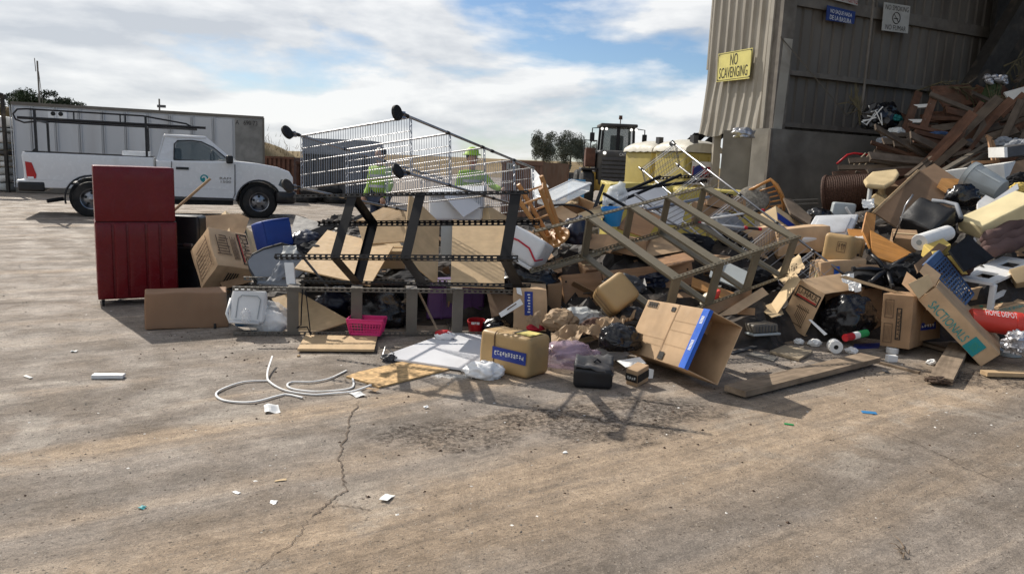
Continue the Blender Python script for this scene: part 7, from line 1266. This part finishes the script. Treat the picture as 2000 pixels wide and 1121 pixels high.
for x, y, Y, r3, sd, mt, nm, lab in ((1990, 292, 12.4, (.2, .2, .17), 101, 'greyfabric', 'grey_bag', 'pale grey bag at the right edge of the heap'), (1960, 285, 12.8, (.2, .2, .14), 102, 'greyfabric', 'grey_bag', 'grey bundle right of the folded chair'), (1720, 232, 15.2, (.35, .3, .3), 103, 'blackbag', 'bin_bag', 'black bag with tangled wires by the down pipe'), (1745, 232, 15, (.16, .15, .08), 104, 'tealcloth', 'teal_cloth', 'scrap of teal cloth left of the ladder frame'), (1728, 280, 14.2, (.16, .16, .12), 105, 'greyfabric', 'clear_bag', 'crumpled clear bag above the red pipe'), (1750, 262, 14.4, (.15, .15, .12), 106, 'ltgreyfabric', 'white_bag', 'whitish bag beside the foot of the ladder frame'), (1970, 212, 14.8, (.2, .2, .1), 107, 'ltgreyfabric', 'white_bag', 'white bag between the rising reddish planks'), (1832, 262, 14.3, (.25, .1, .05), 108, 'bluebasket', 'blue_bag', 'small blue-violet bag among the brown planks'), (1862, 425, 8.95, (.1, .1, .08), 109, 'blackcloth', 'black_cloth', 'black cloth behind the ottoman'), (1990, 355, 10.2, (.16, .14, .12), 110, 'blackcloth', 'black_bag', 'black bag above the foam block at the right edge'), (1990, 370, 9.9, (.12, .1, .08), 111, 'foamyellow', 'yellow_cloth', 'yellow cloth at the right edge above the foam')): blob(at(x, y, Y), *r3, sd, .4, 2.4).build(nm, mt, smooth=25, label=lab, cat='bag' if 'bag' in nm else 'cloth')
MB().tube([at(1635, 320, 14.2), at(1655, 303, 14.3), at(1668, 300, 14.3), at(1720, 306, 14.2)], .02, 8).build('red_pipe', 'redplastic', smooth=True, label='thin red pipe bent against the push wall', cat='pipe'); rt = thing('ladder', 'pale thin ladder-like frame leaning below the red pipe', 'frame', at(1650, 340, 13.6))
for dx in (0, 10, 22): MB().tube([at(1648+dx, 342, 13.6), at(1690+dx, 300, 14.1)], .014, 6).build('bar', 'tanmetal', rt)
for i, (x, y, z_, lab) in enumerate(((1712, 208, 3, 'bicycle-like tangle of white wire beside the down pipe'),)):
    rt = thing('wire_tangle', lab, 'wire', at(1710, 240, 15)); rr = random.Random(3)
    for k in range(6): MB().tube([at(1690+rr.uniform(-8, 40), 205+rr.uniform(0, 40), 15+rr.uniform(-.2, .2)) for _ in range(4)], .012, 5).build('strand', 'white', rt)
# palm fronds, twigs and silver flowers at the top of the heap
def frond(p, q, n, ln, seed, lab):
    r = random.Random(seed); rt = thing('palm_frond', lab, 'palm frond', p, 'dry fronds on the heap'); d = q-p; MB().tube([p, p+d*.5+V((0, 0, .12)), q], [.02, .014, .005], 5).build('stem', 'palm', rt)
    for i in range(n):
        s = .2+.8*i/n; o = p+d*s+V((0, 0, .12*math.sin(math.pi*s)))
        for sg in (-1, 1): e = o+d.normalized()*ln*.5+V((r.gauss(0, .08), -.1*sg, sg*ln*.5+r.gauss(0, .08)-.1)); mb = MB(); mb.add([o, (o+e)/2+V((.015, 0, .015)), e, (o+e)/2-V((.015, 0, .015))], [(0, 1, 2, 3)]); mb.build('leaflet', 'palm', rt)
for i, (p, q, lab) in enumerate((((1790, 178, 15.8), (1880, 170, 16.0), 'dry palm frond along the top left of the heap'), ((1840, 172, 15.9), (1905, 195, 15.6), 'dry palm frond drooping behind the brown panel'), ((1955, 160, 15.6), (2010, 105, 16), 'dry palm frond rising at the top right corner'), ((1960, 130, 16.2), (2020, 125, 16.2), 'dry palm frond lying level at the top right'), ((1905, 190, 15.4), (1960, 210, 15.2), 'dry palm frond below the silver flowers'), ((1985, 150, 15.8), (2010, 170, 15.5), 'short dry palm frond at the right edge'), ((1690, 240, 15.4), (1655, 200, 15.8), 'dry frond leaning on the shed wall by the pipe'), ((1680, 245, 15.4), (1668, 190, 15.9), 'second dry frond leaning on the shed wall'))): frond(at(*p), at(*q), 11, .4, i, lab)
rt = thing('flower_bunch', 'bunch of silver artificial flowers on top of the heap', 'flowers', at(1940, 185, 15.3)); r = random.Random(4)
for i in range(16): blob(at(1920+r.uniform(0, 45), 150+r.uniform(0, 14), 15.3+r.uniform(-.1, .1)), .07, .07, .055, i, .5, 3, 2, flat=False).build('flower', 'silver', rt, smooth=25)
for i in range(5): MB().tube([at(1925+8*i, 160, 15.3), at(1935+3*i, 195, 15.2)], .01, 5).build('stem', 'palm', rt)
blob(at(1936, 185, 15.35), .16, .12, .26, 7, .5).build('leaves', 'bushleaf', rt, smooth=25)
# ------------------------------------------------------------------ litter on the open ground
def trim(P, lab):
    P = [gr(x, y) for x, y in P]; Q = []
    for i in range(len(P)-1):
        p0, p1, p2, p3 = P[max(0, i-1)], P[i], P[i+1], P[min(len(P)-1, i+2)]
        for k in range(6): t = k/6; Q.append(.5*((2*p1)+(p2-p0)*t+(2*p0-5*p1+4*p2-p3)*t*t+(3*p1-p0-3*p2+p3)*t**3))
    Q.append(P[-1]); k = len(Q); mb = MB()
    for i, q in enumerate(Q):
        t = (Q[min(i+1, k-1)]-Q[max(0, i-1)]).normalized(); n = V((-t.y, t.x, 0)); z = .005+.004*abs(math.sin(i*.13))+(.06*(1-i/8) if i < 8 and lab.startswith('upper') else 0); h_ = .03
        mb.v += [q+n*.007+V((0, 0, z)), q-n*.007+V((0, 0, z-.001)), q-n*.006+V((0, 0, z+.006)), q+n*.006+V((0, 0, z+.007))]
        if i:
            a = 4*(i-1)
            for j in range(4): mb.f.append((a+j, a+(j+1) % 4, a+4+(j+1) % 4, a+4+j))
    mb.build('plastic_trim', 'white', smooth=40, label=lab, cat='trim', group='white trim strips on the ground')
trim([(532, 712), (522, 737), (530, 751), (558, 765), (609, 772), (655, 770), (692, 766), (725, 754)], 'upper white plastic trim strip sweeping right to the strand board'); trim([(523, 745), (476, 748), (435, 762), (422, 773), (435, 783), (470, 788), (504, 786), (544, 775), (562, 772), (591, 779)], 'white plastic trim strip curled into the left loop'); trim([(677, 725), (644, 741), (609, 748), (572, 748), (561, 754), (572, 762), (609, 767), (655, 765), (688, 758), (689, 741)], 'white plastic trim strip hooked back on the right')
def scrap(x, y, sx_, sy_, h, mt, lab, cat='scrap', rot=0., crum=True, seed=0):
    g_ = gr(x, y)
    if crum: R = Matrix.Rotation(rot+seed*.7, 3, 'Z'); sheet([g_+R@V((x_*sx_, y_*sy_*1.3, h*.45)) for x_, y_ in ((-1, -.8), (.9, -1), (1, .7), (-.7, 1))], 7, 7, h*.62, seed, .9/max(sx_, sy_)*.35, t=.0015).build('scrap', mt, smooth=False, label=lab, cat=cat)
    else: R = Matrix.Rotation(rot, 3, 'Z'); rbox(g_+R@V((-sx_, -sy_, 0))+V((0, 0, .002)), R@V((2*sx_, 0, 0)), R@V((0, 2*sy_, 0)), V((0, 0, h)), r=.004, amp=.004, fq=9).build('scrap', mt, label=lab, cat=cat)
scrap(531, 802, .062, .04, .045, 'whitepaper', 'crumpled dirty white paper in front of the looped trim', 'paper', 0, True, 3); scrap(212, 738, .105, .028, .028, 'white', 'white foam bar on the open ground at left', 'foam', .15, False); scrap(55, 737, .05, .012, .006, 'whitewood', 'thin pale splinter at the far left', 'splinter', -.6, False); scrap(145, 687, .025, .02, .015, 'whitepaper', 'small white crumb of paper below the red cabinet', 'paper', 0, True, 5)
scrap(757, 972, .05, .02, .018, 'whitepaper', 'torn white scrap on the near ground, centre', 'paper', .3, True, 6); scrap(534, 981, .022, .014, .008, 'white', 'small white chip left of the crack', 'chip', 0, True, 7); scrap(462, 962, .022, .008, .006, 'white', 'thin white sliver on the near ground', 'chip', .2, True, 8); scrap(548, 938, .03, .01, .008, 'card_pale', 'cream sliver on the near ground', 'chip', .4, True, 9); scrap(832, 797, .018, .012, .02, 'whitepaper', 'little white upright scrap in front of the tan bundle', 'paper', 0, True, 10); scrap(278, 992, .014, .012, .012, 'teal', 'tiny teal plastic bit on the near left ground', 'chip', 0, True, 11)
scrap(698, 772, .06, .03, .022, 'white', 'curved white plastic piece at the end of the trim strips', 'plastic', .3, True, 12); scrap(728, 765, .05, .02, .025, 'card', 'brown paper scrap at the corner of the strand board', 'paper', 0, True, 13); scrap(1697, 806, .05, .025, .004, 'bluelid', 'flat blue and white wrapper on the right ground', 'wrapper', -.2, False); scrap(1541, 829, .03, .014, .003, 'green', 'small flat green wrapper on the right ground', 'wrapper', -.3, False); scrap(1103, 884, .016, .012, .01, 'white', 'white chip beside the dark soil stain', 'chip', 0, True, 14); scrap(1730, 727, .03, .022, .02, 'dkgrey', 'dark stone right of the long plank', 'stone', 0, True, 15); scrap(420, 642, .01, .01, .05, 'blackplastic', 'small black peg under the right end of the parcel', 'peg', 0, False); scrap(462, 650, .03, .015, .004, 'whitepaper', 'white paper scrap beside the clear stuffed bag', 'paper', .4, False)
rt = thing('twig_clump', 'dry root clump on the near ground at lower right', 'twigs', gr(1768, 1082)); r = random.Random(8)
for i in range(9): g_ = gr(1768+r.uniform(-8, 8), 1082+r.uniform(-14, 10)); e = g_+V((r.gauss(0, .022), r.gauss(0, .03), .015)); MB().tube([g_+V((0, 0, .003)), (g_+e)/2+V((0, 0, .012)), e], [.003, .0022, .001], 5).build('twig', 'oldwood', rt)
# ------------------------------------------------------------------ more of the jumble in the middle and on the right slope
board('steel_sheet', 'pale grey appliance sheet standing left of the blue tub and bottle', 'sheet', [(1190, 372, 9.6), (1300, 366, 9.8), (1310, 402, 9.5), (1195, 408, 9.4)], .03, 'whitepanel')
board('white_board', 'white laminated board leaning under the crossing black tubes', 'board', [(1262, 388, 9.3), (1342, 398, 9.3), (1330, 440, 9.0), (1250, 430, 9.0)], .02, 'whitepanel')
rt = thing('drying_rack', 'grey metal drying rack with many thin rails behind the olive frame', 'rack', at(1330, 450, 9.1))
for p, q in (((1292, 385, 9.3), (1400, 440, 9.0)), ((1255, 402, 9.1), (1360, 462, 8.8))): MB().tube([at(*p), at(*q)], .012, 6).build('side_tube', 'dullchrome', rt, smooth=True)
for i in range(12): t = i/11; MB().tube([at(1292+108*t, 385+55*t, 9.3-.3*t), at(1255+105*t, 402+60*t, 9.1-.3*t)], .006, 5).build('rail', 'chrome', rt)
f = (at(1350, 440, 9.3), at(1440, 470, 9.2)-at(1350, 440, 9.3), V((0, .08, .3)), V((.1, .3, 0))); carton('carton', 'brown box behind the olive frame under the grabber poles', f, 'card_dark', amp=.012)
f = (at(1195, 492, 8.2), at(1262, 505, 8.1)-at(1195, 492, 8.2), V((0, .05, .18)), V((.1, .3, 0))); carton('carton', 'low brown box between the second and third olive beams', f, 'card_dark')
board('cardboard_sheet', 'flattened tan cardboard under the second olive beam', 'cardboard', [(1250, 470, 8.4), (1330, 455, 8.7), (1352, 488, 8.3), (1270, 500, 8.0)], .006, 'card')
board('cardboard_sheet', 'tan cardboard sheet showing between the rack wires and olive rail', 'cardboard', [(1440, 440, 9.2), (1520, 470, 9.0), (1500, 505, 8.7), (1425, 480, 8.9)], .006, 'card')
board('cardboard_sheet', 'torn brown cardboard below the brown reddish board', 'cardboard', [(1180, 462, 8.5), (1222, 470, 8.4), (1215, 498, 8.2), (1172, 492, 8.3)], .006, 'card_dark')
board('plywood_offcut', 'pale plywood offcut left of the flat-pack cabinet', 'board', [(1040, 520, 7.9), (1095, 508, 8.0), (1098, 530, 7.8), (1050, 545, 7.7)], .012, 'brownboard')
board('slatted_lath', 'narrow dark lath crossing low over the flat-pack cabinet', 'lath', [(1062, 522, 7.6), (1290, 455, 8.4), (1292, 462, 8.4), (1066, 531, 7.55)], .02, 'olivesteel')
for x, y, Y, r3, sd, mt, nm, lab in ((1440, 470, 8.9, (.22, .2, .14), 201, 'blackbag', 'bin_bag', 'black bag seen through the middle of the rack wires'), (1340, 480, 8.6, (.3, .2, .13), 202, 'blackcloth', 'cloth_bundle', 'black clothing between the olive beams'), (1270, 545, 7.8, (.25, .2, .12), 203, 'navybag', 'cloth_bundle', 'dark blue clothing behind the cabinet top'), (1480, 545, 7.9, (.22, .18, .14), 204, 'blackcloth', 'cloth_bundle', 'dark clothing under the lower olive rail'), (1215, 560, 7.3, (.2, .18, .12), 205, 'dkgrey', 'cloth_bundle', 'grey cloth above the tilted tan bundle'), (1640, 500, 8.3, (.18, .16, .12), 206, 'blackbag', 'bin_bag', 'black bag behind the strapped tan bundle'), (1760, 540, 7.6, (.2, .16, .14), 207, 'blackcloth', 'cloth_bundle', 'black clothing below the office chair spokes'), (1860, 520, 7.9, (.2, .2, .12), 208, 'brownfabric', 'cloth_bundle', 'brown clothing behind the blue basket'), (620, 500, 7.6, (.25, .2, .14), 209, 'blackcloth', 'cloth_bundle', 'black clothing left of the diamond shaped board'), (1000, 560, 7.5, (.25, .2, .14), 210, 'blackbag', 'bin_bag', 'black bag behind the upright taped box'), (690, 505, 7.7, (.25, .2, .1), 211, 'brownfabric', 'cloth_bundle', 'brown cloth behind the diamond shaped board')): blob(at(x, y, Y), *r3, sd, .4, 2.4).build(nm, mt, smooth=30, label=lab, cat='bag' if 'bag' in nm else 'cloth')
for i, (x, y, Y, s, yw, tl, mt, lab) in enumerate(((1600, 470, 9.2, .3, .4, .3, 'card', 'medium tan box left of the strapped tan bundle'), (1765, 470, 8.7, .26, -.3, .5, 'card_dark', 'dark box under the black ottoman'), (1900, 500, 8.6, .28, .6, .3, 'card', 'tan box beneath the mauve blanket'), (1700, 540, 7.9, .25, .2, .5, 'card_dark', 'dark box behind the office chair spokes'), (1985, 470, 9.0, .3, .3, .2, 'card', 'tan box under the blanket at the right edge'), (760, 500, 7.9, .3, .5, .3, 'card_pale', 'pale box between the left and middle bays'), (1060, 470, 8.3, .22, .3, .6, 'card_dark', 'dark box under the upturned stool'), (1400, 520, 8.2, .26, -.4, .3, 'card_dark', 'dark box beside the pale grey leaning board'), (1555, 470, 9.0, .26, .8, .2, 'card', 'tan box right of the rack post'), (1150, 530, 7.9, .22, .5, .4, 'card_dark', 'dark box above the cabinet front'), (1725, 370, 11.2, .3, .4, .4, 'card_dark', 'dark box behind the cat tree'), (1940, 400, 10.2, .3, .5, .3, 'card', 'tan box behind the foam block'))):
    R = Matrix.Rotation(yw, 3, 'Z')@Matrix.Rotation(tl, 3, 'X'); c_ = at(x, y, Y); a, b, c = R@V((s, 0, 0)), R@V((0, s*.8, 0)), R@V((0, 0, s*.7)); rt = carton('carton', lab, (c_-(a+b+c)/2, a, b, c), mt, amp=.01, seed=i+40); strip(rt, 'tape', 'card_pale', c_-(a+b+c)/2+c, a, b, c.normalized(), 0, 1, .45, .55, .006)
